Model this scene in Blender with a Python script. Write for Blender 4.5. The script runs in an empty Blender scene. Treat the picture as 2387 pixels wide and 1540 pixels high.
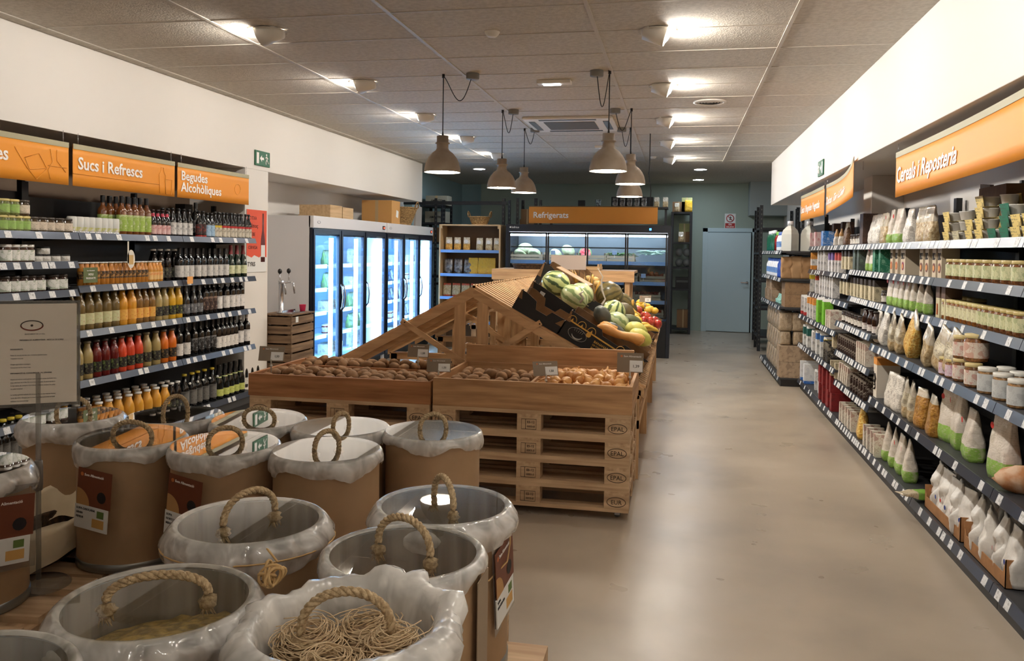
import bpy, math, random
from math import sin, cos, pi, radians as R
from mathutils import Vector as V, Matrix, noise as NZ
random.seed(7)
S = bpy.context.scene
COL = S.collection
# ---------------------------------------------------------------- camera
CAMH = 1.58
YAW = R(11.384); PITCH = R(1.6); ROLL = 0.0150
F_PX = 1930.0; CY = 636.07
cd = bpy.data.cameras.new('camera'); cam = bpy.data.objects.new('camera', cd); COL.objects.link(cam)
r0 = V((cos(YAW), sin(YAW), 0)); f0 = V((-sin(YAW), cos(YAW), 0)); u0 = V((0, 0, 1))
fw = f0*cos(PITCH) - u0*sin(PITCH); up = u0*cos(PITCH) + f0*sin(PITCH)
rr = r0*cos(ROLL) + up*sin(ROLL); uu = up*cos(ROLL) - r0*sin(ROLL)
cam.matrix_world = Matrix(((rr.x, uu.x, -fw.x, 0), (rr.y, uu.y, -fw.y, 0), (rr.z, uu.z, -fw.z, CAMH), (0, 0, 0, 1)))
cd.sensor_fit = 'HORIZONTAL'; cd.sensor_width = 36; cd.lens = F_PX/2387*36
cd.shift_x = 0; cd.shift_y = -(770-CY)/2387
cd.clip_start = .02; cd.clip_end = 60
S.camera = cam
# ---------------------------------------------------------------- world, exposure
w = bpy.data.worlds.new('world'); S.world = w; w.use_nodes = True
w.node_tree.nodes['Background'].inputs[0].default_value = (.5, .6, .7, 1)
w.node_tree.nodes['Background'].inputs[1].default_value = .3
S.view_settings.view_transform = 'Standard'; S.view_settings.look = 'None'
S.view_settings.exposure = 2.5; S.view_settings.gamma = 1; S.view_settings.use_curve_mapping = False
LUM_R = 112.0; LUM_L = 56.0; PEND = 14.0; TUBE = 9.0; DOWN = 20.0; LEDB = 15.0
# ---------------------------------------------------------------- materials
def lin(c):
    return tuple(((v/255)/12.92 if v <= 10 else (((v/255)+.055)/1.055)**2.4) for v in c[:3]) + (1,)
MC = {}
def mat(name, col=(200, 200, 200), rough=.5, metal=0, emit=0, col2=None, nscale=8, nvec=None, nmix=(.4, .6), bump=0, bscale=None, coat=0, rnd=0, spec=None, trans=0, det=4, ecol=None):
    if name in MC: return MC[name]
    m = bpy.data.materials.new(name); MC[name] = m; m.use_nodes = True
    nt = m.node_tree; N = nt.nodes; L = nt.links; b = N['Principled BSDF']
    b.inputs['Base Color'].default_value = lin(col); b.inputs['Roughness'].default_value = rough; b.inputs['Metallic'].default_value = metal
    if coat: b.inputs['Coat Weight'].default_value = coat; b.inputs['Coat Roughness'].default_value = .08
    if spec is not None: b.inputs['Specular IOR Level'].default_value = spec
    if trans: b.inputs['Transmission Weight'].default_value = trans
    if emit:
        b.inputs['Emission Color'].default_value = lin(ecol or col); b.inputs['Emission Strength'].default_value = emit
    m.diffuse_color = lin(col)
    if col2 or bump:
        tc = N.new('ShaderNodeTexCoord'); mp = N.new('ShaderNodeMapping'); L.new(tc.outputs['Object'], mp.inputs[0])
        if nvec: mp.inputs['Scale'].default_value = nvec
        nz = N.new('ShaderNodeTexNoise'); nz.inputs['Scale'].default_value = nscale; nz.inputs['Detail'].default_value = det; L.new(mp.outputs[0], nz.inputs['Vector'])
        if rnd:
            oi = N.new('ShaderNodeObjectInfo'); va = N.new('ShaderNodeVectorMath'); va.operation = 'MULTIPLY_ADD'
            L.new(tc.outputs['Object'], va.inputs[0]); va.inputs[1].default_value = (1, 1, 1); 
            cb = N.new('ShaderNodeMath'); cb.operation = 'MULTIPLY'; cb.inputs[1].default_value = 37; L.new(oi.outputs['Random'], cb.inputs[0]); L.new(cb.outputs[0], va.inputs[2]); L.new(va.outputs[0], mp.inputs[0])
        if col2:
            rp = N.new('ShaderNodeValToRGB'); rp.color_ramp.elements[0].position = nmix[0]; rp.color_ramp.elements[1].position = nmix[1]
            rp.color_ramp.elements[0].color = lin(col); rp.color_ramp.elements[1].color = lin(col2)
            L.new(nz.outputs['Fac'], rp.inputs[0]); L.new(rp.outputs[0], b.inputs['Base Color'])
        if bump:
            n2 = nz
            if bscale:
                n2 = N.new('ShaderNodeTexNoise'); n2.inputs['Scale'].default_value = bscale; n2.inputs['Detail'].default_value = 3; L.new(mp.outputs[0], n2.inputs['Vector'])
            bp = N.new('ShaderNodeBump'); bp.inputs['Strength'].default_value = bump; bp.inputs['Distance'].default_value = .01
            L.new(n2.outputs['Fac'], bp.inputs['Height']); L.new(bp.outputs[0], b.inputs['Normal'])
    return m
def print_mat(name, col, ink, scale=60, thr=.56, rough=.5, bump=0):
    """paper printed with small marks of ink"""
    if name in MC: return MC[name]
    m = mat(name, col, rough); nt = m.node_tree; N = nt.nodes; L = nt.links; b = N['Principled BSDF']
    tc = N.new('ShaderNodeTexCoord'); sp = N.new('ShaderNodeSeparateXYZ'); L.new(tc.outputs['Object'], sp.inputs[0])
    def mth(op, a_, b_):
        n = N.new('ShaderNodeMath'); n.operation = op
        for i, q in enumerate((a_, b_)):
            if isinstance(q, (int, float)): n.inputs[i].default_value = q
            elif q is not None: L.new(q, n.inputs[i])
        return n.outputs[0]
    line = mth('LESS_THAN', mth('FRACT', mth('MULTIPLY', sp.outputs[2], 2.0*scale), 0), .5)
    nz = N.new('ShaderNodeTexNoise'); nz.inputs['Scale'].default_value = scale*2.2; nz.inputs['Detail'].default_value = 1; L.new(tc.outputs['Object'], nz.inputs['Vector'])
    txt = mth('MULTIPLY', line, mth('MULTIPLY', mth('GREATER_THAN', nz.outputs['Fac'], .5), .55))
    n3 = N.new('ShaderNodeTexNoise'); n3.inputs['Scale'].default_value = scale*.42; n3.inputs['Detail'].default_value = 0; L.new(tc.outputs['Object'], n3.inputs['Vector'])
    blob = mth('MULTIPLY', mth('GREATER_THAN', n3.outputs['Fac'], thr+.03), .5)
    area = N.new('ShaderNodeTexNoise'); area.inputs['Scale'].default_value = scale*.5; area.inputs['Detail'].default_value = 0; L.new(tc.outputs['Object'], area.inputs['Vector'])
    fac = mth('MAXIMUM', blob, mth('MULTIPLY', txt, mth('GREATER_THAN', area.outputs['Fac'], .45)))
    rp = N.new('ShaderNodeMix'); rp.data_type = 'RGBA'; L.new(fac, rp.inputs[0]); rp.inputs[6].default_value = lin(col); rp.inputs[7].default_value = lin(ink); L.new(rp.outputs[2], b.inputs['Base Color'])
    if bump:
        n2 = N.new('ShaderNodeTexNoise'); n2.inputs['Scale'].default_value = 26; n2.inputs['Detail'].default_value = 3; L.new(tc.outputs['Object'], n2.inputs['Vector'])
        bp = N.new('ShaderNodeBump'); bp.inputs['Strength'].default_value = bump; bp.inputs['Distance'].default_value = .02; L.new(n2.outputs['Fac'], bp.inputs['Height']); L.new(bp.outputs[0], b.inputs['Normal'])
    return m
def clear_mat(name, tint=(235, 240, 240), ior=1.5, rough=.03, haze=0.0, hazecol=(200, 200, 200), bump=0, bscale=30, boost=0.0, zs=.6):
    """thin clear sheet: see-through plus a fresnel reflection plus a little milky plastic"""
    if name in MC: return MC[name]
    m = bpy.data.materials.new(name); MC[name] = m; m.use_nodes = True; nt = m.node_tree; N = nt.nodes; L = nt.links
    N.remove(N['Principled BSDF']); out = N['Material Output']
    t = N.new('ShaderNodeBsdfTransparent'); t.inputs[0].default_value = lin(tint)
    g = N.new('ShaderNodeBsdfGlossy'); g.inputs['Roughness'].default_value = rough; g.inputs[0].default_value = (1, 1, 1, 1)
    fr = N.new('ShaderNodeFresnel'); ge = N.new('ShaderNodeNewGeometry'); io = N.new('ShaderNodeMapRange')
    io.inputs[3].default_value = ior; io.inputs[4].default_value = 1/ior; L.new(ge.outputs['Backfacing'], io.inputs[0]); L.new(io.outputs[0], fr.inputs[0])
    fac = fr.outputs[0]
    if boost:
        ma = N.new('ShaderNodeValToRGB'); e = ma.color_ramp.elements; e[0].position = .1; e[0].color = (.03, .03, .03, 1); e[1].position = .36; e[1].color = (boost, boost, boost, 1)
        x = e.new(.2); x.color = (.11, .11, .11, 1); x = e.new(.29); x.color = (boost*.8, boost*.8, boost*.8, 1); L.new(fac, ma.inputs[0]); fac = ma.outputs[0]
    base = t.outputs[0]
    if haze:
        d = N.new('ShaderNodeBsdfDiffuse'); d.inputs[0].default_value = lin(hazecol)
        tl = N.new('ShaderNodeBsdfTranslucent'); tl.inputs[0].default_value = lin(hazecol)
        ad = N.new('ShaderNodeMixShader'); ad.inputs[0].default_value = .25; L.new(d.outputs[0], ad.inputs[1]); L.new(tl.outputs[0], ad.inputs[2])
        mx = N.new('ShaderNodeMixShader'); L.new(t.outputs[0], mx.inputs[1]); L.new(ad.outputs[0], mx.inputs[2]); mx.inputs[0].default_value = haze
        if bump:
            tc = N.new('ShaderNodeTexCoord'); nz = N.new('ShaderNodeTexNoise'); nz.inputs['Scale'].default_value = bscale; nz.inputs['Detail'].default_value = 2.5; nz.inputs['Roughness'].default_value = .4; nz.inputs['Distortion'].default_value = .5
            mpg = N.new('ShaderNodeMapping'); mpg.inputs['Scale'].default_value = (1, 1, zs)
            L.new(tc.outputs['Object'], mpg.inputs[0]); L.new(mpg.outputs[0], nz.inputs['Vector'])
            mr = N.new('ShaderNodeMapRange'); mr.inputs[1].default_value = .38; mr.inputs[2].default_value = .62; mr.inputs[3].default_value = haze*.62; mr.inputs[4].default_value = min(1, haze*1.3)  # uneven milkiness; its whiter patches paint highlights onto the bag folds
            L.new(nz.outputs['Fac'], mr.inputs[0]); L.new(mr.outputs[0], mx.inputs[0])
            bp = N.new('ShaderNodeBump'); bp.inputs['Strength'].default_value = bump; bp.inputs['Distance'].default_value = .02
            L.new(nz.outputs['Fac'], bp.inputs['Height'])
            for q in (d, g): L.new(bp.outputs[0], q.inputs['Normal'])
        base = mx.outputs[0]
    f = N.new('ShaderNodeMixShader'); L.new(fac, f.inputs[0]); L.new(base, f.inputs[1]); L.new(g.outputs[0], f.inputs[2]); L.new(f.outputs[0], out.inputs[0])
    return m
def wood(name, a, b, axis, sc=1.0, rough=.65):
    v = {'x': (1.2, 14, 14), 'y': (14, 1.2, 14), 'z': (14, 14, 1.2)}[axis]
    return mat(name+'_'+axis, a, rough, col2=b, nscale=2.2*sc, nvec=v, nmix=(.3, .72), bump=.12, rnd=1, det=6)
# ---------------------------------------------------------------- mesh building
class MB:
    def __init__(s): s.v = []; s.f = []; s.m = []; s.sm = []; s.mats = []
    def mi(s, m):
        if m not in s.mats: s.mats.append(m)
        return s.mats.index(m)
    def add(s, vs, fs, m, smooth=False, T=None):
        o = len(s.v); i = s.mi(m)
        for p in vs:
            p = V(p)
            s.v.append(T @ p if T else p)
        for f in fs: s.f.append([o+k for k in f]); s.m.append(i); s.sm.append(smooth)
        return s
    def box(s, x0, x1, y0, y1, z0, z1, m, T=None, bev=0):
        vs = [(x, y, z) for z in (z0, z1) for y in (y0, y1) for x in (x0, x1)]
        return s.add(vs, [(0, 2, 3, 1), (4, 5, 7, 6), (0, 1, 5, 4), (2, 6, 7, 3), (0, 4, 6, 2), (1, 3, 7, 5)], m, False, T)
    def prism(s, pts, d, m, T=None, smooth=False):
        """polygon pts in (a,b) as x,z ; extruded in y over d=(y0,y1)"""
        n = len(pts); vs = [(p[0], d[0], p[1]) for p in pts]+[(p[0], d[1], p[1]) for p in pts]
        fs = [tuple(range(n)), tuple(range(2*n-1, n-1, -1))]+[(i, i+n, (i+1) % n+n, (i+1) % n) for i in range(n)]
        return s.add(vs, fs, m, smooth, T)
    def lathe(s, prof, m, seg=16, T=None, caps=True, a0=0, a1=2*pi, smooth=True, wob=None):
        full = abs(a1-a0-2*pi) < 1e-6; n = seg if full else seg+1; vs = []
        for r, z in prof:
            for k in range(n):
                a = a0+(a1-a0)*k/seg; q = r
                if wob: q, z2 = wob(r, z, a)
                else: z2 = z
                vs.append((q*cos(a), q*sin(a), z2))
        fs = []
        for i in range(len(prof)-1):
            for k in range(seg):
                k2 = (k+1) % n if full else k+1
                fs.append((i*n+k, i*n+k2, (i+1)*n+k2, (i+1)*n+k))
        s.add(vs, fs, m, smooth, T)
        if caps and full:
            o = len(s.v)-len(vs)
            if prof[0][0] > 1e-5: s.f.append([o+k for k in range(n)][::-1]); s.m.append(s.mi(m)); s.sm.append(False)
            if prof[-1][0] > 1e-5: s.f.append([o+(len(prof)-1)*n+k for k in range(n)]); s.m.append(s.mi(m)); s.sm.append(False)
        return s
    def tube(s, pts, r, m, seg=6, T=None, closed=False):
        pts = [V(p) for p in pts]; n = len(pts); vs = []; rs = r if isinstance(r, (list, tuple)) else [r]*n
        ref = None
        for i, p in enumerate(pts):
            a = pts[i-1] if i else (pts[-1] if closed else p); b = pts[(i+1) % n] if (i < n-1 or closed) else p
            t = (b-a).normalized() if (b-a).length > 1e-9 else V((0, 0, 1))
            if ref is None: ref = V((0, 0, 1)) if abs(t.z) < .9 else V((1, 0, 0))
            e = t.cross(ref); 
            if e.length < 1e-6: e = t.orthogonal()
            e.normalize(); g = e.cross(t).normalized(); ref = g
            for k in range(seg):
                c = 2*pi*k/seg; vs.append(p+(e*cos(c)+g*sin(c))*rs[i])
        fs = []
        for i in range(n if closed else n-1):
            j = (i+1) % n
            for k in range(seg): fs.append((i*seg+k, i*seg+(k+1) % seg, j*seg+(k+1) % seg, j*seg+k))
        if not closed: fs += [tuple(range(seg))[::-1], tuple((n-1)*seg+k for k in range(seg))]
        return s.add(vs, fs, m, True, T)
    def ball(s, r, m, T=None, seg=14, rings=9, lump=0, seed=0, pw=1):
        sc = r if isinstance(r, (tuple, list)) else (r, r, r); vs = []
        for i in range(rings+1):
            ph = pi*i/rings
            for k in range(seg):
                a = 2*pi*k/seg; d = V((sin(ph)*cos(a), sin(ph)*sin(a), cos(ph)))
                q = 1+(lump*NZ.noise(d*2.1+V((seed*3.7, seed, 0))) if lump else 0)
                vs.append((d.x*sc[0]*q, d.y*sc[1]*q, d.z*sc[2]*q))
        fs = [(i*seg+k, (i+1)*seg+k, (i+1)*seg+(k+1) % seg, i*seg+(k+1) % seg) for i in range(rings) for k in range(seg)]
        return s.add(vs, fs, m, True, T)
    def me(s, name):
        me = bpy.data.meshes.new(name); me.from_pydata([tuple(p) for p in s.v], [], s.f)
        for m in s.mats: me.materials.append(m)
        me.polygons.foreach_set('material_index', s.m); me.polygons.foreach_set('use_smooth', s.sm); me.update()
        return me
    def build(s, name, parent=None, bevel=0, loc=None, rot=None):
        o = bpy.data.objects.new(name, s.me(name)); COL.objects.link(o)
        if parent: o.parent = parent
        if loc: o.location = loc
        if rot: o.rotation_euler = rot
        if bevel:
            b = o.modifiers.new('bevel', 'BEVEL'); b.width = bevel; b.segments = 2; b.limit_method = 'ANGLE'
        return o
def tag(o, label=None, cat=None, group=None, kind=None):
    if label: o['label'] = label
    if cat: o['category'] = cat
    if group: o['group'] = group
    if kind: o['kind'] = kind
    return o
def empty(name, loc=(0, 0, 0), rz=0, label=None, cat=None, group=None, rot=None):
    o = bpy.data.objects.new(name, None); COL.objects.link(o); o.location = loc; o.rotation_euler = rot or (0, 0, rz); o.empty_display_size = .05
    return tag(o, label, cat, group)
def copy_tree(o, parent=None):
    c = o.copy(); COL.objects.link(c); c.parent = parent
    for ch in KIDS(o): copy_tree(ch, c)
    return c
def KIDS(o): return list(o.children)
def struct(name, mb, bevel=0): return tag(mb.build(name, bevel=bevel), kind='structure')
def text(s, size, T, m, parent=None, name='lettering', bold=.012, align='LEFT', sx=1.0, ex=.0008):
    c = bpy.data.curves.new('t', 'FONT'); c.body = s; c.size = size; c.offset = bold*size; c.extrude = ex; c.align_x = align; c.resolution_u = 2
    o = bpy.data.objects.new('t', c); COL.objects.link(o)
    me = bpy.data.meshes.new_from_object(o); bpy.data.objects.remove(o); bpy.data.curves.remove(c)
    me.transform(T @ Matrix.Diagonal((sx, 1, 1, 1)) if sx != 1 else T); me.materials.clear(); me.materials.append(m)
    ob = bpy.data.objects.new(name, me); COL.objects.link(ob)
    if parent: ob.parent = parent
    return ob
def frame(o, xa, ya):
    xa = V(xa).normalized(); ya = V(ya).normalized(); z = xa.cross(ya).normalized(); ya = z.cross(xa); o = V(o)
    return Matrix(((xa.x, ya.x, z.x, o.x), (xa.y, ya.y, z.y, o.y), (xa.z, ya.z, z.z, o.z), (0, 0, 0, 1)))
def TR(x, y, z): return Matrix.Translation((x, y, z))
def RZ(a): return Matrix.Rotation(a, 4, 'Z')
def RX(a): return Matrix.Rotation(a, 4, 'X')
def RY(a): return Matrix.Rotation(a, 4, 'Y')
ORD = ['first', 'second', 'third', 'fourth', 'fifth', 'sixth', 'seventh', 'eighth', 'ninth', 'tenth', 'eleventh', 'twelfth', 'thirteenth', 'fourteenth', 'fifteenth', 'sixteenth', 'seventeenth', 'eighteenth', 'nineteenth', 'twentieth']
# common materials
white_wall = mat('wall_paint', (226, 221, 214), .8, bump=.03, nscale=60)
teal_wall = mat('back_paint', (156, 168, 156), .85, bump=.03, nscale=40)
ceil_m = mat('ceiling_tile', (198, 190, 178), .9, col2=(184, 176, 164), nscale=30, bump=.35, bscale=90)
black = mat('black_metal', (22, 22, 24), .45); blackp = mat('black_plastic', (15, 15, 16), .35)
slate = mat('slate_strip', (74, 80, 92), .28, metal=.5); shelf_g = mat('shelf_grey', (62, 62, 64), .5, metal=.2)
white = mat('white_paint', (232, 234, 238), .4); paper = mat('paper', (225, 225, 222), .7); chrome = mat('chrome', (200, 200, 205), .18, metal=1)
orange = mat('sign_orange', (232, 150, 48), .45, spec=.3); sign_white = mat('sign_white', (245, 240, 235), .6)
kraft = mat('kraft', (150, 124, 94), .75, col2=(138, 112, 84), nscale=14, bump=.04); kraft_d = mat('kraft_dark', (112, 84, 56), .8, col2=(98, 72, 48), nscale=12)
rope_m = mat('rope', (206, 182, 144), .85, col2=(170, 144, 108), nscale=120, bump=.5)
PW = dict(a=(178, 138, 92), b=(138, 100, 62)); pal = {k: wood('pallet_wood', (214, 182, 144), (168, 134, 100), k) for k in 'xyz'}
crate = {k: wood('crate_wood', (198, 154, 108), (150, 108, 70), k) for k in 'xyz'}
redw = {k: wood('reddish_wood', (182, 126, 80), (134, 86, 50), k) for k in 'xyz'}
pine = {k: wood('pine', (214, 182, 138), (180, 146, 104), k) for k in 'xyz'}
oldw = {k: wood('old_crate_wood', (140, 112, 84), (86, 64, 46), k) for k in 'xyz'}
# ---------------------------------------------------------------- room shell
ZC = 2.97; YB = 17.15
def floor_mat():
    m = mat('polished_concrete', (176, 158, 138), .3); nt = m.node_tree; N = nt.nodes; L = nt.links; b = N['Principled BSDF']
    tc = N.new('ShaderNodeTexCoord')
    def nz(s, d, vec=None):
        n = N.new('ShaderNodeTexNoise'); n.inputs['Scale'].default_value = s; n.inputs['Detail'].default_value = d; L.new(tc.outputs['Object'], n.inputs['Vector']); return n
    a = nz(.9, 5); c = nz(3, 3)
    rp = N.new('ShaderNodeValToRGB'); e = rp.color_ramp.elements; e[0].position = .32; e[0].color = lin((150, 138, 124)); e[1].position = .7; e[1].color = lin((184, 170, 152))
    x = e.new(.5); x.color = lin((170, 156, 138)); L.new(a.outputs['Fac'], rp.inputs[0])
    r2 = N.new('ShaderNodeValToRGB'); r2.color_ramp.elements[0].position = .25; r2.color_ramp.elements[0].color = (.98, .98, .98, 1); r2.color_ramp.elements[1].position = .65; r2.color_ramp.elements[1].color = (1, 1, 1, 1)
    L.new(c.outputs['Fac'], r2.inputs[0]); mx = N.new('ShaderNodeMix'); mx.data_type = 'RGBA'; mx.blend_type = 'MULTIPLY'; mx.inputs[0].default_value = 1
    L.new(rp.outputs[0], b.inputs['Base Color'])
    mr = N.new('ShaderNodeMapRange'); mr.inputs[3].default_value = .2; mr.inputs[4].default_value = .42; L.new(c.outputs['Fac'], mr.inputs[0]); L.new(mr.outputs[0], b.inputs['Roughness'])
    bp = N.new('ShaderNodeBump'); bp.inputs['Strength'].default_value = .06; bp.inputs['Distance'].default_value = .02; L.new(a.outputs['Fac'], bp.inputs['Height']); L.new(bp.outputs[0], b.inputs['Normal'])
    return m
struct('floor', MB().box(-5.2, 2.5, -4, 17.6, -.1, 0, floor_mat()))
struct('ceiling', MB().box(-5.2, 2.5, -4, 17.6, ZC, ZC+.1, ceil_m))
bar = mat('ceiling_bar', (190, 182, 170), .6)
g = MB()
for k in range(-1, 5):
    x = .63-1.17*k
    if -4.15 < x < 1.35: g.box(x-.012, x+.012, -4, 13.1, ZC-.006, ZC+.002, bar)
y = -3.5
while y < 13.1: g.box(-4.15, 1.36, y-.006, y+.006, ZC-.004, ZC+.002, bar); y += .585
struct('trim_1', g)
dark_wall = mat('wall_brown', (112, 92, 74), .8, bump=.03, nscale=50)
struct('wall_left', MB().box(-4.9, -4.75, -4, 7.5, 0, ZC, dark_wall).box(-4.9, -4.75, 7.5, 17.3, 0, ZC, white_wall))
struct('wall_right', MB().box(2.02, 2.2, -4, 17.3, 0, ZC, white_wall))
struct('wall_front', MB().box(-5, 2.3, -4.1, -4, 0, ZC, white_wall))
struct('wall_back', MB().box(-4.15, 2.3, YB, YB+.2, 0, ZC, teal_wall).box(-4.9, -4.15, YB+.12, YB+.3, 0, ZC, mat('back_paint_cool', (146, 172, 176), .85)))
struct('wall_back_left', MB().box(-4.75, -4.6, 13.9, YB+.12, 0, ZC, MC['back_paint_cool']))
struct('beam_back', MB().box(1.33, 2.02, YB-.5, YB, 2.32, ZC, mat('panel_cool', (150, 158, 156), .8)))
struct('soffit_left', MB().box(-4.75, -4.15, -4, 13.05, 2.34, ZC, white_wall), .004)
struct('soffit_right', MB().box(1.36, 2.02, -4, 13.2, 2.32, ZC, white_wall), .004)
struct('pillar_left', MB().box(-4.75, -4.15, 7.40, 7.86, 0, 2.34, white_wall), .004)
struct('pillar_right', MB().box(1.74, 2.02, 8.2, 8.55, 0, 2.32, white_wall), .004)
# door
dm = mat('door_paint', (186, 206, 212), .5)
d = empty('door_1', (.56, YB, 0)); tag(d, kind='structure')
fr = MB(); fr.box(-.1, 0, -.04, .01, 0, 2.08, dm).box(.86, .96, -.04, .01, 0, 2.08, dm).box(-.1, .96, -.04, .01, 2.0, 2.08, dm); fr.build('door_frame', d, .004)
lf = MB(); lf.box(0, .84, -.045, -.005, .01, 1.99, dm, T=RZ(R(-5))); leaf = lf.build('door_leaf', d, .003)
hd = MB(); T = RZ(R(-5)); hd.lathe([(.028, 0), (.028, .012), (.012, .014), (.012, .05)], chrome, 12, T@TR(.78, -.045, 1.0)@RX(pi/2)).box(.66, .79, -.1, -.085, .99, 1.01, chrome, T=T); hd.build('door_handle', leaf)
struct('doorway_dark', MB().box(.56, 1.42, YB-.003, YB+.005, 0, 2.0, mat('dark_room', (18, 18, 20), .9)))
# ---------------------------------------------------------------- ceiling fixtures
warm = (255, 249, 240)
lamp_r = mat('lamp_glow_bright', warm, .5, emit=LUM_R); lamp_l = mat('lamp_glow_soft', warm, .5, emit=LUM_L)
pend_e = mat('pendant_glow', (255, 243, 222), .5, emit=PEND); white_m = mat('lamp_white', (214, 208, 198), .5)
def head(side):
    e = lamp_r if side > 0 else lamp_l
    T = RY(side*R(109 if side > 0 else 107))
    r = empty('recessed_spotlight')
    MB().lathe([(.125, -.004), (.125, .0), (.1, .004), (.1, -.004)], white_m, 28, caps=False).build('trim_ring', r)
    MB().lathe([(.03, -.1), (.085, -.08), (.09, .066), (.083, .068), (.08, .04)], white_m, 28, TR(0, 0, .005)@T, caps=False).build('lamp_head', r)
    MB().lathe([(.08, .045), (.076, .058), (.062, .072), (.04, .083), (.0001, .09)], e, 24, TR(0, 0, .005)@T, caps=False).build('lens', r)
    return r
hr, hl = head(1), head(-1)
def lum(src, x, ys, lab, grp):
    for i, y in enumerate(ys):
        o = src if i == 0 else copy_tree(src)
        o.location = (x, y, ZC-.008); o.scale = (.94, .94, .94)
        tag(o, f'{lab}, '+['nearest', 'second nearest', 'middle', 'second farthest', 'farthest'][i]+' of five', 'spotlight', grp)
lum(hr, -.16, [5.3, 7.05, 8.8, 10.6, 12.45], 'white swivel ceiling spotlight glowing towards the right wall', 'ceiling spotlights turned to the right')
lum(hl, -2.62, [4.95, 6.6, 8.3, 10.0, 11.75], 'white swivel ceiling spotlight glowing towards the left wall', 'ceiling spotlights turned to the left')
def lum2(src, x, ys):
    for y in ys:
        o = copy_tree(src); o.location = (x, y, ZC-.008); o.scale = (.94, .94, .94)
        tag(o, 'white swivel ceiling spotlight of the same rows behind the viewer', 'spotlight', 'ceiling spotlights behind the viewer')
lum2(hr, -.16, [3.5, 1.75, 0, -1.75]); lum2(hl, -2.62, [3.3, 1.6, -.1, -1.8])
shade_m = mat('pendant_shade', (164, 150, 134), .55, col2=(142, 126, 108), nscale=4)
cable = mat('black_cable', (14, 14, 14), .6); cano = mat('canopy_grey', (120, 116, 108), .6)
def pendant(rim):
    r = empty('pendant_lamp')
    h = rim
    pr = [(.146, h), (.144, h+.03), (.132, h+.08), (.112, h+.12), (.083, h+.155), (.055, h+.175), (.047, h+.19), (.047, h+.225), (.058, h+.228), (.058, h+.236), (.047, h+.24), (.047, h+.29), (.0, h+.292)]
    MB().lathe(pr+[], shade_m, 32, caps=False).lathe([(.146, h), (.14, h+.001), (.14, h+.03), (.128, h+.08), (.108, h+.118), (.08, h+.15), (.001, h+.165)], white_m, 32, caps=False).build('lamp_shade', r)
    MB().lathe([(.0001, h+.012), (.138, h+.012)], pend_e, 32, caps=False).build('light_disc', r)
    MB().tube([(0, 0, h+.29), (0, 0, ZC-.02)], .004, cable, 8).lathe([(.01, h+.29), (.004, h+.33)], blackp, 8).lathe([(.012, ZC-.03), (.012, ZC)], blackp, 8).build('cord', r)
    return r
PL = [(-1.87, 6.4, 2.19, 1, .24, .12), (-1.75, 8.1, 2.195, 1, .11, .13), (-1.76, 9.35, 2.235, 1, .12, .1), (-.55, 6.42, 2.195, -1, .1, .16), (-.48, 8.15, 2.235, -1, .16, .12), (-.56, 9.4, 2.195, -1, .1, .12)]
PN = ['left row, nearest to the potato crates', 'left row, middle one', 'left row, farthest one', 'right row, nearest to the onion crate', 'right row, middle one', 'right row, farthest one']
for i, (x, y, h, s, dx, sag) in enumerate(PL):
    r = pendant(h); r.location = (x, y, 0)
    tag(r, 'dome pendant lamp of the '+PN[i]+' over the produce stand', 'lamp', 'pendant lamps over the produce stand')
    cx = s*dx; pts = []
    for t in range(17):
        u = t/16
        pts.append((cx*u+s*.0, .02*sin(pi*u), ZC-.012-.28*sin(pi*u)**1.2*(.5+.5*u)*sag/.13-(0 if t < 16 else -.0)))
    MB().tube(pts, .0035, cable, 6).build('swag_cord', r)
    MB().lathe([(.001, ZC-.045), (.05, ZC-.045), (.052, ZC-.04), (.052, ZC)], cano, 24, TR(cx, .0, 0), caps=False).build('canopy', r)
# extra cord on last right lamp, ceiling bits
c = MB().tube([(-.36, 9.9, ZC), (-.36, 9.9, 2.62), (-.37, 9.9, 2.5), (-.34, 9.9, 2.3), (-.35, 9.9, 2.12)], .006, cable, 6); 
tag(c.build('dangling_cable'), 'short black cable dangling beside the farthest right pendant lamp', 'cable')
# air conditioner cassette
a = empty('air_conditioner', (-1.17, 9.0, ZC)); tag(a, 'square white ceiling air conditioner cassette with dark slots', 'air conditioner')
MB().box(-.47, .47, -.47, .47, -.03, 0, white_m).build('panel', a, .01)
MB().box(-.27, .27, -.27, .27, -.035, -.029, mat('ac_grille', (96, 94, 88), .8)).build('grille', a)
for k in range(4):
    o = MB().box(-.3, .3, -.425, -.36, -.0335, -.0295, blackp).build('air_slot', a); o.rotation_euler[2] = k*pi/2
e = empty('emergency_light', (-1.03, 6.75, ZC)); tag(e, 'small white emergency light box on the ceiling between the pendants', 'emergency light')
MB().box(-.14, .14, -.05, .05, -.03, 0, white_m).build('housing', e, .006); MB().box(-.09, .05, -.03, .03, -.036, -.029, mat('cool_glow', (225, 238, 255), .5, emit=2.2)).build('lens', e)
e = empty('emergency_light', (-.98, 11.0, ZC)); tag(e, 'unlit white emergency light box behind the air conditioner', 'emergency light')
MB().box(-.14, .14, -.05, .05, -.03, 0, white_m).build('housing', e, .006); MB().box(-.09, .09, -.03, .03, -.036, -.029, white).build('lens', e)
v = empty('ceiling_vent', (.25, 7.87, ZC)); tag(v, 'round white ceiling air vent with concentric rings', 'vent')
MB().lathe([(.15, 0), (.15, -.008), (.12, -.014), (.115, 0)], white_m, 32, caps=False).build('frame', v)
q = MB(); [q.lathe([(x, -.012), (x+.018, -.004)], white_m, 28, caps=False) for x in (.02, .045, .07, .095)]; q.build('ring_blades', v)
MB().lathe([(.0001, -.001), (.12, -.001)], mat('dark_room', (18, 18, 20)), 24, caps=False).build('opening', v)
dg = mat('downlight_glow', (225, 240, 255), .5, emit=DOWN)
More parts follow.
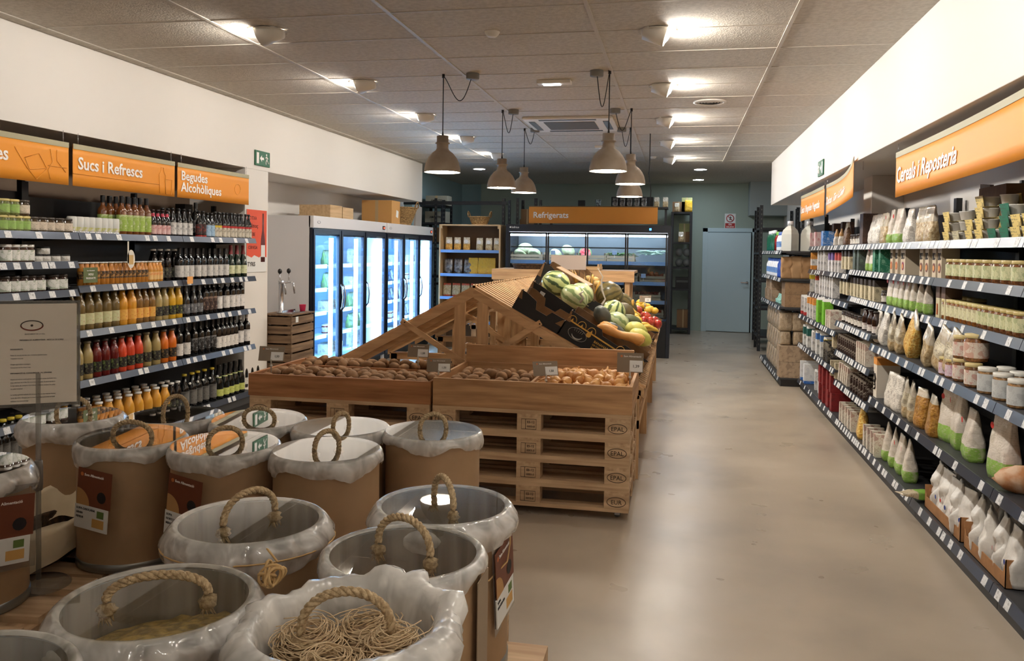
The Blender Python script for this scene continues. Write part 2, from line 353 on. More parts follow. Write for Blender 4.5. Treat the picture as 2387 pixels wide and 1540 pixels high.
for i, (x, y, s) in enumerate([(-3.4, 13.9, 'above the black racks behind the tall fridges'), (.32, 14.15, 'above the back corridor, nearer one of the two'), (.33, 16.15, 'above the back corridor, one nearest the door')]):
    e = empty('downlight', (x, y, ZC)); tag(e, 'round recessed cool white downlight '+s, 'downlight', 'cool downlights in the back area')
    MB().lathe([(.1, -.012), (.11, -.008), (.11, 0)], white_m, 24, caps=False).build('rim', e); MB().lathe([(.0001, -.011), (.1, -.011)], dg, 24, caps=False).build('lens', e)
for i, (x, y) in enumerate([(-.4, 12.3), (-1.2, 5.2)]):
    tag(MB().lathe([(.001, -.03), (.03, -.03), (.045, -.012), (.05, 0)], white_m, 16, caps=False).build('smoke_detector', loc=(x, y, ZC)), 'small round white smoke detector on the ceiling, '+('far one near the back' if i == 0 else 'near one'), 'smoke detector')
# ---------------------------------------------------------------- hanging section signs
green = mat('exit_green', (14, 92, 58), .5); pale_or = mat('sign_orange_pale', (238, 168, 78), .45, spec=.3); strip_g = mat('sign_top_strip', (168, 160, 128), .5)
def sign(side, ya, yb, lines, label, size=.115, z1=2.26, z0=1.975, curve=0, art=None, sx=1.0, ra=0):
    x = -4.09 if side < 0 else 1.41
    nx = -side
    r = empty('hanging_sign', (x, ya, z1)); tag(r, label, 'sign', 'orange section signs')
    L_ = yb-ya; n = 20; vs = []; fs = []
    for side2 in (0, 1):
        for k in range(n+1):
            t = k/n; off = nx*curve*sin(pi*t*.9)**2*.0
            for j in range(5):
                zz = (z0-z1)*j/4; bend = curve*(j/4)**2*sin(pi*t)*nx+curve*.8*(1-t)**3*nx
                lift = curve*.9*((1-t)**3 if curve > .02 else 0)
                vs.append((bend+side2*.003*side, L_*t, zz+lift))
    for k in range(n):
        for j in range(4):
            a = k*5+j; fs.append((a, a+5, a+6, a+1)); b_ = a+(n+1)*5; fs.append((b_, b_+1, b_+6, b_+5))
    for k in range(n):
        a = k*5; b_ = a+(n+1)*5; fs.append((a, b_, b_+5, a+5)); a += 4; b_ += 4; fs.append((a, a+5, b_+5, b_))
    MB().add(vs, fs, orange, True).build('panel', r)
    def bx(yy, zz):
        t = yy/L_; j = -zz/(z1-z0)*1.0
        return curve*j**2*sin(pi*t)*nx+curve*.8*(1-t)**3*nx+nx*.003, (curve*.9*(1-t)**3 if curve > .02 else 0)
    st = MB(); vs = []
    for k in range(n+1):
        yy = L_*k/n
        for zz in (.004, -.032):
            b_, l_ = bx(yy, min(0, zz)); vs.append((b_, yy, zz+l_))
    st.add(vs, [(2*k, 2*k+1, 2*k+3, 2*k+2) for k in range(n)], strip_g); st.build('clip_rail', r)
    w_ = MB()
    for yy in (.05, L_-.05): w_.tube([(0, yy, -.01), (0, yy, (2.34 if side < 0 else 2.32)-z1)], .0018, chrome, 5)
    w_.build('wire', r)
    for li, (s, zz) in enumerate(lines):
        m4 = frame((nx*.004, (ra or .045) if side < 0 else L_-.045, zz-z1), (0, 1 if side < 0 else -1, 0), (0, 0, 1))
        t = text(s, size, m4, sign_white, r, sx=sx, bold=.02, align='RIGHT' if ra else 'LEFT')
        if curve:
            for vv in t.data.vertices:
                b_, l_ = bx(min(max(vv.co.y, 0), L_), vv.co.z); vv.co.x += b_-nx*.003; vv.co.z += l_
    if art:
        q = MB()
        for ln in art:
            q.tube([(nx*.003, p[0], p[1]) for p in ln], .0022, pale_or, 4)
        q.build('drawing', r)
    return r
def circ(cx, cz, r, n=14, a0=0, a1=2*pi, sx=1): return [(cx+r*sx*cos(a0+(a1-a0)*k/n), cz+r*sin(a0+(a1-a0)*k/n)) for k in range(n+1)]
bot = [(.97, -.27), (.96, -.12), (.985, -.09), (.985, -.06), (1.02, -.06), (1.02, -.09), (1.045, -.12), (1.045, -.27)]
gls = [(1.04, -.15), (1.05, -.27), (1.12, -.27), (1.13, -.15), (1.04, -.15)]
sign(-1, 3.78, 4.95, [('Conserves', 2.09)], 'leftmost orange hanging sign, cut by the picture edge, ending in "es"', .12, art=[[(.70, -.08), (.80, -.2), (.88, -.27), (.97, -.19), (.90, -.1), (.78, -.14), (.82, -.21), (.97, -.19)], [(1.0, -.06), (1.02, -.14), (.98, -.2), (1.0, -.26)], [(1.06, -.06), (1.06, -.13), (1.14, -.2)], [(.98, -.17), (1.15, -.17)]], sx=.95, ra=.65)
sign(-1, 4.99, 6.16, [('Sucs i Refrescs', 2.095)], 'orange hanging sign reading Sucs i Refrescs over the juice shelves', .118, art=[bot, gls, [(.0, -.2), (.97, -.2)]], sx=1.0)
sign(-1, 6.20, 7.36, [('Begudes', 2.125), ('Alcohòliques', 2.03)], 'orange hanging sign reading Begudes Alcohòliques over the wine shelves', .108, art=[circ(.95, -.15, .05)], sx=1.1)
sign(1, 3.5, 5.95, [('Cereals i Reposteria', 2.06)], 'large curved orange sign reading Cereals i Reposteria above the right shelves', .145, z1=2.262, z0=1.968, curve=.03, sx=1.05)
sign(1, 6.92, 8.62, [('Dolços, Tes i Cafès', 2.06)], 'curled orange sign reading Dolços, Tes i Cafès on the right', .115, z1=2.262, z0=1.95, curve=.1, sx=1.3)
sign(1, 8.66, 10.35, [('Llets i Begudes Vegetals', 2.06)], 'far orange sign reading Llets i Begudes Vegetals on the right', .11, z1=2.262, z0=1.97, curve=.015, sx=1.3)
# exit signs
def exit_sign(x, y, z, side, label):
    r = empty('exit_sign', (x, y, z)); tag(r, label, 'exit sign'); nx = -side
    MB().box(-.006, .006, -.15, .15, -.075, .075, green).build('plate', r, .002)
    q = MB(); X = (nx*.0065, nx*.0075) if nx > 0 else (nx*.0075, nx*.0065); s = 1
    if True:
        q.box(X[0], X[1], -.125, -.08, -.055, .055, sign_white)           # doorway
        q.prism([(0, 0)], (0, 0), sign_white) if False else None
        A = [(-.06, 0), (-.02, .035), (-.02, .012), (.02, .012), (.02, -.012), (-.02, -.012), (-.02, -.035)]
        n = len(A); q.add([(nx*.0072, a, b) for a, b in A], [tuple(range(n))] if nx > 0 else [tuple(range(n))[::-1]], sign_white)
        q.lathe([(.0001, 0), (.011, 0)], sign_white, 10, TR(nx*.0072, .075, .045)@RY(pi/2*nx), caps=False)
        for a, b, c, d in [(.075, .03, .08, -.005), (.08, -.005, .06, -.03), (.06, -.03, .062, -.055), (.08, -.005, .1, -.025), (.1, -.025, .12, -.04), (.075, .025, .05, .01), (.075, .025, .1, .008)]:
            q.tube([(nx*.0072, a, b), (nx*.0072, c, d)], .006, sign_white, 4)
    q.build('pictogram', r)
    return r
exit_sign(-4.143, 7.72, 2.46, -1, 'green emergency exit sign with running figure on the left beam')
exit_sign(1.353, 8.62, 2.43, 1, 'green emergency exit sign seen at a slant on the right beam')
# back wall sign
s = empty('warning_sign', (.99, YB-.004, 2.22)); tag(s, 'white no exit warning sign with a red band above the door', 'sign')
MB().box(-.105, .105, -.004, .004, -.15, .15, paper).build('plate', s); rd = mat('sign_red', (168, 30, 26), .5)
MB().lathe([(.062, 0), (.078, 0), (.078, .002), (.062, .002)], rd, 28, TR(0, -.004, .055)@RX(pi/2), caps=False).box(-.07, .07, -.0065, -.0045, -.006, .006, rd, T=TR(0, 0, .055)@RY(R(45))).box(-.095, .095, -.006, -.004, -.14, -.04, rd).build('prohibition_ring', s)
q = MB()
for a, b, c, d in [(0, .095, 0, .05), (0, .05, .02, .02), (0, .05, -.015, .02), (0, .085, .025, .06)]: q.tube([(a, -.0055, b), (c, -.0055, d)], .006, blackp, 4)
q.build('figure', s)
text('SIN', .045, frame((0, -.0065, -.082), (1, 0, 0), (0, 0, 1)), sign_white, s, align='CENTER'); text('SALIDA', .045, frame((0, -.0065, -.128), (1, 0, 0), (0, 0, 1)), sign_white, s, align='CENTER')
# poster on the left pillar
p = empty('beer_poster', (-4.146, 7.62, 1.62)); tag(p, 'orange-red beer poster taped to the pillar beside the wine shelves', 'poster')
red_o = mat('poster_red', (222, 84, 52), .6)
MB().box(0, .002, -.2, .2, -.3, .32, paper).build('sheet', p)
q = MB(); pts = [(-.2, .32), (.2, .32)]+[(.2-.05*k, -.155+.012*((k*7) % 3)) for k in range(9)]; n = len(pts)
q.add([(.0028, a, b) for a, b in pts], [tuple(range(n))[::-1]], red_o); q.build('printed_panel', p)
q = MB(); q.lathe([(.0, -.2), (.042, -.2), (.045, -.02), (.04, .03), (.018, .12), (.015, .29), (.0, .29)], mat('poster_bottle', (96, 30, 22), .5), 12, TR(.003, .125, 0)@Matrix.Diagonal((.02, 1, 1, 1)), caps=False).box(.004, .0045, .085, .165, -.15, -.03, paper); q.build('bottle_picture', p)
dk = mat('ink', (30, 22, 22), .7)
for s_, z_, h_ in [('POTXA', .22, .05), ('Valmoç', .14, .065), ('TREBE', .06, .05), ('CERVESA', -.07, .045)]: text(s_, h_, frame((.0032, -.17, z_), (0, 1, 0), (0, 0, 1)), dk, p, bold=.002)
text('TYRIS', .06, frame((.003, -.18, -.24), (0, 1, 0), (0, 0, 1)), dk, p)
# ---------------------------------------------------------------- shelving
lab_m = print_mat('price_paper', (226, 226, 226), (120, 120, 120), 160, .62); lab_o = mat('label_orange', (236, 168, 92), .6)
dark_s = mat('shelf_black', (30, 30, 32), .5)
def shelf_bay(side, y0, y1, shelves, base, xb, ztop, label, per=6, posts=True, basefront=None, seed=0):
    """side -1 left wall, +1 right wall; shelves = [(z, xfront)]; front faces the aisle"""
    rn = random.Random(seed*31+int(y0*100)); k = side
    r = empty('shelf_unit', (xb, (y0+y1)/2, 0), label=label, cat='shelving', group='dark metal wall shelving')
    xo = xb; yo = (y0+y1)/2; h = (y1-y0)/2
    MB().box(-.01, .01, -h+.004, h-.004, .1, ztop, dark_s).build('back_panel', r)
    MB().box(-.025*k-.02, -.025*k+.02, -h, -h+.03, 0, ztop+.1, blackp).build('upright', r); MB().box(-.025*k-.02, -.025*k+.02, h-.03, h, 0, ztop+.1, blackp).build('upright', r)
    def sh(z, xf, base=False):
        d = xf-xo; a, b = sorted((-.012*k, d))
        s = MB()
        if base: s.box(a, b, -h+.002, h-.002, .08, z, shelf_g).box(a+(.02 if k > 0 else 0), b-(0.02 if k < 0 else 0), -h+.002, h-.002, 0, .082, black)
        else:
            s.box(a, b, -h+.002, h-.002, z-.022, z, shelf_g)
            for yy in (-h+.01, h-.014): s.prism([(0, z-.06), (0, z-.02), (d*.9, z-.02), (d*.9, z-.035)], (yy, yy+.004), dark_s)
        so = s.build('base_shelf' if base else 'shelf', r)
        # slanted price strip: top edge set back a little
        p = [(d, z+.004), (d-.006*k, z+.006), (d-.014*k, z-.04), (d-.03*k*-1*.5, z-.042)] if False else [(d-.002*k, z+.008), (d-.016*k, z+.008), (d-.004*k, z-.038), (d-.018*k*-1, z-.038)]
        MB().prism([(d+.0*k, z+.008), (d+.006*k, z+.008), (d-.008*k, z-.04), (d-.016*k, z-.04)], (-h+.003, h-.003), slate).build('price_strip', so)
        n = per if not base else max(3, per-1)
        y = -h+.05+rn.random()*.08; cnt = 0
        while y < h-.06:
            wd = .052; m = lab_m
            q = MB().prism([(d-.0005*k, z+.004), (d-.0022*k, z+.004), (d-.0165*k+.0*k, z-.037), (d-.0148*k, z-.037)], (y, y+wd), m)
            q.build('price_label', so); y += wd+max(.012, rn.random()*2*((2*h)/n-wd)); cnt += 1
            if cnt > 22: break
    for z, xf in shelves: sh(z, xf)
    if base: sh(base[0], base[1], True)
    return r
LS = [1.645, 1.284, .975, .63, .19]
shelf_bay(-1, 3.74, 4.93, [(z, -4.0) for z in (1.645, 1.452, 1.262, .99, .7, .45)], (.19, -4.0), -4.46, 1.93, 'dark wall shelving of jars behind the standing notice, left end of the wall', 7, seed=1)
shelf_bay(-1, 4.93, 6.13, [(z, -4.0) for z in LS[:4]], (LS[4], -4.0), -4.46, 1.9, 'dark wall shelving of juices below the Sucs i Refrescs sign', 6, seed=2)
shelf_bay(-1, 6.13, 7.33, [(z, -4.0) for z in LS[:4]], (LS[4], -4.0), -4.46, 1.86, 'dark wall shelving of beers and wines below the Begudes Alcohòliques sign', 6, seed=3)
RA = [(1.665, 1.5), (1.40, 1.5), (1.137, 1.5), (.878, 1.4), (.54, 1.4)]
RB = [(1.665, 1.5), (1.445, 1.5), (1.21, 1.5), (.985, 1.4), (.725, 1.4), (.455, 1.4)]
RC = [(1.665, 1.5), (1.445, 1.5), (1.21, 1.5), (.925, 1.4), (.54, 1.4)]
bs = (.115, 1.41)
shelf_bay(1, 9.05, 10.22, RA, bs, 1.99, 1.9, 'far dark wall shelving of plant drink cartons beside the cleaning shelves', 7, seed=4)
shelf_bay(1, 7.88, 9.05, RA, bs, 1.99, 1.9, 'dark wall shelving of cartons, second from the cleaning shelves', 7, seed=5)
shelf_bay(1, 6.50, 7.88, RB, bs, 1.99, 1.9, 'dark wall shelving of sweets with six closely spaced shelves', 15, seed=6)
shelf_bay(1, 5.35, 6.50, RC, bs, 1.99, 1.9, 'dark wall shelving of boxed cereals and pasta bags, between the sweets and the near jars', 8, seed=7)
shelf_bay(1, 4.03, 5.35, RC, bs, 1.99, 1.93, 'dark wall shelving of jars and flour sacks under the Cereals i Reposteria sign', 6, seed=8)
shelf_bay(1, 2.72, 4.03, RC, bs, 1.99, 1.93, 'nearest dark wall shelving on the right, cut by the picture edge', 5, seed=9)
shelf_bay(1, 10.3, 11.45, [(1.615, 1.2), (1.285, 1.2), (.945, 1.2)], (.1, 1.2), 1.72, 1.95, 'near bay of the black shelving with cleaning products and cardboard packs', 7, seed=10)
shelf_bay(1, 11.45, 12.6, [(1.615, 1.2), (1.285, 1.2), (.945, 1.2)], (.1, 1.2), 1.72, 1.95, 'far bay of the black shelving with cleaning products', 7, seed=11)
# ---------------------------------------------------------------- products
PR = {}; REC = []
def spawn(key, loc, rz=0, where='', tier='', desc=None, rot=None, sc=None):
    if key not in PR:
        e = KN[key]; PR[key] = (e[1](), e[2], e[3])
    parts, cat, de = PR[key]; root = None
    for nm, me in parts:
        o = bpy.data.objects.new(nm, me); COL.objects.link(o)
        if root is None:
            root = o; o.location = loc; o.rotation_euler = rot or (0, 0, rz)
            if sc: o.scale = (sc, sc, sc)
        else: o.parent = root
    tag(root, cat=cat); REC.append((root, desc or de, where, tier, KN[key][0]))
    return root
def finish_labels():
    g = {}
    for r in REC: g.setdefault((r[1], r[2], r[3]), []).append(r)
    for (de, wh, ti), rs in g.items():
        rs.sort(key=lambda r: (r[0].location.y if r[0].location.x < -2 else -r[0].location.y if r[0].location.x > 1 else r[0].location.x))
        n = len(rs)
        for i, r in enumerate(rs):
            s = de+(' '+wh if wh else '')+(', '+ti if ti else '')
            s = s.replace(' with a ', ' with ').replace(' on the ', ', ').replace(' of the ', ' of ').replace(' in the ', ', ').replace(' of a ', ' of ').replace('clear bag', 'bag')
            if n > 1:
                j = n-1-i
                s += f', {ORD[i]} from left' if (i <= j and i < 20) else (f', {ORD[j]} from right' if j < 20 else f', number {i+1} in line')
            r[0]['label'] = s; 
            if n > 1: r[0]['group'] = (de.split(' with ')[0]+'s '+wh)[:80]
def BL(h, r, kind, col, cap, label=None, neck=None, caph=.03, seg=14, rough=.12):
    """bottle: body, cap, label, neck label"""
    P_ = dict(beer=[(.0, 0), (.93, 0), (1, .02), (1, .55), (.93, .62), (.5, .74), (.42, .8), (.4, .97)],
              wine=[(.0, 0), (.95, 0), (1, .02), (1, .6), (.93, .66), (.45, .74), (.37, .78), (.37, .98)],
              champ=[(.0, 0), (.95, 0), (1, .02), (1, .42), (.93, .5), (.6, .64), (.42, .74), (.36, .97)],
              juice=[(.0, 0), (.9, 0), (.96, .02), (.96, .12), (.93, .15), (.95, .42), (1, .46), (1, .58), (.9, .7), (.62, .82), (.52, .87), (.52, .96)],
              small=[(.0, 0), (.93, 0), (1, .02), (1, .6), (.92, .7), (.62, .82), (.6, .95)],
              swing=[(.0, 0), (.95, 0), (1, .02), (1, .55), (.9, .63), (.45, .76), (.4, .92)])[kind]
    m = mat('liquid_%d_%d_%d' % col, col, rough, coat=.6) if rough < .3 else mat('plastic_%d_%d_%d' % col, col, rough)
    out = [(dict(wine='wine_bottle', champ='sparkling_wine_bottle', beer='beer_bottle', juice='juice_bottle', small='juice_bottle', swing='swing_top_bottle')[kind], MB().lathe([(a*r, b*h) for a, b in P_], m, seg).me('bottle'))]
    t = P_[-1][0]*r*1.14; cm = mat('cap_%d_%d_%d' % cap, cap, .35)
    if kind in ('wine', 'champ'): out.append(('foil', MB().lathe([(P_[-3][0]*r*.98 if kind == 'champ' else t, h*(.72 if kind == 'champ' else .82)), (t, h*.86), (t*1.05, h*.97), (t*1.05, h), (0, h)], cm, seg, caps=False).me('foil')))
    else: out.append(('cap', MB().lathe([(t, h*.94), (t*1.08, h*.945), (t*1.08, h*.995), (t*.9, h), (0, h)], cm, seg, caps=False).me('cap')))
    if label:
        for (z0, z1, c, ink) in label:
            lm = print_mat('label_%d_%d_%d_%d' % (*c, ink[0]), c, ink, 90, .58)
            ii = min(range(len(P_)), key=lambda i: abs(P_[i][1]-z0)); rr_ = 1.012
            out.append(('label', MB().lathe([(r*rr_, h*z0), (r*rr_, h*z1)], lm, seg, caps=False).me('label')))
    if neck:
        out.append(('neck_label', MB().lathe([(P_[-2][0]*r*1.2, h*.72), (P_[-1][0]*r*1.15, h*.86)], mat('neck_%d_%d_%d' % neck, neck, .5), seg, caps=False).me('neck')))
    return out
def JR(h, r, col, lid, label, lidr=.95, body=.86, seg=16, ink=(110, 100, 80), lz=(.15, .68)):
    m = mat('content_%d_%d_%d' % col, col, .2, coat=.5, col2=tuple(int(v*.72) for v in col), nscale=90)
    out = [('jar', MB().lathe([(0, 0), (r*.92, 0), (r, h*.04), (r, h*.74), (r*.9, h*.82), (r*lidr*.95, h*.86)], m, seg).me('jar')),
           ('lid', MB().lathe([(r*lidr, h*.85), (r*lidr*1.02, h*.86), (r*lidr*1.02, h*.985), (r*lidr*.94, h), (0, h)], mat('lid_%d_%d_%d' % lid, lid, .35), seg, caps=False).me('lid'))]
    if label: out.append(('label', MB().lathe([(r*1.012, h*lz[0]), (r*1.012, h*lz[1])], print_mat('label_%d_%d_%d_%d' % (*label, ink[0]), label, ink, 80, .55), seg, caps=False).me('label')))
    return out
def BX(w, d, h, rows, name='carton', ink=(90, 90, 100), gable=0, slope=0):
    """carton: rows of (z0,z1,colour) ; w along y, d along x (front at -x/+x)"""
    q = MB()
    for z0, z1, c in rows:
        m = print_mat('box_%d_%d_%d_%d' % (*c, ink[0]), c, ink, 55, .6)
        q.box(-d/2, d/2, -w/2, w/2, z0*h, z1*h, m)
    if gable: q.prism([(-w/2, h), (w/2, h), (0, h*1.12)], (-d/2, d/2), mat('box_top', (228, 226, 222), .5), T=RZ(pi/2))
    return [(name, q.me(name))]
def PC(w, d, h, rows, name='pouch', seed=0, fin=.06, rough=.3, lump=.22, top=None, ink=(120, 110, 100), flat=.12, noprint=False, gus=.38):
    """soft pouch, rounded at the bottom and crimped flat at the top; w along y, d along x"""
    rn = random.Random(seed); nz_ = 14; na = 24; vs = []; mats = []
    for i in range(nz_+1):
        t = i/nz_; ww = w*(1-.08*t**4)*(0.94+.06*min(1, t*6)); dd = d*(min(1, .8+t*1.5)*(1-.93*t**1.5) + flat*t*.25)
        for k in range(na):
            a = 2*pi*k/na; c, s_ = cos(a), sin(a)
            x = dd/2*math.copysign(abs(c)**gus, c); y = ww/2*math.copysign(abs(s_)**.45, s_)
            nn = NZ.noise(V((x*30, y*30, t*4+seed*9)))*lump*d*.5*(sin(pi*t)*.8+.4)
            zz = h*t + (NZ.noise(V((y*40, seed*5, 0)))*h*.05 if i == nz_ else 0)
            vs.append((x+nn, y+nn*.5, max(0, zz)))
    q = MB()
    for z0, z1, c in rows:
        m = c if not isinstance(c, tuple) else (mat('soft_%d_%d_%d' % c, c, rough) if noprint else print_mat('pouch_%d_%d_%d_%d' % (*c, ink[0]), c, ink, 45, .62, rough, .45))
        fs = []
        for i in range(nz_):
            if z0-1e-6 <= (i+.5)/nz_ < z1: fs += [(i*na+k, i*na+(k+1) % na, (i+1)*na+(k+1) % na, (i+1)*na+k) for k in range(na)]
        if z0 == 0: fs.append(tuple(range(na))[::-1])
        if z1 >= 1: fs.append(tuple(nz_*na+k for k in range(na)))
        used = sorted({a for f in fs for a in f}); mp = {a: j for j, a in enumerate(used)}
        q.add([vs[a] for a in used], [[mp[a] for a in f] for f in fs], m, True)
    return [(name, q.me(name))]
WH = (232, 228, 218); CRM = (222, 208, 178); INK = (60, 55, 50)
dotred = mat('dot_red', (200, 48, 44), .5)
def withdot(parts, x, z, r=.014, y=0, m=None, nm='emblem'):
    parts.append((nm, MB().lathe([(.0001, 0), (r, 0)], m or dotred, 12, TR(x, y, z)@RY(-pi/2 if x < 0 else pi/2), caps=False).me(nm))); return parts
def brandbag(w, d, h, seed, flour=False):
    p = PC(w, d, h, [(0, .28, (150, 190, 90)), (.28, 1, (226, 216, 204))], 'food_bag', seed, ink=(200, 190, 170), lump=.2)
    return withdot(p, -d*.5-.004, h*.78, .016)
clearbag = mat('clear_bag', (196, 184, 160), .15, col2=(228, 220, 205), nscale=28, bump=.5, coat=1)
corn = mat('corn', (226, 168, 70), .35, col2=(250, 220, 130), nscale=70, bump=.8, coat=.6, nmix=(.45, .6)); cornd = mat('corn_dark', (160, 108, 40), .35, col2=(190, 140, 60), nscale=60, bump=.8, coat=.6)
beans = mat('beans_brown', (96, 66, 44), .3, col2=(130, 96, 66), nscale=60, bump=.8, coat=.6); nuts = mat('nuts_pale', (206, 186, 146), .35, col2=(170, 140, 96), nscale=50, bump=.8, coat=.5)
flourm = mat('flour_bag', (236, 232, 226), .45, col2=(222, 216, 208), nscale=8, bump=.6, bscale=18)
pastam = mat('pasta_yellow', (222, 176, 92), .4, col2=(190, 140, 60), nscale=45, bump=.7); pastap = mat('pasta_pale', (200, 186, 150), .4, col2=(170, 150, 110), nscale=45, bump=.7)
silver = mat('silver_bag', (150, 146, 142), .25, metal=.5, col2=(70, 66, 66), nscale=14, bump=.5)
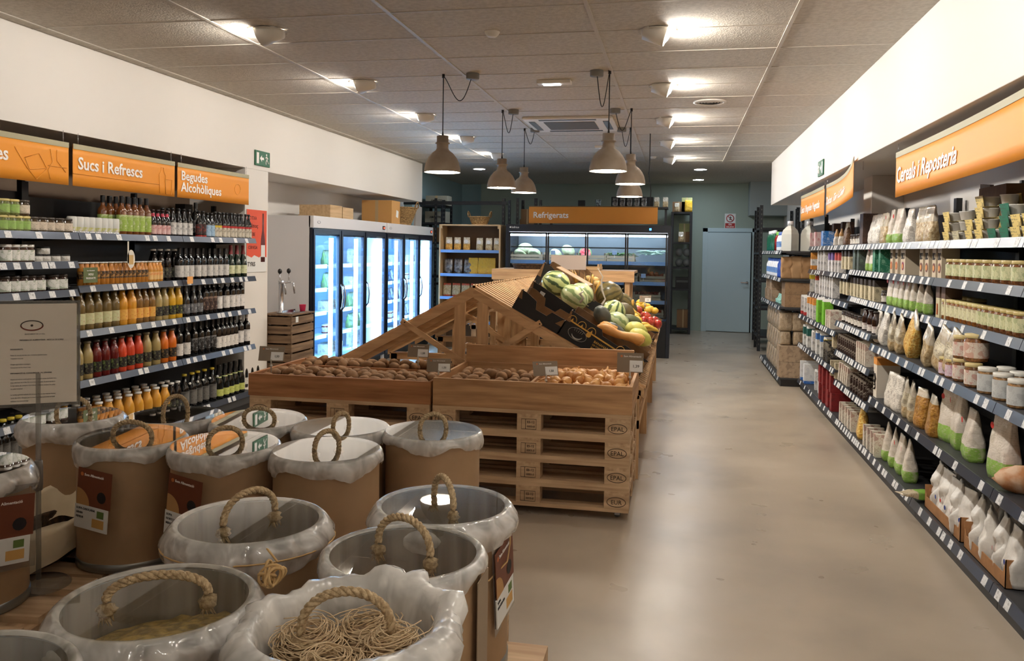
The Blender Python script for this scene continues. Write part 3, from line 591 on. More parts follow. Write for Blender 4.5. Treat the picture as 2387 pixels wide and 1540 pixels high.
KN = {  # key: (plural name, builder, category, description)
 'olive': ('jars', lambda: JR(.1, .042, (120, 128, 70), (206, 190, 120), (150, 186, 96)), 'jar', 'jar of green olives with a pale green label'),
 'veg': ('jars', lambda: JR(.1, .045, (84, 66, 44), (60, 50, 40), (214, 200, 180)), 'jar', 'dark vegetable jar with a cream label'),
 'can': ('cans', lambda: [('drink_can', MB().lathe([(0, 0), (.03, 0), (.033, .006), (.033, .02)], chrome, 14).lathe([(.033, .02), (.033, .045)], mat('can_fruit', (190, 190, 90), .35, col2=(214, 212, 204), nscale=30), 14, caps=False).lathe([(.033, .045), (.033, .11), (.028, .118), (0, .118)], mat('can_white', (206, 206, 200), .3), 14, caps=False).me('can'))], 'can', 'white drink can with a yellow fruit picture'),
 'cider': ('bottles', lambda: BL(.29, .037, 'wine', (110, 62, 24), (14, 12, 12), [(.1, .52, (150, 178, 76), (220, 220, 190))]), 'bottle', 'tall amber bottle with green label'),
 'pinkb': ('bottles', lambda: BL(.21, .03, 'beer', (24, 14, 16), (40, 14, 18), [(.08, .42, (214, 180, 176), (170, 40, 50))], (200, 70, 90)), 'bottle', 'small dark bottle with a pink neck'),
 'beerw': ('bottles', lambda: BL(.235, .031, 'beer', (16, 12, 12), (14, 14, 14), [(.08, .5, (212, 210, 206), (90, 90, 90))]), 'bottle', 'dark beer bottle with a white label'),
 'beerk': ('bottles', lambda: BL(.23, .03, 'beer', (14, 10, 10), (14, 14, 14), [(.03, .09, (200, 50, 44), (90, 20, 20)), (.12, .5, (40, 32, 32), (160, 60, 50))]), 'bottle', 'black beer bottle with a red stripe'),
 'beerb': ('bottles', lambda: BL(.22, .034, 'beer', (14, 10, 10), (14, 14, 14), [(.06, .5, (160, 190, 214), (80, 110, 140))]), 'bottle', 'dark bottle with a light blue label'),
 'beery': ('bottles', lambda: BL(.235, .029, 'beer', (18, 14, 12), (40, 40, 40), [(.05, .4, (206, 198, 180), (90, 80, 60)), (.4, .48, (220, 190, 60), (60, 40, 20))]), 'bottle', 'dark beer bottle with a cream and yellow label'),
 'beerr': ('bottles', lambda: BL(.235, .029, 'beer', (18, 14, 12), (40, 40, 40), [(.05, .4, (206, 198, 180), (90, 80, 60)), (.4, .48, (190, 44, 44), (90, 20, 20))]), 'bottle', 'dark beer bottle with a cream and red label'),
 'jarw': ('jars', lambda: JR(.115, .043, (84, 56, 40), (224, 222, 216), (226, 226, 220), lz=(.12, .7), ink=(90, 120, 60)), 'jar', 'brown preserve jar with white lid and label'),
 'jars': ('jars', lambda: JR(.05, .04, (206, 204, 198), (20, 18, 18), (228, 226, 220), lz=(.1, .8)), 'jar', 'squat white jar with a black lid'),
 'jark': ('jars', lambda: JR(.11, .046, (66, 44, 34), (44, 34, 28), (226, 226, 220), lz=(.12, .7), ink=(90, 120, 60)), 'jar', 'dark jar with black lid and white label'),
 'jsm': ('bottles', lambda: BL(.165, .029, 'small', (186, 122, 44), (224, 222, 216), [(.28, .6, (44, 34, 24), (220, 160, 80))]), 'bottle', 'small amber juice bottle with white cap'),
 'jsm2': ('bottles', lambda: BL(.165, .028, 'small', (206, 140, 50), (224, 222, 216), [(.12, .5, (226, 186, 120), (220, 110, 40))]), 'bottle', 'small juice bottle with an orange label'),
 'cola': ('bottles', lambda: BL(.26, .036, 'juice', (22, 16, 16), (220, 218, 214), [(.1, .42, (46, 44, 44), (150, 150, 120))]), 'bottle', 'black juice bottle with a white cap'),
 'wwht': ('bottles', lambda: BL(.27, .036, 'wine', (14, 12, 12), (24, 20, 20), [(.1, .46, (206, 204, 200), (140, 140, 140))]), 'bottle', 'dark wine bottle with a wide white label'),
 'wgrn': ('bottles', lambda: BL(.3, .037, 'champ', (14, 34, 22), (120, 30, 34), [(.12, .38, (214, 218, 180), (140, 150, 90))]), 'bottle', 'green bottle with red foil and pale green label'),
 'jgrn': ('bottles', lambda: BL(.275, .043, 'juice', (112, 92, 52), (80, 72, 58), [(.15, .43, (206, 206, 160), (190, 140, 110))]), 'bottle', 'large brownish juice bottle with a pale label'),
 'jor': ('bottles', lambda: BL(.275, .043, 'juice', (214, 150, 46), (96, 84, 60), [(.15, .43, (232, 178, 84), (200, 90, 40))]), 'bottle', 'large yellow orange juice bottle with orange label'),
 'jor2': ('bottles', lambda: BL(.275, .04, 'juice', (128, 92, 44), (96, 84, 60), [(.15, .43, (232, 178, 84), (200, 90, 40))]), 'bottle', 'large amber juice bottle with orange label'),
 'jpal': ('bottles', lambda: BL(.265, .04, 'juice', (168, 148, 96), (120, 112, 90), [(.14, .42, (34, 30, 28), (150, 150, 110))]), 'bottle', 'pale cloudy juice bottle with black label'),
 'jyel': ('bottles', lambda: BL(.265, .04, 'juice', (210, 164, 40), (214, 200, 160), [(.14, .42, (30, 28, 26), (170, 180, 90))]), 'bottle', 'bright yellow juice bottle with black label'),
 'jred': ('bottles', lambda: BL(.265, .04, 'juice', (104, 26, 24), (60, 50, 44), [(.14, .42, (30, 24, 24), (150, 170, 90))]), 'bottle', 'deep red juice bottle with black label'),
 'jcor': ('bottles', lambda: BL(.265, .04, 'juice', (214, 74, 44), (96, 84, 70), [(.14, .42, (30, 26, 24), (170, 170, 110))]), 'bottle', 'coral red juice bottle with black label'),
 'jcar': ('bottles', lambda: BL(.265, .04, 'juice', (216, 112, 34), (96, 84, 70), [(.14, .42, (30, 26, 24), (190, 150, 90))]), 'bottle', 'carrot orange juice bottle with black label'),
 'wgry': ('bottles', lambda: BL(.3, .037, 'champ', (26, 24, 24), (60, 58, 56), [(.1, .36, (96, 98, 102), (200, 200, 200))]), 'bottle', 'dark bottle with a silvery grey label'),
 'wdrk': ('bottles', lambda: BL(.31, .037, 'wine', (12, 9, 9), (150, 144, 136), [(.12, .5, (40, 18, 16), (180, 150, 130))]), 'bottle', 'wine bottle with a dark label'),
 'wfoil': ('bottles', lambda: BL(.31, .037, 'wine', (12, 9, 10), (186, 182, 178), [(.12, .48, (226, 222, 218), (150, 150, 150))]), 'bottle', 'wine bottle with pale foil and white label'),
 'wlow': ('bottles', lambda: BL(.31, .038, 'wine', (10, 9, 9), (16, 14, 14), [(.1, .42, (222, 218, 212), (120, 120, 120))]), 'bottle', 'black wine bottle with white label'),
 'wblk': ('bottles', lambda: BL(.3, .038, 'wine', (10, 9, 9), (14, 12, 12), [(.14, .5, (24, 22, 22), (170, 170, 170))]), 'bottle', 'black wine bottle with a black label'),
 'jtom': ('bottles', lambda: BL(.255, .043, 'juice', (218, 158, 56), (226, 224, 220), [(.14, .4, (34, 30, 28), (190, 190, 110))]), 'bottle', 'yellow juice bottle with a white lid'),
 'swing': ('bottles', lambda: BL(.3, .042, 'swing', (12, 12, 12), (214, 190, 60), [(.12, .52, (112, 110, 106), (40, 40, 40))])+[('wire_clasp', MB().tube([(.022, -.012, .235), (.05, -.012, .225), (.058, 0, .222), (.05, .012, .225), (.022, .012, .235)], .002, chrome, 5).ball(.011, paper, TR(.056, 0, .222), 8, 6).me('clasp'))], 'bottle', 'swing-top bottle with a grey label'),
 'cava': ('bottles', lambda: BL(.31, .043, 'champ', (14, 18, 14), (20, 18, 18), [(.1, .3, (196, 204, 112), (120, 130, 60))])+[('neck_band', MB().lathe([(.0275, .195), (.019, .22)], mat('band_g', (190, 196, 130), .5), 14, caps=False).me('band'))], 'bottle', 'sparkling wine bottle with small yellow-green label'),
 'cavag': ('bottles', lambda: BL(.32, .043, 'champ', (14, 16, 14), (214, 164, 84), [(.1, .3, (220, 216, 206), (120, 120, 110))]), 'bottle', 'sparkling wine bottle with golden foil'),
 'honey': ('jars', lambda: JR(.12, .04, (150, 92, 40), (206, 190, 130), (222, 218, 178), ink=(140, 120, 90), lz=(.2, .74)), 'jar', 'amber spread jar with a pale label'),
 'nutj': ('jars', lambda: JR(.12, .046, (132, 84, 48), (190, 170, 110), (214, 212, 170), ink=(120, 140, 80), lz=(.2, .74)), 'jar', 'nut butter jar with a green label'),
 'smj': ('jars', lambda: JR(.1, .031, (52, 32, 24), (40, 30, 24), (222, 216, 206), lz=(.14, .6)), 'jar', 'small dark jam jar with a white band'),
 'syrup': ('bottles', lambda: BL(.17, .03, 'small', (44, 24, 18), (30, 22, 20), [(.05, .35, (222, 216, 210), (120, 60, 50))]), 'bottle', 'short dark syrup bottle with a white band'),
 'whtj': ('jars', lambda: JR(.125, .044, (176, 132, 84), (226, 222, 212), (206, 208, 206), ink=(170, 170, 170), lz=(.1, .76)), 'jar', 'tahini jar with white lid'),
 'chocj': ('jars', lambda: JR(.14, .058, (150, 96, 56), (206, 186, 130), (226, 212, 196), ink=(180, 90, 60), lz=(.14, .7)), 'jar', 'large spread jar with a hazelnut label'),
 'chocs': ('jars', lambda: JR(.12, .042, (140, 92, 52), (206, 186, 130), (226, 216, 202), ink=(190, 80, 60), lz=(.12, .72)), 'jar', 'spread jar with a gold lid and white label'),
 'pinkj': ('jars', lambda: JR(.1, .04, (160, 110, 70), (200, 180, 120), (224, 206, 214), ink=(190, 50, 130), lz=(.1, .7)), 'jar', 'short jar with a magenta and white label'),
 'cpink': ('boxes', lambda: BX(.075, .12, .17, [(0, 1, (216, 190, 186))], ink=(180, 40, 60)), 'carton', 'pale pink food carton'),
 'cblue': ('boxes', lambda: BX(.1, .14, .17, [(0, 1, (44, 116, 190))], ink=(210, 220, 230)), 'carton', 'bright blue food carton'),
 'photo': ('boxes', lambda: BX(.13, .12, .27, [(0, 1, (70, 50, 42))], ink=(110, 80, 66)), 'carton', 'tall dark brown carton'),
 'cwht': ('cartons', lambda: BX(.07, .07, .2, [(0, 1, (222, 218, 214))], 'drink_carton', gable=1), 'carton', 'plain white drink carton'),
 'cor': ('cartons', lambda: BX(.07, .09, .2, [(0, .25, (216, 140, 52)), (.25, .62, (222, 218, 214)), (.62, 1, (224, 150, 60))], 'drink_carton'), 'carton', 'orange and white drink carton'),
 'cpur': ('cartons', lambda: BX(.07, .07, .2, [(0, .62, (226, 222, 218)), (.62, 1, (120, 96, 160))], 'drink_carton'), 'carton', 'drink carton with a violet top'),
 'ccor': ('cartons', lambda: BX(.07, .07, .2, [(0, .62, (226, 222, 218)), (.62, 1, (214, 92, 86))], 'drink_carton'), 'carton', 'drink carton with a coral top'),
 'cyel': ('cartons', lambda: BX(.07, .07, .2, [(0, .75, (222, 218, 210)), (.75, 1, (220, 196, 60))], 'drink_carton', gable=1), 'carton', 'drink carton with a yellow top'),
 'cred': ('cartons', lambda: BX(.07, .07, .2, [(0, .18, (196, 50, 48)), (.18, 1, (222, 218, 214))], 'drink_carton', gable=1), 'carton', 'drink carton with a red foot'),
 'crtop': ('cartons', lambda: BX(.07, .07, .2, [(0, .75, (222, 218, 214)), (.75, 1, (206, 80, 50))], 'drink_carton', gable=1), 'carton', 'drink carton with a red top'),
 'cotop': ('cartons', lambda: BX(.062, .08, .22, [(0, .7, (222, 218, 214)), (.7, 1, (228, 150, 60))], 'drink_carton'), 'carton', 'drink carton with an orange top'),
 'cgrn': ('cartons', lambda: BX(.09, .09, .23, [(0, 1, (120, 190, 50))], 'drink_carton', ink=(60, 110, 30), gable=1), 'carton', 'lime green drink carton'),
 'cgdk': ('cartons', lambda: BX(.07, .08, .21, [(0, .6, (222, 220, 214)), (.6, 1, (30, 96, 84))], 'drink_carton', gable=1), 'carton', 'drink carton with a dark green top'),
 'cblt': ('cartons', lambda: BX(.07, .08, .22, [(0, .7, (222, 220, 214)), (.7, 1, (60, 110, 176))], 'drink_carton', gable=1), 'carton', 'drink carton with a blue top'),
 'cblk': ('boxes', lambda: BX(.03, .12, .2, [(0, 1, (30, 26, 24))], ink=(190, 180, 160)), 'carton', 'slim black chocolate box'),
 'cyl': ('boxes', lambda: BX(.1, .14, .3, [(0, 1, (214, 156, 50))], ink=(190, 120, 40)), 'carton', 'tall mustard yellow box'),
 'cbluw': ('cartons', lambda: BX(.075, .2, .22, [(0, .15, (50, 110, 190)), (.15, 1, (228, 228, 228))], 'drink_carton', ink=(190, 190, 195)), 'carton', 'white milk carton with a blue foot'),
 'credb': ('boxes', lambda: BX(.09, .17, .17, [(0, 1, (134, 30, 32))], ink=(90, 20, 24)), 'carton', 'dark red tea box'),
 'slim': ('boxes', lambda: BX(.028, .12, .17, [(0, 1, (226, 218, 202))], ink=(150, 60, 50)), 'carton', 'slim white book-like packet'),
 'choc': ('bars', lambda: BX(.022, .1, .15, [(0, 1, (60, 40, 32))], 'chocolate_bar', ink=(226, 214, 196)), 'chocolate bar', 'upright dark chocolate bar'),
 'tea': ('boxes', lambda: BX(.075, .12, .14, [(0, 1, (196, 182, 150))], ink=(90, 70, 60)), 'carton', 'beige tea box'),
 'teag': ('boxes', lambda: BX(.07, .1, .2, [(0, 1, (30, 116, 84))], ink=(150, 200, 170)), 'carton', 'emerald green tea box'),
 'teab': ('boxes', lambda: BX(.07, .1, .17, [(0, .7, (206, 194, 160)), (.7, 1, (60, 50, 44))], ink=(60, 50, 44)), 'carton', 'cream coffee box with a dark window'),
 'clearp': ('boxes', lambda: BX(.07, .1, .21, [(0, 1, (74, 84, 78))], ink=(120, 140, 124)), 'carton', 'dark greenish packet'),
 'kbag': ('bags', lambda: PC(.09, .07, .17, [(0, .55, (214, 206, 196)), (.55, 1, (176, 132, 78))], 'coffee_bag', 3), 'bag', 'small brown paper bag with a white label'),
 'kraftb': ('bags', lambda: PC(.14, .1, .27, [(0, 1, (176, 140, 100))], 'paper_bag', 5, noprint=True, rough=.7, lump=.3), 'bag', 'crumpled kraft paper bag'),
 'kraftb2': ('bags', lambda: PC(.13, .1, .26, [(0, 1, (168, 130, 90))], 'paper_bag', 8, noprint=True, rough=.7, lump=.4), 'bag', 'narrow kraft paper bag'),
 'brown': ('bags', lambda: PC(.12, .08, .22, [(0, .8, beans), (.8, 1, clearbag)], 'food_bag', 4), 'bag', 'clear bag of brown cereal'),
 'wbag': ('bags', lambda: PC(.13, .1, .24, [(0, 1, (226, 220, 210))], 'food_bag', 6, lump=.25), 'bag', 'white cereal bag with a folded top'),
 'bbag': ('bags', lambda: brandbag(.15, .1, .26, 2), 'bag', 'white and green cereal bag with a red emblem'),
 'bbag2': ('bags', lambda: brandbag(.1, .07, .23, 9), 'bag', 'slender white and green bag with a red emblem'),
 'bbagL': ('bags', lambda: brandbag(.17, .11, .33, 12), 'bag', 'tall white and green flour bag with a red emblem'),
 'clrb': ('bags', lambda: PC(.13, .08, .24, [(0, .6, nuts), (.6, 1, clearbag)], 'food_bag', 7, lump=.3), 'bag', 'clear crinkled bag of seeds'),
 'cornb': ('bags', lambda: PC(.17, .11, .3, [(0, .85, corn), (.85, 1, clearbag)], 'popcorn_bag', 11, lump=.15, gus=.8), 'bag', 'clear bag full of yellow puffed corn'),
 'cornd': ('bags', lambda: PC(.13, .09, .24, [(0, .8, cornd), (.8, 1, clearbag)], 'food_bag', 13, lump=.15, gus=.8), 'bag', 'clear bag of dark golden puffed cereal'),
 'mix': ('bags', lambda: PC(.13, .08, .25, [(0, .3, nuts), (.3, .65, (206, 196, 170)), (.65, 1, clearbag)], 'food_bag', 14, lump=.3), 'bag', 'crinkly clear bag of pasta with a label'),
 'flour': ('sacks', lambda: withdot(PC(.12, .09, .24, [(0, .3, flourm), (.3, 1, flourm)], 'flour_bag', 21, lump=.6, fin=.1), -.05, .09, .012, 0, mat('flour_blue', (30, 60, 140), .5), 'printed_mark'), 'bag', 'crumpled white flour bag'),
 'flour2': ('sacks', lambda: withdot(PC(.12, .1, .25, [(0, 1, flourm)], 'flour_bag', 27, lump=.8), -.052, .1, .01), 'bag', 'puffy white flour bag with a red mark'),
 'pasta': ('bags', lambda: withdot(PC(.13, .08, .25, [(0, .52, pastam), (.52, 1, clearbag)], 'pasta_bag', 31), .043, .17, .036, 0, paper, 'round_sticker'), 'bag', 'clear bag of yellow pasta with a round sticker'),
 'pastap': ('bags', lambda: withdot(PC(.13, .08, .24, [(0, .5, pastap), (.5, 1, clearbag)], 'pasta_bag', 33), .043, .16, .036, 0, paper, 'round_sticker'), 'bag', 'clear bag of pale pasta with a round sticker'),
 'silv': ('bags', lambda: PC(.14, .08, .25, [(0, 1, silver)], 'snack_bag', 35, lump=.3), 'bag', 'shiny dark silver snack bag'),
 'yell': ('bags', lambda: PC(.17, .08, .27, [(0, 1, (214, 170, 50))], 'crisp_bag', 37, ink=(190, 150, 60)), 'bag', 'yellow crisp bag'),
 'redb': ('bags', lambda: PC(.14, .08, .22, [(0, .12, (190, 70, 40)), (.12, .85, pastap), (.85, 1, (190, 80, 50))], 'rusk_bag', 39), 'bag', 'clear rusk bag with red ends'),
 'jugw': ('jugs', lambda: [('plastic_jug', MB().lathe([(0, 0), (.098, 0), (.1, .01), (.1, .2), (.085, .25), (.045, .29), (.032, .3), (.032, .33)], mat('jug_hdpe', (206, 206, 196), .35), 4, RZ(pi/4)@Matrix.Identity(4), smooth=False).me('jug')), ('cap', MB().lathe([(.03, .315), (.036, .318), (.034, .36), (0, .362)], white, 14, caps=False).me('cap'))], 'jug', 'large translucent white detergent jug'),
 'greenb': ('bottles', lambda: [('detergent_bottle', MB().lathe([(0, 0), (.04, 0), (.043, .02), (.043, .18), (.03, .22), (.018, .24)], mat('green_liq', (20, 92, 66), .2), 14).me('b')), ('cap', MB().lathe([(.02, .235), (.022, .24), (.02, .28), (0, .28)], white, 12, caps=False).me('cap'))], 'bottle', 'green cleaning bottle with white cap'),
 'redbt': ('bottles', lambda: [('detergent_bottle', MB().lathe([(0, 0), (.035, 0), (.036, .16), (.02, .2), (.014, .21)], mat('red_liq', (150, 30, 24), .2), 12).me('b')), ('cap', MB().lathe([(.016, .205), (.018, .25), (0, .25)], mat('cap_green', (120, 190, 60), .4), 10, caps=False).me('cap'))], 'bottle', 'red cleaning bottle with green cap'),
 'wblbt': ('bottles', lambda: [('detergent_bottle', MB().lathe([(0, 0), (.04, 0), (.042, .02), (.04, .15), (.025, .19), (.016, .2)], white, 14).me('b')), ('cap', MB().lathe([(.018, .195), (.02, .24), (0, .24)], mat('cap_blue', (50, 90, 170), .4), 12, caps=False).me('cap')), ('label', MB().lathe([(.043, .05), (.0425, .12)], print_mat('lbl_blue', (120, 160, 210), (60, 90, 160), 60), 14, caps=False).me('label'))], 'bottle', 'white cleaning bottle with blue cap'),
 'bluebt': ('bottles', lambda: [('detergent_bottle', MB().lathe([(0, 0), (.04, 0), (.042, .02), (.04, .16), (.02, .21), (.02, .24)], mat('blue_pl', (44, 78, 168), .3), 14).me('b'))], 'bottle', 'royal blue cleaning bottle'),
 'kbox': ('boxes', lambda: BX(.13, .16, .15, [(0, 1, (172, 148, 122))], 'cardboard_pack', ink=(110, 90, 74)), 'box', 'small kraft cardboard pack'),
 'roll': ('packs', lambda: PC(.2, .16, .26, [(0, 1, (176, 156, 130))], 'paper_roll_pack', 41, lump=.15, flat=3, ink=(110, 90, 70)), 'pack', 'kraft-wrapped pack of paper rolls'),
 'big': ('boxes', lambda: BX(.42, .34, .15, [(0, 1, (152, 122, 90))], 'cardboard_box', ink=(120, 92, 66)), 'box', 'wide brown cardboard box'),
 'teal': ('bags', lambda: PC(.12, .1, .12, [(0, 1, (150, 200, 186))], 'soap_bag', 43, lump=.6, noprint=True), 'bag', 'small mint green bag'),
}
def yU(u, X, z):
    k = (u-1193.5)/F_PX; dz = z-CAMH
    return (rr.x*X+rr.z*dz-k*(fw.x*X+fw.z*dz))/(k*fw.y-rr.y)
JIT = random.Random(3)
def row(side, z, u0, u1, n, key, where, depth=1, x=None, off=.02, dstep=.095, rz=0, tier='', lean=0, jit=.004, keys=None, zadd=0):
    """n things in a row parallel to the shelf front, between picture columns u0 and u1; depth = rows one behind the other"""
    xf = x if x is not None else (-4.0 if side < 0 else 1.5)
    e = KN[key]
    for d in range(depth):
        X = xf+side*(off+d*dstep+.045); zz = z+.001+zadd+.055*sin(abs(lean)*1.3)
        ya, yb = sorted((yU(u0, xf+side*(off+.045), zz), yU(u1, xf+side*(off+.045), zz)))
        for i in range(n):
            yy = ya+(i+.5)*(yb-ya)/n+JIT.uniform(-jit, jit)
            t = tier or ('' if depth == 1 else ['front row', 'second row', 'third row'][d])
            k2 = keys[i % len(keys)] if keys else key
            jr = .28 if KN[k2][2] == 'bag' else .07; spawn(k2, (X+JIT.uniform(-.004, .004), yy, zz), JIT.uniform(-jr, jr)+rz, where, t, rot=(abs(lean)*1.3, 0, JIT.uniform(-jr, jr)*.5+rz) if lean else None)
w1, w2, w3, w4, w5 = ['on the '+q+' left-wall shelf' for q in ('top', 'second', 'third', 'fourth', 'bottom')]
z1, z2, z3, z4, z5 = LS
row(-1, z1, -8, 62, 4, 'olive', w1); row(-1, z1, -8, 40, 2, 'olive', w1, zadd=.101, tier='upper layer')
row(-1, z1, 62, 160, 5, 'veg', w1); row(-1, z1, 38, 62, 1, 'veg', w1, zadd=.101, tier='upper layer')
row(-1, z1, 160, 272, 8, 'can', w1); row(-1, z1, 232, 262, 2, 'cider', w1, off=.12, tier='rear'); row(-1, z1, 274, 348, 5, 'cider', w1, depth=2)
row(-1, z1, 350, 394, 4, 'pinkb', w1); row(-1, z1, 396, 446, 4, 'beerw', w1, depth=2); row(-1, z1, 448, 464, 1, 'wblk', w1, off=.05)
row(-1, z1, 458, 478, 2, 'beerk', w1); row(-1, z1, 478, 497, 2, 'beerb', w1); row(-1, z1, 498, 514, 2, 'beery', w1); row(-1, z1, 515, 584, 8, 'beerr', w1, depth=2)
wb = 'on the upper leftmost shelf'
row(-1, 1.452, 0, 72, 4, 'jarw', wb); row(-1, 1.452, 74, 110, 2, 'jars', wb); row(-1, 1.452, 92, 110, 1, 'jars', wb, zadd=.051, tier='upper layer'); row(-1, 1.452, 112, 160, 2, 'jars', 'on the upper leftmost shelf end')
row(-1, 1.262, -6, 98, 5, 'jark', 'on the shelf above the notice', depth=1); row(-1, 1.262, 112, 152, 2, 'jark', 'beside the small juices')
row(-1, z2, 184, 342, 15, 'jsm', w2, depth=1); row(-1, z2, 343, 375, 4, 'jsm2', w2); row(-1, z2, 350, 412, 4, 'cola', w2, off=.09, tier='set back')
row(-1, z2, 412, 447, 3, 'wwht', w2, depth=1); row(-1, z2, 452, 530, 6, 'wwht', w2, tier='after the gap', depth=1); row(-1, z2, 530, 572, 3, 'wgrn', w2)
row(-1, .99, -10, 170, 7, 'wblk', 'on the shelf hidden behind the notice'); row(-1, .19, -20, 52, 4, 'swing', 'on the bottom shelf left of the drums', depth=1)
row(-1, z3, 150, 274, 6, 'jgrn', w3); row(-1, z3, 275, 312, 2, 'jor', w3); row(-1, z3, 313, 357, 3, 'jor2', w3); row(-1, z3, 358, 389, 2, 'jpal', w3); row(-1, z3, 390, 422, 2, 'jyel', w3)
row(-1, z3, 424, 470, 3, 'wgry', w3); row(-1, z3, 471, 500, 3, 'wdrk', w3); row(-1, z3, 501, 533, 2, 'wfoil', w3); row(-1, z3, 534, 566, 3, 'wfoil', w3, tier='right group')
row(-1, z4, 170, 213, 2, 'jpal', w4); row(-1, z4, 214, 272, 3, 'jred', w4); row(-1, z4, 273, 330, 3, 'jcor', w4); row(-1, z4, 330, 372, 2, 'jpal', w4, tier='middle pair'); row(-1, z4, 373, 407, 2, 'jcar', w4)
row(-1, z4, 408, 440, 2, 'wlow', w4, tier='beside the juices'); row(-1, z4, 444, 500, 4, 'wblk', w4, off=.04); row(-1, z4, 501, 550, 5, 'wlow', w4); row(-1, z4, 551, 582, 2, 'wfoil', w4)
row(-1, z5, 190, 392, 9, 'jtom', w5, depth=3, dstep=.092); row(-1, z5, 393, 420, 2, 'cola', w5, depth=2); row(-1, z5, 421, 500, 5, 'swing', w5, depth=1, off=.03); row(-1, z5, 502, 566, 5, 'cava', w5); row(-1, z5, 560, 600, 3, 'cavag', w5, off=.14)
# right wall
def rrow(z, u0, u1, n, key, where, x=1.5, **k): row(1, z, u0, u1, n, key, where, x=x, **k)
a1, a2, a3, a4, a5, a6 = ['on the '+s+' far right-wall shelf' for s in ('top', 'second', 'third', 'fourth', 'fifth', 'bottom')]
rrow(1.665, 1895, 1918, 2, 'cpink', a1, off=.04); rrow(1.665, 1919, 1945, 1, 'cblue', a1, off=.05); rrow(1.665, 1898, 1985, 5, 'photo', a1, off=.24); rrow(1.665, 1946, 1966, 2, 'kbag', a1); rrow(1.665, 1966, 1988, 1, 'brown', a1)
rrow(1.40, 1893, 1908, 1, 'cor', a2); rrow(1.40, 1909, 1932, 3, 'cwht', a2); rrow(1.40, 1935, 1951, 2, 'cpur', a2); rrow(1.40, 1952, 1966, 2, 'ccor', a2)
rrow(1.137, 1890, 1900, 1, 'cyel', a3); rrow(1.137, 1901, 1915, 1, 'crtop', a3); rrow(1.137, 1916, 1950, 6, 'cwht', a3)
rrow(.878, 1871, 1886, 2, 'cred', a4, x=1.4); rrow(.878, 1887, 1907, 3, 'cotop', a4, x=1.4); rrow(.878, 1908, 1935, 2, 'cgrn', a4, x=1.4); rrow(.878, 1937, 1952, 3, 'slim', a4, x=1.4)
rrow(.54, 1877, 1894, 2, 'cgdk', a5, x=1.4); rrow(.54, 1895, 1905, 1, 'cwht', a5, x=1.4); rrow(.54, 1907, 1925, 2, 'cblt', a5, x=1.4); rrow(.54, 1926, 1932, 1, 'cyel', a5, x=1.4); rrow(.54, 1933, 1945, 4, 'cblk', a5, x=1.4)
rrow(.115, 1865, 1899, 4, 'cbluw', a6, x=1.41, off=.06); rrow(.115, 1903, 1920, 2, 'cwht', a6, x=1.41, off=.05); rrow(.115, 1925, 1962, 4, 'credb', a6, x=1.41, off=.05, zadd=0); rrow(.115, 1925, 1962, 4, 'credb', a6, x=1.41, off=.05, zadd=.171, tier='upper layer')
b1, b2, b3, b4, b5, b6, b7 = ['on the '+s+' sweets-bay shelf' for s in ('top', 'second', 'third', 'fourth', 'fifth', 'sixth', 'bottom')]
rrow(1.665, 1988, 2012, 4, 'smj', b1); rrow(1.665, 2015, 2032, 1, 'photo', b1, off=.05); rrow(1.665, 2034, 2056, 2, 'wbag', b1); rrow(1.665, 2058, 2072, 1, 'clrb', b1)
rrow(1.445, 1970, 1996, 3, 'teab', b2); rrow(1.445, 1998, 2018, 2, 'clearp', b2); rrow(1.445, 2021, 2044, 2, 'bbag2', b2); 
rrow(1.21, 1966, 2000, 4, 'teab', b3); rrow(1.21, 2000, 2055, 6, 'teab', b3, tier='right group'); 
rrow(.985, 1968, 2012, 6, 'smj', b4, x=1.4); rrow(.985, 2012, 2048, 3, 'syrup', b4, x=1.4)
rrow(.725, 1949, 1962, 1, 'tea', b5, x=1.4); rrow(.725, 1962, 1985, 5, 'choc', b5, x=1.4); rrow(.725, 1985, 2012, 6, 'choc', b5, x=1.4, tier='middle group'); rrow(.725, 2013, 2036, 5, 'slim', b5, x=1.4)
rrow(.455, 1946, 1966, 2, 'tea', b6, x=1.4); rrow(.455, 1968, 1992, 5, 'slim', b6, x=1.4, lean=.25); rrow(.455, 1994, 2030, 6, 'choc', b6, x=1.4)
rrow(.115, 1970, 2002, 5, 'slim', b7, x=1.41); rrow(.115, 2004, 2020, 1, 'cornb', b7, x=1.41)
c1, c2, c3, c4, c5, c6 = ['on the '+s+' cereal-bay shelf' for s in ('top', 'second', 'third', 'fourth', 'fifth', 'bottom')]
rrow(1.665, 2074, 2108, 2, 'bbag', c1, off=.05); rrow(1.665, 2109, 2142, 1, 'wbag', c1, off=.05); rrow(1.665, 2143, 2180, 2, 'clrb', c1, off=.05)
rrow(1.445, 2046, 2071, 2, 'teag', c2)
rrow(1.21, 2058, 2072, 1, 'smj', c3); rrow(1.21, 2074, 2172, 7, 'bbag2', c3)
rrow(.925, 2040, 2075, 2, 'wbag', c4, x=1.4, off=.05, lean=-.12); rrow(.925, 2076, 2105, 2, 'mix', c4, x=1.4, lean=-.2); rrow(.925, 2108, 2146, 1, 'cornb', c4, x=1.4, off=.05, lean=-.5)
rrow(.54, 2078, 2105, 2, 'wbag', c5, x=1.4); rrow(.54, 2106, 2136, 2, 'mix', c5, x=1.4); rrow(.54, 2137, 2190, 2, 'cornd', c5, x=1.4)
rrow(.115, 2028, 2062, 4, 'slim', c6, x=1.41); rrow(.115, 2063, 2130, 4, 'bbag', c6, x=1.41, off=.05)
d1, d2, d3, d4, d5, d6 = ['on the '+s+' near right-wall shelf' for s in ('top', 'second', 'third', 'fourth', 'fifth', 'bottom')]
rrow(1.445, 2218, 2300, 5, 'nutj', d2, depth=1); rrow(1.445, 2302, 2395, 4, 'nutj', d2, tier='right group')
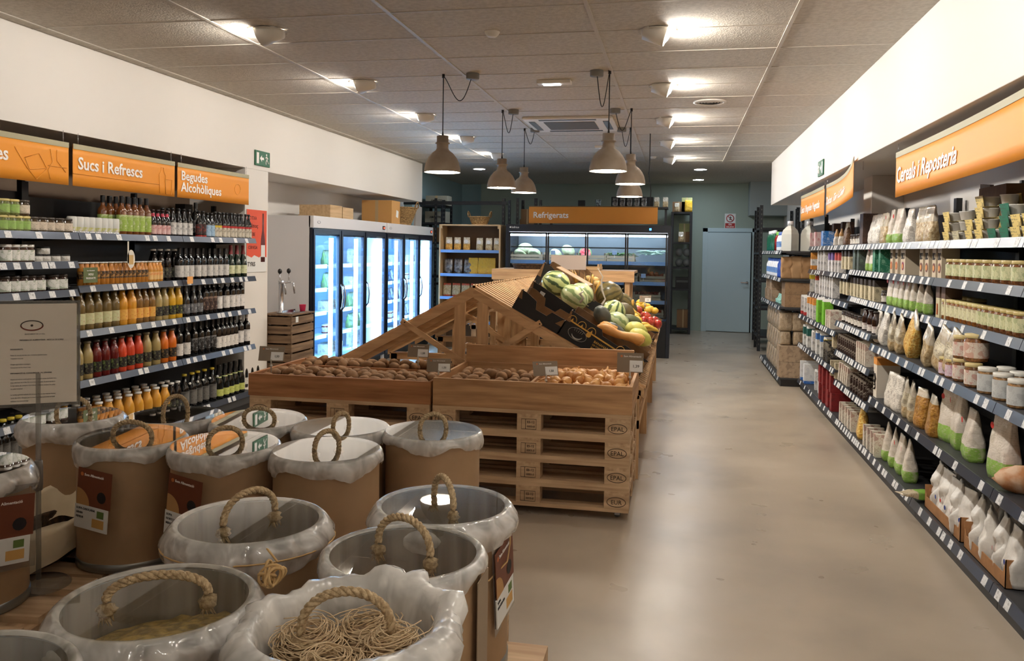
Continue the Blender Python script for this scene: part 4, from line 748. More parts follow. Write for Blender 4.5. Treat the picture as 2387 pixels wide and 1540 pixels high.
rrow(1.21, 2208, 2290, 8, 'honey', d3, depth=1); rrow(1.21, 2208, 2290, 6, 'honey', d3, off=.2, zadd=.0, tier='back row'); rrow(1.21, 2291, 2395, 7, 'nutj', d3)
rrow(.925, 2148, 2178, 1, 'clrb', d4, x=1.4, lean=-.2); rrow(.925, 2180, 2228, 2, 'mix', d4, x=1.4, lean=-.25)
rrow(.925, 2200, 2228, 2, 'pinkj', d4, x=1.4); rrow(.925, 2230, 2250, 1, 'chocs', d4, x=1.4); rrow(.925, 2230, 2250, 1, 'chocs', d4, x=1.4, zadd=.121, tier='upper layer')
rrow(.925, 2252, 2285, 1, 'chocs', d4, x=1.4, tier='beneath the large jar'); rrow(.925, 2248, 2302, 1, 'chocj', d4, x=1.4, zadd=.122, off=.05); rrow(.925, 2284, 2395, 3, 'whtj', d4, x=1.4); rrow(.925, 2330, 2395, 2, 'whtj', d4, x=1.4, off=.12, tier='second row')
rrow(.54, 2210, 2250, 2, 'bbagL', d5, x=1.4, off=.08); rrow(.54, 2252, 2282, 1, 'bbag', d5, x=1.4, off=.05); rrow(.54, 2308, 2372, 1, 'bbagL', d5, x=1.4, off=.06)
# ---------------------------------------------------------------- special things on the right wall
def carton_bio(y, x, z, w_, label, fruit):
    r = MB().box(0, .1, -w_/2, w_/2, 0, .2, mat('bio_card', (206, 190, 164), .6)).box(.001, .099, -w_/2+.001, w_/2-.001, .165, .2003, mat('bio_top', (120, 106, 92), .6)).build('bio_carton', loc=(x, y, z))
    tag(r, label, 'carton', 'BiO printed cartons')
    text('BiO', .062, frame((-.001, 0, .112), (0, -1, 0), (0, 0, 1)), dk, r, align='CENTER', sx=.62 if w_ < .1 else .9, bold=.02)
    MB().lathe([(.0001, 0), (.03, 0)], fruit, 14, TR(-.0015, 0, .062)@RY(-pi/2), caps=False).lathe([(.0001, 0), (.018, 0)], mat('fruit_pic', (226, 160, 90), .5), 12, TR(-.0025, .002, .06)@RY(-pi/2), caps=False).build('fruit_picture', r)
pk, br, oc = mat('pic_magenta', (150, 44, 84), .5), mat('pic_brown', (120, 66, 50), .5), mat('pic_ochre', (190, 96, 40), .5)
for i, (u, ww, f) in enumerate([(2081, .07, oc), (2093, .07, oc), (2108, .12, pk)]): carton_bio(yU(u, 1.55, 1.5), 1.54, 1.446, ww, 'beige carton marked BiO with '+['an ochre fruit, left one of a pair', 'an ochre fruit, right one of a pair', 'a magenta fruit picture, wider one'][i], f)
for i, u in enumerate([2151, 2164, 2181, 2194]): carton_bio(yU(u, 1.55, 1.5), 1.54, 1.446, .075, 'beige carton marked BiO with a brown picture, '+['leftmost', 'second', 'third', 'rightmost']+' of the four' if False else 'beige carton marked BiO with a brown picture, '+['leftmost of the four', 'second from left of the four', 'third from left of the four', 'rightmost of the four'][i], br)
oak = mat('oat_card', (206, 196, 160), .6)
for i, u in enumerate([2190, 2203]):
    o = MB().box(0, .09, -.035, .035, 0, .22, oak).box(-.001, .091, -.036, .036, .12, .221, mat('oat_brown', (104, 82, 70), .6)).build('oat_carton', loc=(1.53, yU(u, 1.54, 1.3), 1.211)); tag(o, 'beige and brown cereal drink carton beside the jars, '+['left one', 'right one'][i], 'carton', 'beige and brown cartons')
    MB().prism([(-.012, .02), (.012, .02), (.008, .085), (-.008, .085)], (0, .001), oc, T=TR(-.003, 0, 0)@RZ(pi/2)).build('bottle_picture', o)
o = MB().box(0, .16, -.05, .05, 0, .29, mat('cereal_box', (226, 216, 200), .6)).box(-.001, .161, -.051, .051, .24, .2905, mat('cereal_or', (222, 150, 70), .6)).build('cereal_box', loc=(1.43, yU(2046, 1.45, .6), .541)); tag(o, 'tall white cereal box with an orange top and swirled letters', 'carton')
MB().tube([(-.003, .02, .16), (-.003, -.01, .17), (-.003, -.03, .14), (-.003, -.01, .11), (-.003, .02, .12)], .008, dk, 5).tube([(-.003, .01, .09), (-.003, -.02, .1), (-.003, -.02, .07), (-.003, .01, .06)], .007, dk, 5).build('printed_swirl', o)
# pots in card sleeves, top shelf
def pot(c, y, x, z, bare, lab):
    r = empty('sleeved_pot', (x, y, z), label=lab, cat='pot', group='sleeved pots on the near top shelf')
    MB().lathe([(0, 0), (.03, 0), (.034, .004), (.042, .044), (.045, .046), (.045, .05), (0, .05)], mat('pot_grey', (214, 210, 202), .4), 18, TR(.05, 0, .002)).build('plastic_pot', r)
    k = .09 if bare else 0; cm = print_mat('sleeve_%d' % c[0], c, (60, 40, 24), 34, .6)
    m = MB().add([(k, -.05, 0), (k, .05, 0), (k-.012, .056, .056), (k-.012, -.056, .056)], [(0, 1, 2, 3)], cm).add([(k+.002, -.05, 0), (k+.002, .05, 0), (k-.01, .056, .056), (k-.01, -.056, .056)], [(3, 2, 1, 0)], cm).box(k+.002 if not bare else k-.08, k+.085 if not bare else k-.002, -.048, .048, .0, .0015, cm); m.build('card_sleeve', r)
Y_, O_, G_, C_ = (232, 206, 124), (232, 158, 62), (24, 110, 74), (206, 196, 160)
cn = {Y_: 'yellow', O_: 'orange', G_: 'green', C_: 'cream'}
zp = 1.666; lay = ['bottom', 'second', 'third', 'top']
for ci, (u, c, ks, bare, dx) in enumerate([(2212, Y_, (0, 1, 2), 0, 0), (2235, C_, (0,), 0, 0), (2237, C_, (1, 2), 1, 0), (2261, O_, (0, 1), 0, .01), (2268, Y_, (1, 2), 0, .13), (2289, O_, (0, 1, 2, 3), 0, 0), (2320, G_, (0,), 0, 0), (2321, O_, (1, 2, 3), 1, .02), (2349, G_, (0, 1, 2), 0, 0), (2376, O_, (0, 1), 0, 0), (2378, O_, (2,), 1, .02), (2404, O_, (0, 1), 0, 0)]):
    for k in ks: pot(c, yU(u, 1.54, 1.7), 1.53+dx, zp+k*.0575, bare, f'pot in {"an orange" if c == O_ else "a "+cn[c]} card sleeve{" showing pot side" if bare else ""}, {ORD[ci]} stack from left, {lay[k]} one')
tag(MB().box(0, .3, -.2, .2, 0, .3, kraft_d).build('cardboard_box', loc=(1.665, 4.95, 1.666)), 'brown cardboard box behind the stacked pots on the top shelf', 'box')
tag(MB().box(0, .02, -.08, .08, 0, .34, mat('grey_card', (110, 98, 86), .8), T=RX(.1)).build('cardboard_sheet', loc=(1.75, 5.35, 1.666)), 'torn grey cardboard sheet standing behind the white bags', 'cardboard')
tag(MB().box(0, .1, -.07, .07, 0, .17, black).build('black_box', loc=(1.82, 4.32, 1.86)), 'black box fixed above the shelving near the right edge', 'box')
tag(MB().box(0, .1, -.06, .06, 0, .12, black).build('black_box', loc=(-4.6, 4.72, 1.95)), 'black box on top of the left-wall shelving beside the dark jars', 'box')
tag(MB().box(0, .1, -.06, .06, 0, .1, black).build('black_box', loc=(-4.6, 7.0, 1.86)), 'black box on top of the wine shelving near the pillar', 'box')
# flour trays on the bottom shelf
def tray(y0, y1, x0, x1, z, h, lab, th=.004):
    r = empty('display_tray', ((x0+x1)/2, (y0+y1)/2, z), label=lab, cat='box'); a, b = (x1-x0)/2, (y1-y0)/2; km = mat('tray_card', (170, 122, 78), .75, col2=(156, 110, 68), nscale=12)
    q = MB().box(-a, a, -b, b, 0, th, km)
    q.prism([(-b, 0), (b, 0), (b, h*.75), (b-.03, h*.5), (-b+.03, h*.5), (-b, h)], (-a, -a+th), km, T=Matrix(((0, 1, 0, 0), (1, 0, 0, 0), (0, 0, 1, 0), (0, 0, 0, 1)))).box(a-th, a, -b, b, 0, h, km).box(-a, a, -b, -b+th, 0, h, km).box(-a, a, b-th, b, 0, h, km); q.build('tray_walls', r); return r
for i, (ya, yb) in enumerate([(4.58, 5.2), (3.98, 4.52)]):
    tray(ya, yb, 1.44, 1.72, .116, .13, 'open cardboard tray of white flour bags on the bottom shelf, '+['farther one', 'nearer one'][i])
    n = 6 if i == 0 else 4
    for a in range(n):
        for b_ in range(2):
            spawn('flour' if (a+b_) % 2 else 'flour2', (1.50+b_*.12+JIT.uniform(-.01, .01), yb-.06-a*(yb-ya-.1)/(n-1)*.98, .122), JIT.uniform(-.3, .3), 'in the '+['farther', 'nearer'][i]+' bottom-shelf tray', ['front row', 'back row'][b_], sc=1.08)
rrow(.115, 2360, 2440, 3, 'flour2', 'on the bottom shelf behind the trays', x=1.41, off=.36)
o = MB().ball((.12, .07, .06), mat('bread', (190, 128, 80), .7, col2=(214, 180, 150), nscale=14), TR(0, 0, .06), lump=.3).build('bread_bag', loc=(1.52, yU(2378, 1.5, .6), .541)); tag(o, 'rounded clear bag of brown buns at the right edge of the fifth shelf', 'bag')
o = PC(.08, .06, .2, [(0, .5, (140, 190, 80)), (.5, 1, (206, 190, 160))], 'food_bag', 77)
ob = bpy.data.objects.new('fallen_food_bag', o[0][1]); COL.objects.link(ob); ob.location = (1.5, 5.32, .15); ob.rotation_euler = (0, R(85), R(200)); tag(ob, 'green and beige food bag lying flat before the flour trays', 'bag')
# cleaning shelves
e1, e2, e3, e4 = ['on the '+s+' cleaning shelf' for s in ('top', 'second', 'third', 'bottom')]
def crow(z, ya, yb, n, key, wh, off=.06, tier='', x=1.2, **k):
    for i in range(n): spawn(key, (x+off, ya+(i+.5)*(yb-ya)/n, z+.001), JIT.uniform(-.1, .1), wh, tier, **k)
for i, xx in enumerate([1.31, 1.53]): spawn('jugw', (xx, 10.46, 1.616), pi/4, e1, ['left one', 'right one'][i])
crow(1.615, 10.75, 11.1, 3, 'wblbt', e1); crow(1.615, 11.1, 11.4, 2, 'redbt', e1); crow(1.615, 11.45, 12.3, 5, 'greenb', e1)
for i, xx in enumerate([1.27, 1.38, 1.49, 1.6]): spawn('kraftb' if i % 2 else 'kraftb2', (xx, 10.42, 1.286), pi/2, e2, 'near end')
crow(1.285, 10.62, 11.0, 2, 'bluebt', e2); crow(1.285, 11.0, 12.3, 7, 'wblbt', e2)
spawn('big', (1.46, 10.5, .946), pi/2, e3, 'lower'); spawn('big', (1.46, 10.5, 1.098), pi/2, e3, 'upper')
crow(.945, 10.78, 11.3, 4, 'teal', e3, off=.1); crow(.945, 11.45, 12.4, 5, 'kbox', e3, off=.1); crow(1.096, 11.5, 12.3, 3, 'kbox', e3, off=.1, tier='upper layer')
for i, xx in enumerate([1.28, 1.43, 1.58]):
    for k in range(2): spawn('kbox', (xx, 10.42, .101+k*.19), pi/2, e4, ['lower', 'upper'][k]+' layer at the near end', sc=1.25)
    spawn('roll', (xx+.0, 10.47, .485), pi/2, e4, 'near end, third layer', sc=.62, desc='kraft-wrapped roll pack')
    spawn('roll', (xx, 10.47, .655), pi/2, e4, 'near end, topmost layer', sc=.85, desc='printed kraft-wrapped roll pack')
for k in range(3):
    for i in range(6): spawn('roll', (1.31, 10.75+i*.25, .101+k*.262), 0, e4, ['lowest layer', 'middle layer', 'highest layer'][k])
# ---------------------------------------------------------------- slotted angle racks
slot = mat('slot_hole', (90, 92, 88), .7)
def rack(x0, x1, y0, y1, h, zs, label, m=None, slots=True):
    m = m or mat('rack_blue_black', (24, 27, 34), .45)
    r = empty('slotted_rack', ((x0+x1)/2, (y0+y1)/2, 0), label=label, cat='rack'); a, b = (x1-x0)/2, (y1-y0)/2
    for sx in (-1, 1):
        for sy in (-1, 1):
            q = MB().box(sx*a-.004, sx*a+.004, sy*b-(.04 if sy > 0 else 0), sy*b+(.04 if sy < 0 else 0), 0, h, m).box(min(sx*a, sx*(a-.045)), max(sx*a, sx*(a-.045)), sy*b-.003, sy*b+.003, 0, h, m)
            if slots:
                z = .1
                while z < h-.05:
                    xm = sx*(a-.022); q.box(xm-.007, xm+.007, sy*b-.0045, sy*b+.0045, z, z+.028, slot).box(sx*a-.0055, sx*a+.0055, sy*(b-.02)-.006, sy*(b-.02)+.006, z, z+.028, slot); z += .075
            q.build('post', r)
    for z in zs: MB().box(-a, a, -b, b, z-.035, z, m).build('shelf', r)
    return r
rack(-4.1, -2.88, 13.6, 14.1, 2.44, [.3, 1.0, 1.6], 'empty-topped black slotted rack behind the wooden pasta shelf')
q = empty('slotted_beam', (-3.9, 13.6, 2.36), label='long dark horizontal slotted beam above the pasta shelf', cat='beam'); MB().box(-.75, 1.06, -.02, .02, -.03, .03, MC['rack_blue_black']).build('beam', q)
rack(-4.55, -4.12, 14.2, 14.8, 2.42, [.4, 1.1, 1.7, 2.05, 2.36], 'black slotted rack with stock boxes in the back left corner')
rack(-2.7, -2.35, 13.7, 14.2, 2.45, [.5, 1.2, 1.9], 'narrow black slotted rack left of the Refrigerats sign')
rackR = rack(-.16, .235, 16.3, 16.95, 2.36, [.12, .88, 1.3, 1.78, 2.36], 'dark metal rack with stock beside the corridor door', slots=False)
rack(1.27, 1.95, 13.9, 14.5, 2.36, [.25, .7, 1.15, 1.6, 2.0], 'black slotted rack standing past the cleaning shelves, nearer one')
rack(1.34, 2.0, 15.0, 15.7, 2.36, [.2, .7, 1.15, 1.6, 2.0], 'black slotted rack by the door, farther one')
def cbox(x, y, z, w_, d_, h_, c, label, txt=None, rz=0, name='cardboard_box', fh=.05):
    o = MB().box(-w_/2, w_/2, -d_/2, d_/2, 0, h_, c).box(-w_/2*.1, w_/2*.1, -d_/2-.0008, d_/2+.0008, 0, h_+.0008, mat('tape', (176, 150, 110), .4)).build(name, loc=(x, y, z), rot=(0, 0, rz)); tag(o, label, 'box')
    if txt: text(txt, fh, frame((0, -d_/2-.0015, h_*.4), (1, 0, 0), (0, 0, 1)), dk, o, align='CENTER', bold=.01)
    return o
kd2 = mat('box_brown', (132, 100, 68), .8); grc = mat('box_grey', (150, 146, 130), .8); yb = mat('box_khaki', (150, 150, 100), .8)
for i, (x, y, z, w_, h_, c, l, t) in enumerate([(-4.28, 14.45, 2.36, .4, .17, grc, 'pale green stock box with printed name on the highest corner shelf', 'AMANTIS'), (-4.3, 14.45, 2.05, .38, .2, grc, 'pale stock box with printed name one shelf below', 'AMANTIS'), (-4.34, 14.4, 1.7, .36, .26, kd2, 'brown stock box below the pale ones in the corner rack', None), (-3.7, 13.85, 1.6, .34, .3, kd2, 'brown box on the rack behind the round basket', None), (-3.3, 13.85, 1.6, .3, .22, kd2, 'smaller brown box on the rack behind the round basket', None), (-3.25, 13.85, 1.0, .4, .3, kd2, 'brown box low on the rack behind the pasta shelf', None), (-2.52, 13.9, 1.9, .26, .2, kd2, 'small brown box on the narrow rack', None), (-2.52, 13.9, 2.1, .22, .17, kd2, 'second small brown box stacked on the narrow rack', None)]):
    cbox(x, y, z, w_, .3, h_, c, l, t)
for (x, z, w_, h_, c, l, t) in [(-.02, 2.36, .25, .2, kd2, 'brown box marked NATURGREEN on top of the dark rack', 'MADE PLUS'), (.13, 2.36, .2, .28, yb, 'khaki box behind the yellow bag on the dark rack', None), (.1, 1.78, .22, .2, kd2, 'cardboard box on the second rack shelf', None), (.09, 1.98, .2, .16, yb, 'khaki cardboard box stacked on the second rack shelf', None), (.1, .12, .24, .34, kd2, 'large opened brown box at the foot of the dark rack', None)]:
    cbox(x, 16.55, z, w_, .3, h_, c, l.replace(' marked NATURGREEN', ' with a printed roof mark'), None)
o = MB().box(-.13, .13, -.15, .15, 0, .22, mat('black_crate', (18, 18, 20), .5)).box(-.11, .11, -.152, -.149, .12, .16, slot).build('plastic_crate', loc=(.07, 16.5, .88)); tag(o, 'black plastic crate on the dark rack', 'crate')
for i in range(2):
    for k in range(2): tag(MB().ball((.07, .07, .08), mat('grey_pot', (120, 122, 120), .5), TR(0, 0, .08)).build('wrapped_pot', loc=(-.0+i*.14, 16.45, 1.3+k*.2)), 'grey wrapped pot on the dark rack, '+['left', 'right'][i]+' '+['lower', 'upper'][k], 'pot', 'grey wrapped pots')
# things above Refrigerats sign stand on a high wall shelf
tag(MB().box(-2.3, -.2, 14.6, 14.95, 2.33, 2.36, black).box(-2.28, -2.24, 14.7, 14.74, 0, 2.33, black).box(-.26, -.22, 14.7, 14.74, 0, 2.33, black).build('high_shelf'), 'high black shelf behind the Refrigerats sign', 'shelf')
tag(MB().box(-.06, .06, -.05, .05, 0, .12, black).build('black_box', loc=(-1.72, 14.75, 2.36)), 'small black box on the high shelf behind the sign', 'box')
tag(MB().lathe([(.04, 0), (.055, .13), (.05, .13), (.037, .01)], mat('glass_cup', (190, 206, 210), .3, col2=(80, 90, 100), nscale=30), 16).build('patterned_cup', loc=(-1.42, 14.7, 2.36)), 'white patterned cup on the high shelf behind the sign', 'cup')
tag(MB().box(-.19, .19, -.1, .1, 0, .18, mat('dark_carton', (20, 20, 20), .6)).build('display_box', loc=(-1.0, 14.8, 2.36)), 'black display box holding foil bags, left one', 'box')
tag(MB().box(-.16, .16, -.1, .1, 0, .18, MC['dark_carton']).build('display_box', loc=(-.62, 14.8, 2.36)), 'black display box holding foil bags, right one', 'box')
for i in range(5): spawn('silv', (-1.12+i*.125, 14.68, 2.361), pi/2, 'on the high shelf behind the sign', '', sc=.7)
for i in range(2): spawn('clrb', (-.4+i*.15, 14.68, 2.361), pi/2, 'on the high shelf behind the sign', '', sc=.72)
spawn('clrb', (-.06, 16.3, 2.361), pi/2, 'on top of the dark rack', '', sc=.7); spawn('yell', (.16, 16.32, 2.361), pi/2, 'on top of the dark rack', '', sc=.85)
spawn('clrb', (.03, 16.3, 1.781), pi/2, 'on the second dark rack shelf', '', sc=.8)
s_ = empty('section_sign', (-1.3, 12.55, 2.12), label='orange brown sign reading Refrigerats above the display fridge', cat='sign')
MB().box(-.975, .975, 0, .03, -.125, .125, mat('sign_amber', (214, 138, 44), .5)).build('panel', s_); MB().box(-.975, .975, -.002, .034, .125, .14, mat('sign_amber_dk', (110, 84, 50), .5)).build('top_rail', s_)
text('Refrigerats', .125, frame((-.91, -.003, -.04), (1, 0, 0), (0, 0, 1)), sign_white, s_, bold=.02)
# ---------------------------------------------------------------- upright glass-door fridges
navy = mat('fridge_navy', (18, 26, 44), .35); fr_white = mat('fridge_white', (222, 220, 222), .4); fr_in = mat('fridge_inner', (150, 190, 220), .5)
tube_m = mat('tube_glow', (206, 232, 255), .5, emit=TUBE, ecol=(170, 214, 255)); glass = clear_mat('door_glass', (232, 242, 248), 1.45, .02)
rail_w = mat('price_rail', (225, 232, 240), .4)
def fridge(y0, y1, label):
    r = empty('glass_door_fridge', (-4.0, y0, 0), label=label, cat='fridge', group='upright glass-door fridges'); L_ = y1-y0; D = -.68; H_ = 1.93
    MB().box(D, D+.03, 0, L_, .1, H_, fr_in).box(D, -.04, 0, .03, 0, H_, fr_white).box(D, -.04, L_-.03, L_, 0, H_, fr_white).box(D, -.04, .03, L_-.03, H_-.04, H_, fr_white).box(D, -.04, .03, L_-.03, .1, .26, fr_in).box(D, -.06, .0, L_, 0, .1, black).build('cabinet', r)
    MB().box(-.06, .0, 0, L_, H_-.135, H_+.0, fr_white).build('header', r, .004)
    MB().box(.0, .002, L_-.16, L_-.06, H_-.1, H_-.05, blackp).box(.002, .003, L_-.12, L_-.08, H_-.085, H_-.065, mat('led_red', (255, 60, 40), .5, emit=1.5)).build('thermostat_display', r)
    MB().lathe([(.02, 0), (.028, 0), (.028, .001), (.02, .001)], mat('logo_grey', (150, 152, 160), .4), 20, TR(.001, .14, H_-.07)@RY(pi/2)@Matrix.Diagonal((.6, 1.6, 1, 1)), caps=False).build('logo', r)
    q = MB().box(-.05, -.012, 0, L_, .1, .2, navy).box(-.05, -.012, 0, L_, H_-.22, H_-.135, navy)
    n = 3; w_ = L_/n
    for k in range(n+1): q.box(-.05, -.012, max(0, k*w_-.035), min(L_, k*w_+.035), .2, H_-.22, navy)
    q.build('door_surround', r)
    for k in range(n):
        a, b = k*w_+.015, (k+1)*w_-.015
        d = MB().box(-.012, .0, a, a+.04, .2, H_-.15, navy).box(-.012, 0, b-.04, b, .2, H_-.15, navy).box(-.012, 0, a+.04, b-.04, .2, .25, navy).box(-.012, 0, a+.04, b-.04, H_-.2, H_-.15, navy).build('door', r, .002)
        MB().box(-.007, -.005, a+.04, b-.04, .25, H_-.2, glass).build('glass_pane', d)
        hy = a+.02 if k != 0 else b-.02
        MB().tube([(0, hy, .82), (.03, hy, .86), (.045, hy, .98), (.03, hy, 1.1), (0, hy, 1.14)], .009, chrome, 8).build('handle', d)
        MB().box(-.11, -.075, b-.1, b-.055, .28, H_-.24, tube_m).build('light_tube', r)
        for j, z in enumerate([.27, .52, .8, 1.08, 1.36]):
            s = MB().box(D+.04, -.17, a, b-.02, z-.01, z, mat('wire_shelf', (196, 214, 228), .4)).build('shelf', r)
            MB().box(-.172, -.168, a, b-.02, z-.035, z+.012, rail_w).build('price_rail', s)
    return r
FR = [(8.62, 10.97), (11.0, 13.2)]
fridge(*FR[0], 'white three-door upright fridge with glowing blue interior, nearer to the wine shelves')
fridge(*FR[1], 'white three-door upright fridge with glowing blue interior, farther one')
KN['milk'] = ('bottles', lambda: [('milk_bottle', MB().lathe([(0, 0), (.045, 0), (.045, .1)], mat('milk_green', (110, 180, 120), .4), 12).lathe([(.045, .1), (.045, .15), (.022, .22), (.02, .26), (0, .27)], white, 12, caps=False).me('milk'))], 'bottle', 'white milk bottle with a green foot')
KN['fbox'] = ('boxes', lambda: BX(.15, .14, .13, [(0, 1, (206, 206, 196))], 'food_box', ink=(120, 80, 70)), 'box', 'pale food box')
KN['fbg'] = ('bags', lambda: PC(.15, .1, .2, [(0, 1, (120, 160, 90))], 'frozen_bag', 51), 'bag', 'green frozen food bag')
KN['fbk'] = ('bags', lambda: PC(.15, .1, .2, [(0, 1, (60, 80, 110))], 'frozen_bag', 52), 'bag', 'dark blue frozen food bag')
KN['frd'] = ('jars', lambda: JR(.12, .045, (150, 60, 50), (226, 226, 226), (220, 220, 220)), 'jar', 'chilled jar with a white lid')
rn = random.Random(5); nmf = ['nearest', 'second', 'third', 'fourth', 'fifth', 'farthest']
di = 0
for (ya, yb_) in FR:
    w_ = (yb_-ya)/3
    for k in range(3):
        for j, z in enumerate([.27, .52, .8, 1.08, 1.36]):
            wh = f'behind {nmf[di]} fridge door, {["lowest", "second lowest", "middle", "second highest", "highest"][j]} shelf'
            key = 'milk' if (j == 0 and di in (0,)) else rn.choice(['fbox', 'fbg', 'fbk', 'frd', 'fbox', 'cwht'])
            n = 3 if j == 0 else rn.choice([1, 2, 2, 3])
            for i in range(n): spawn(key, (-4.26-.04*(i % 2), ya+k*w_+.12+i*.17, z+.001), pi+rn.uniform(-.1, .1), wh, sc=.9)
        di += 1
# things on top of the fridges
o = MB().box(-.2, .2, -.36, .0, 0, .16, pine['y']).box(-.2, .2, .02, .36, 0, .15, pine['y']).box(-.21, -.2, -.37, .37, .02, .04, pine['y']).build('wooden_crate', loc=(-4.33, 9.72, 1.931)); tag(o, 'long shallow wooden crate lying on the nearer fridge', 'crate')
o = cbox(-4.25, 11.42, 1.931, .45, .36, .33, mat('box_tan', (196, 146, 84), .8), 'tan cardboard box with a white tag on the farther fridge'); MB().box(.226, .228, -.02, .07, .1, .2, paper, T=RX(-.2)).build('tag', o)
wick = mat('wicker', (176, 140, 88), .8, col2=(120, 90, 52), nscale=40, nvec=(1, 1, 3), bump=.8)
def basket(loc, r0, r1, h, label, sy=1, handles=True, m=None):
    b = empty('wicker_basket', loc, label=label, cat='basket'); m = m or wick
    def wob(r, z, a): return r*(1+.02*sin(a*22+z*160)), z
    T = Matrix.Diagonal((1, sy, 1, 1)); pr = [(0, 0), (r0, 0)]+[(r0+(r1-r0)*t/7, h*t/7) for t in range(8)]+[(r1-.015, h)]+[(r0+(r1-r0)*t/7-.015, h*t/7) for t in (5, 2, 0)]
    MB().lathe(pr, m, 48, T, caps=False, wob=wob).build('body', b)
    MB().tube([(r1*cos(2*pi*k/28), sy*r1*sin(2*pi*k/28), h) for k in range(28)], .01, m, 7, closed=True).build('rim', b)
    if handles:
        for s in (-1, 1): MB().tube([(s*(r1+.02*sin(pi*t/8)), .07*cos(pi*t/8)*1, h+.09*sin(pi*t/8)) for t in range(9)], .009, m, 6).build('handle', b)
    return b
basket((-4.22, 12.05, 1.931), .2, .3, .26, 'tall woven basket on the farther fridge beside the tan box')
tag(MB().box(-.015, .015, -.16, .16, 0, .34, mat('board_grey', (176, 168, 158), .7), T=RX(-.06)).build('white_board', loc=(-4.2, 12.98, 1.931)), 'narrow pale board standing at the far end of the fridge top', 'board')
# ---------------------------------------------------------------- display fridge
navy2 = mat('display_navy', (20, 26, 38), .4); ledb = mat('led_strip', (240, 246, 255), .5, emit=LEDB); inn = mat('display_inner', (120, 130, 138), .4, metal=.3)
D_ = empty('display_fridge', (-2.62, 12.5, 0), label='wide dark open display fridge of fruit and vegetables below the Refrigerats sign', cat='fridge'); W_ = 2.5
MB().box(0, .05, 0, .8, 0, 1.975, navy2).box(W_-.05, W_, 0, .8, 0, 1.975, navy2).box(.05, W_-.05, .76, .8, 0, 1.9, inn).box(.05, W_-.05, 0, .8, 1.86, 1.975, navy2).box(.05, W_-.05, 0, .8, 0, .55, black).build('cabinet', D_, .004)
MB().box(.02, W_-.02, -.012, 0, 1.87, 1.975, navy2).build('header', D_)
MB().box(.05, W_-.05, .03, .05, 1.80, 1.822, ledb).build('led_light', D_)
MB().box(W_-.32, W_-.29, -.0135, -.012, 1.9, 1.93, mat('led_blue', (40, 110, 255), .5, emit=3)).build('indicator', D_)
text('Infrico', .045, frame((.09, -.0135, 1.915), (1, 0, 0), (0, 0, 1)), sign_white, D_, name='logo_lettering')
MB().lathe([(.0001, 0), (.014, 0)], sign_white, 8, TR(.07, -.0135, 1.93)@RX(pi/2), caps=False).build('logo_mark', D_)
def w2(k): return .05+(W_-.1)*k/4
for k in range(4):
    a, b = w2(k)+.004, w2(k+1)-.004
    d = MB().box(a, a+.022, -.03, -.005, .6, 1.85, blackp).box(b-.022, b, -.03, -.005, .6, 1.85, blackp).box(a, b, -.03, -.005, .58, .61, blackp).box(a, b, -.03, -.005, 1.83, 1.855, blackp).build('door', D_)
    MB().box(a+.022, b-.022, -.019, -.017, .61, 1.83, glass).build('glass_pane', d)
    hx = b-.01 if k % 2 == 0 else a+.01
    MB().box(hx-.014, hx+.014, -.06, -.03, 1.0, 1.28, blackp).build('handle', d)
SH = [1.42, 1.12, .84, .57]
for z in SH:
    s = MB().box(.05, W_-.05, .1, .76, z-.02, z, inn).build('shelf', D_); MB().box(.05, W_-.05, .095, .1, z-.045, z+.01, mat('rail_blue', (120, 150, 190), .3)).build('price_rail', s)
MB().box(.06, W_-.06, .12, .14, 1.62, 1.64, blackp).build('hanging_rail', D_)
def woodcrate(x, y, z, w_, d_, h_, label, m=None, name='wooden_crate', slats=2):
    m = m or mat('crate_pale', (166, 146, 122), .7); r = empty(name, (x, y, z), label=label, cat='crate')
    q = MB(); g_ = h_/slats
    for k in range(slats):
        a, b = k*g_+.004, (k+1)*g_-.006
        q.box(-w_/2, w_/2, -d_/2, -d_/2+.008, a, b, m).box(-w_/2, w_/2, d_/2-.008, d_/2, a, b, m).box(-w_/2, -w_/2+.008, -d_/2+.008, d_/2-.008, a, b, m).box(w_/2-.008, w_/2, -d_/2+.008, d_/2-.008, a, b, m)
    q.box(-w_/2+.008, w_/2-.008, -d_/2+.008, d_/2-.008, 0, .008, m); q.build('crate_sides', r)
    c_ = MB()
    for sx in (-1, 1):
        for sy in (-1, 1): c_.box(sx*(w_/2-.02)-.012, sx*(w_/2-.02)+.012, sy*(d_/2-.02)-.012, sy*(d_/2-.02)+.012, .008, h_+.03, m)
    c_.build('corner_blocks', r); return r
cr = [(.3, 0, 'crate of pale melons, leftmost on the upper fridge shelf'), (.85, 0, 'pale crate with one melon on the upper fridge shelf'), (1.32, 0, 'crate with the cut watermelon on the upper fridge shelf'), (1.75, 0, 'crate of green beans on the upper fridge shelf'),
      (.35, 1, 'crate of roots on the second fridge shelf, leftmost'), (.95, 1, 'crate of leaves on the second fridge shelf'), (1.42, 1, 'crate of green vegetables on the second fridge shelf'), (1.83, 1, 'crate of dark greens on the second fridge shelf'), (2.22, 1, 'crate of onions on the second fridge shelf, rightmost'),
      (2.15, 2, 'crate of small red roots on the third fridge shelf'), (1.6, 2, 'crate on the third fridge shelf, middle'), (2.2, 3, 'crate of tomatoes on the lowest fridge shelf')]
for x, k, l in cr: woodcrate(-2.62+x, 12.5+.33, SH[k], .5 if k < 2 and x < 1 else .42, .34, .1, 'pale wooden '+l)
honey = mat('melon_pale', (206, 210, 176), .5, col2=(176, 190, 146), nscale=20, bump=.2); hund = 0
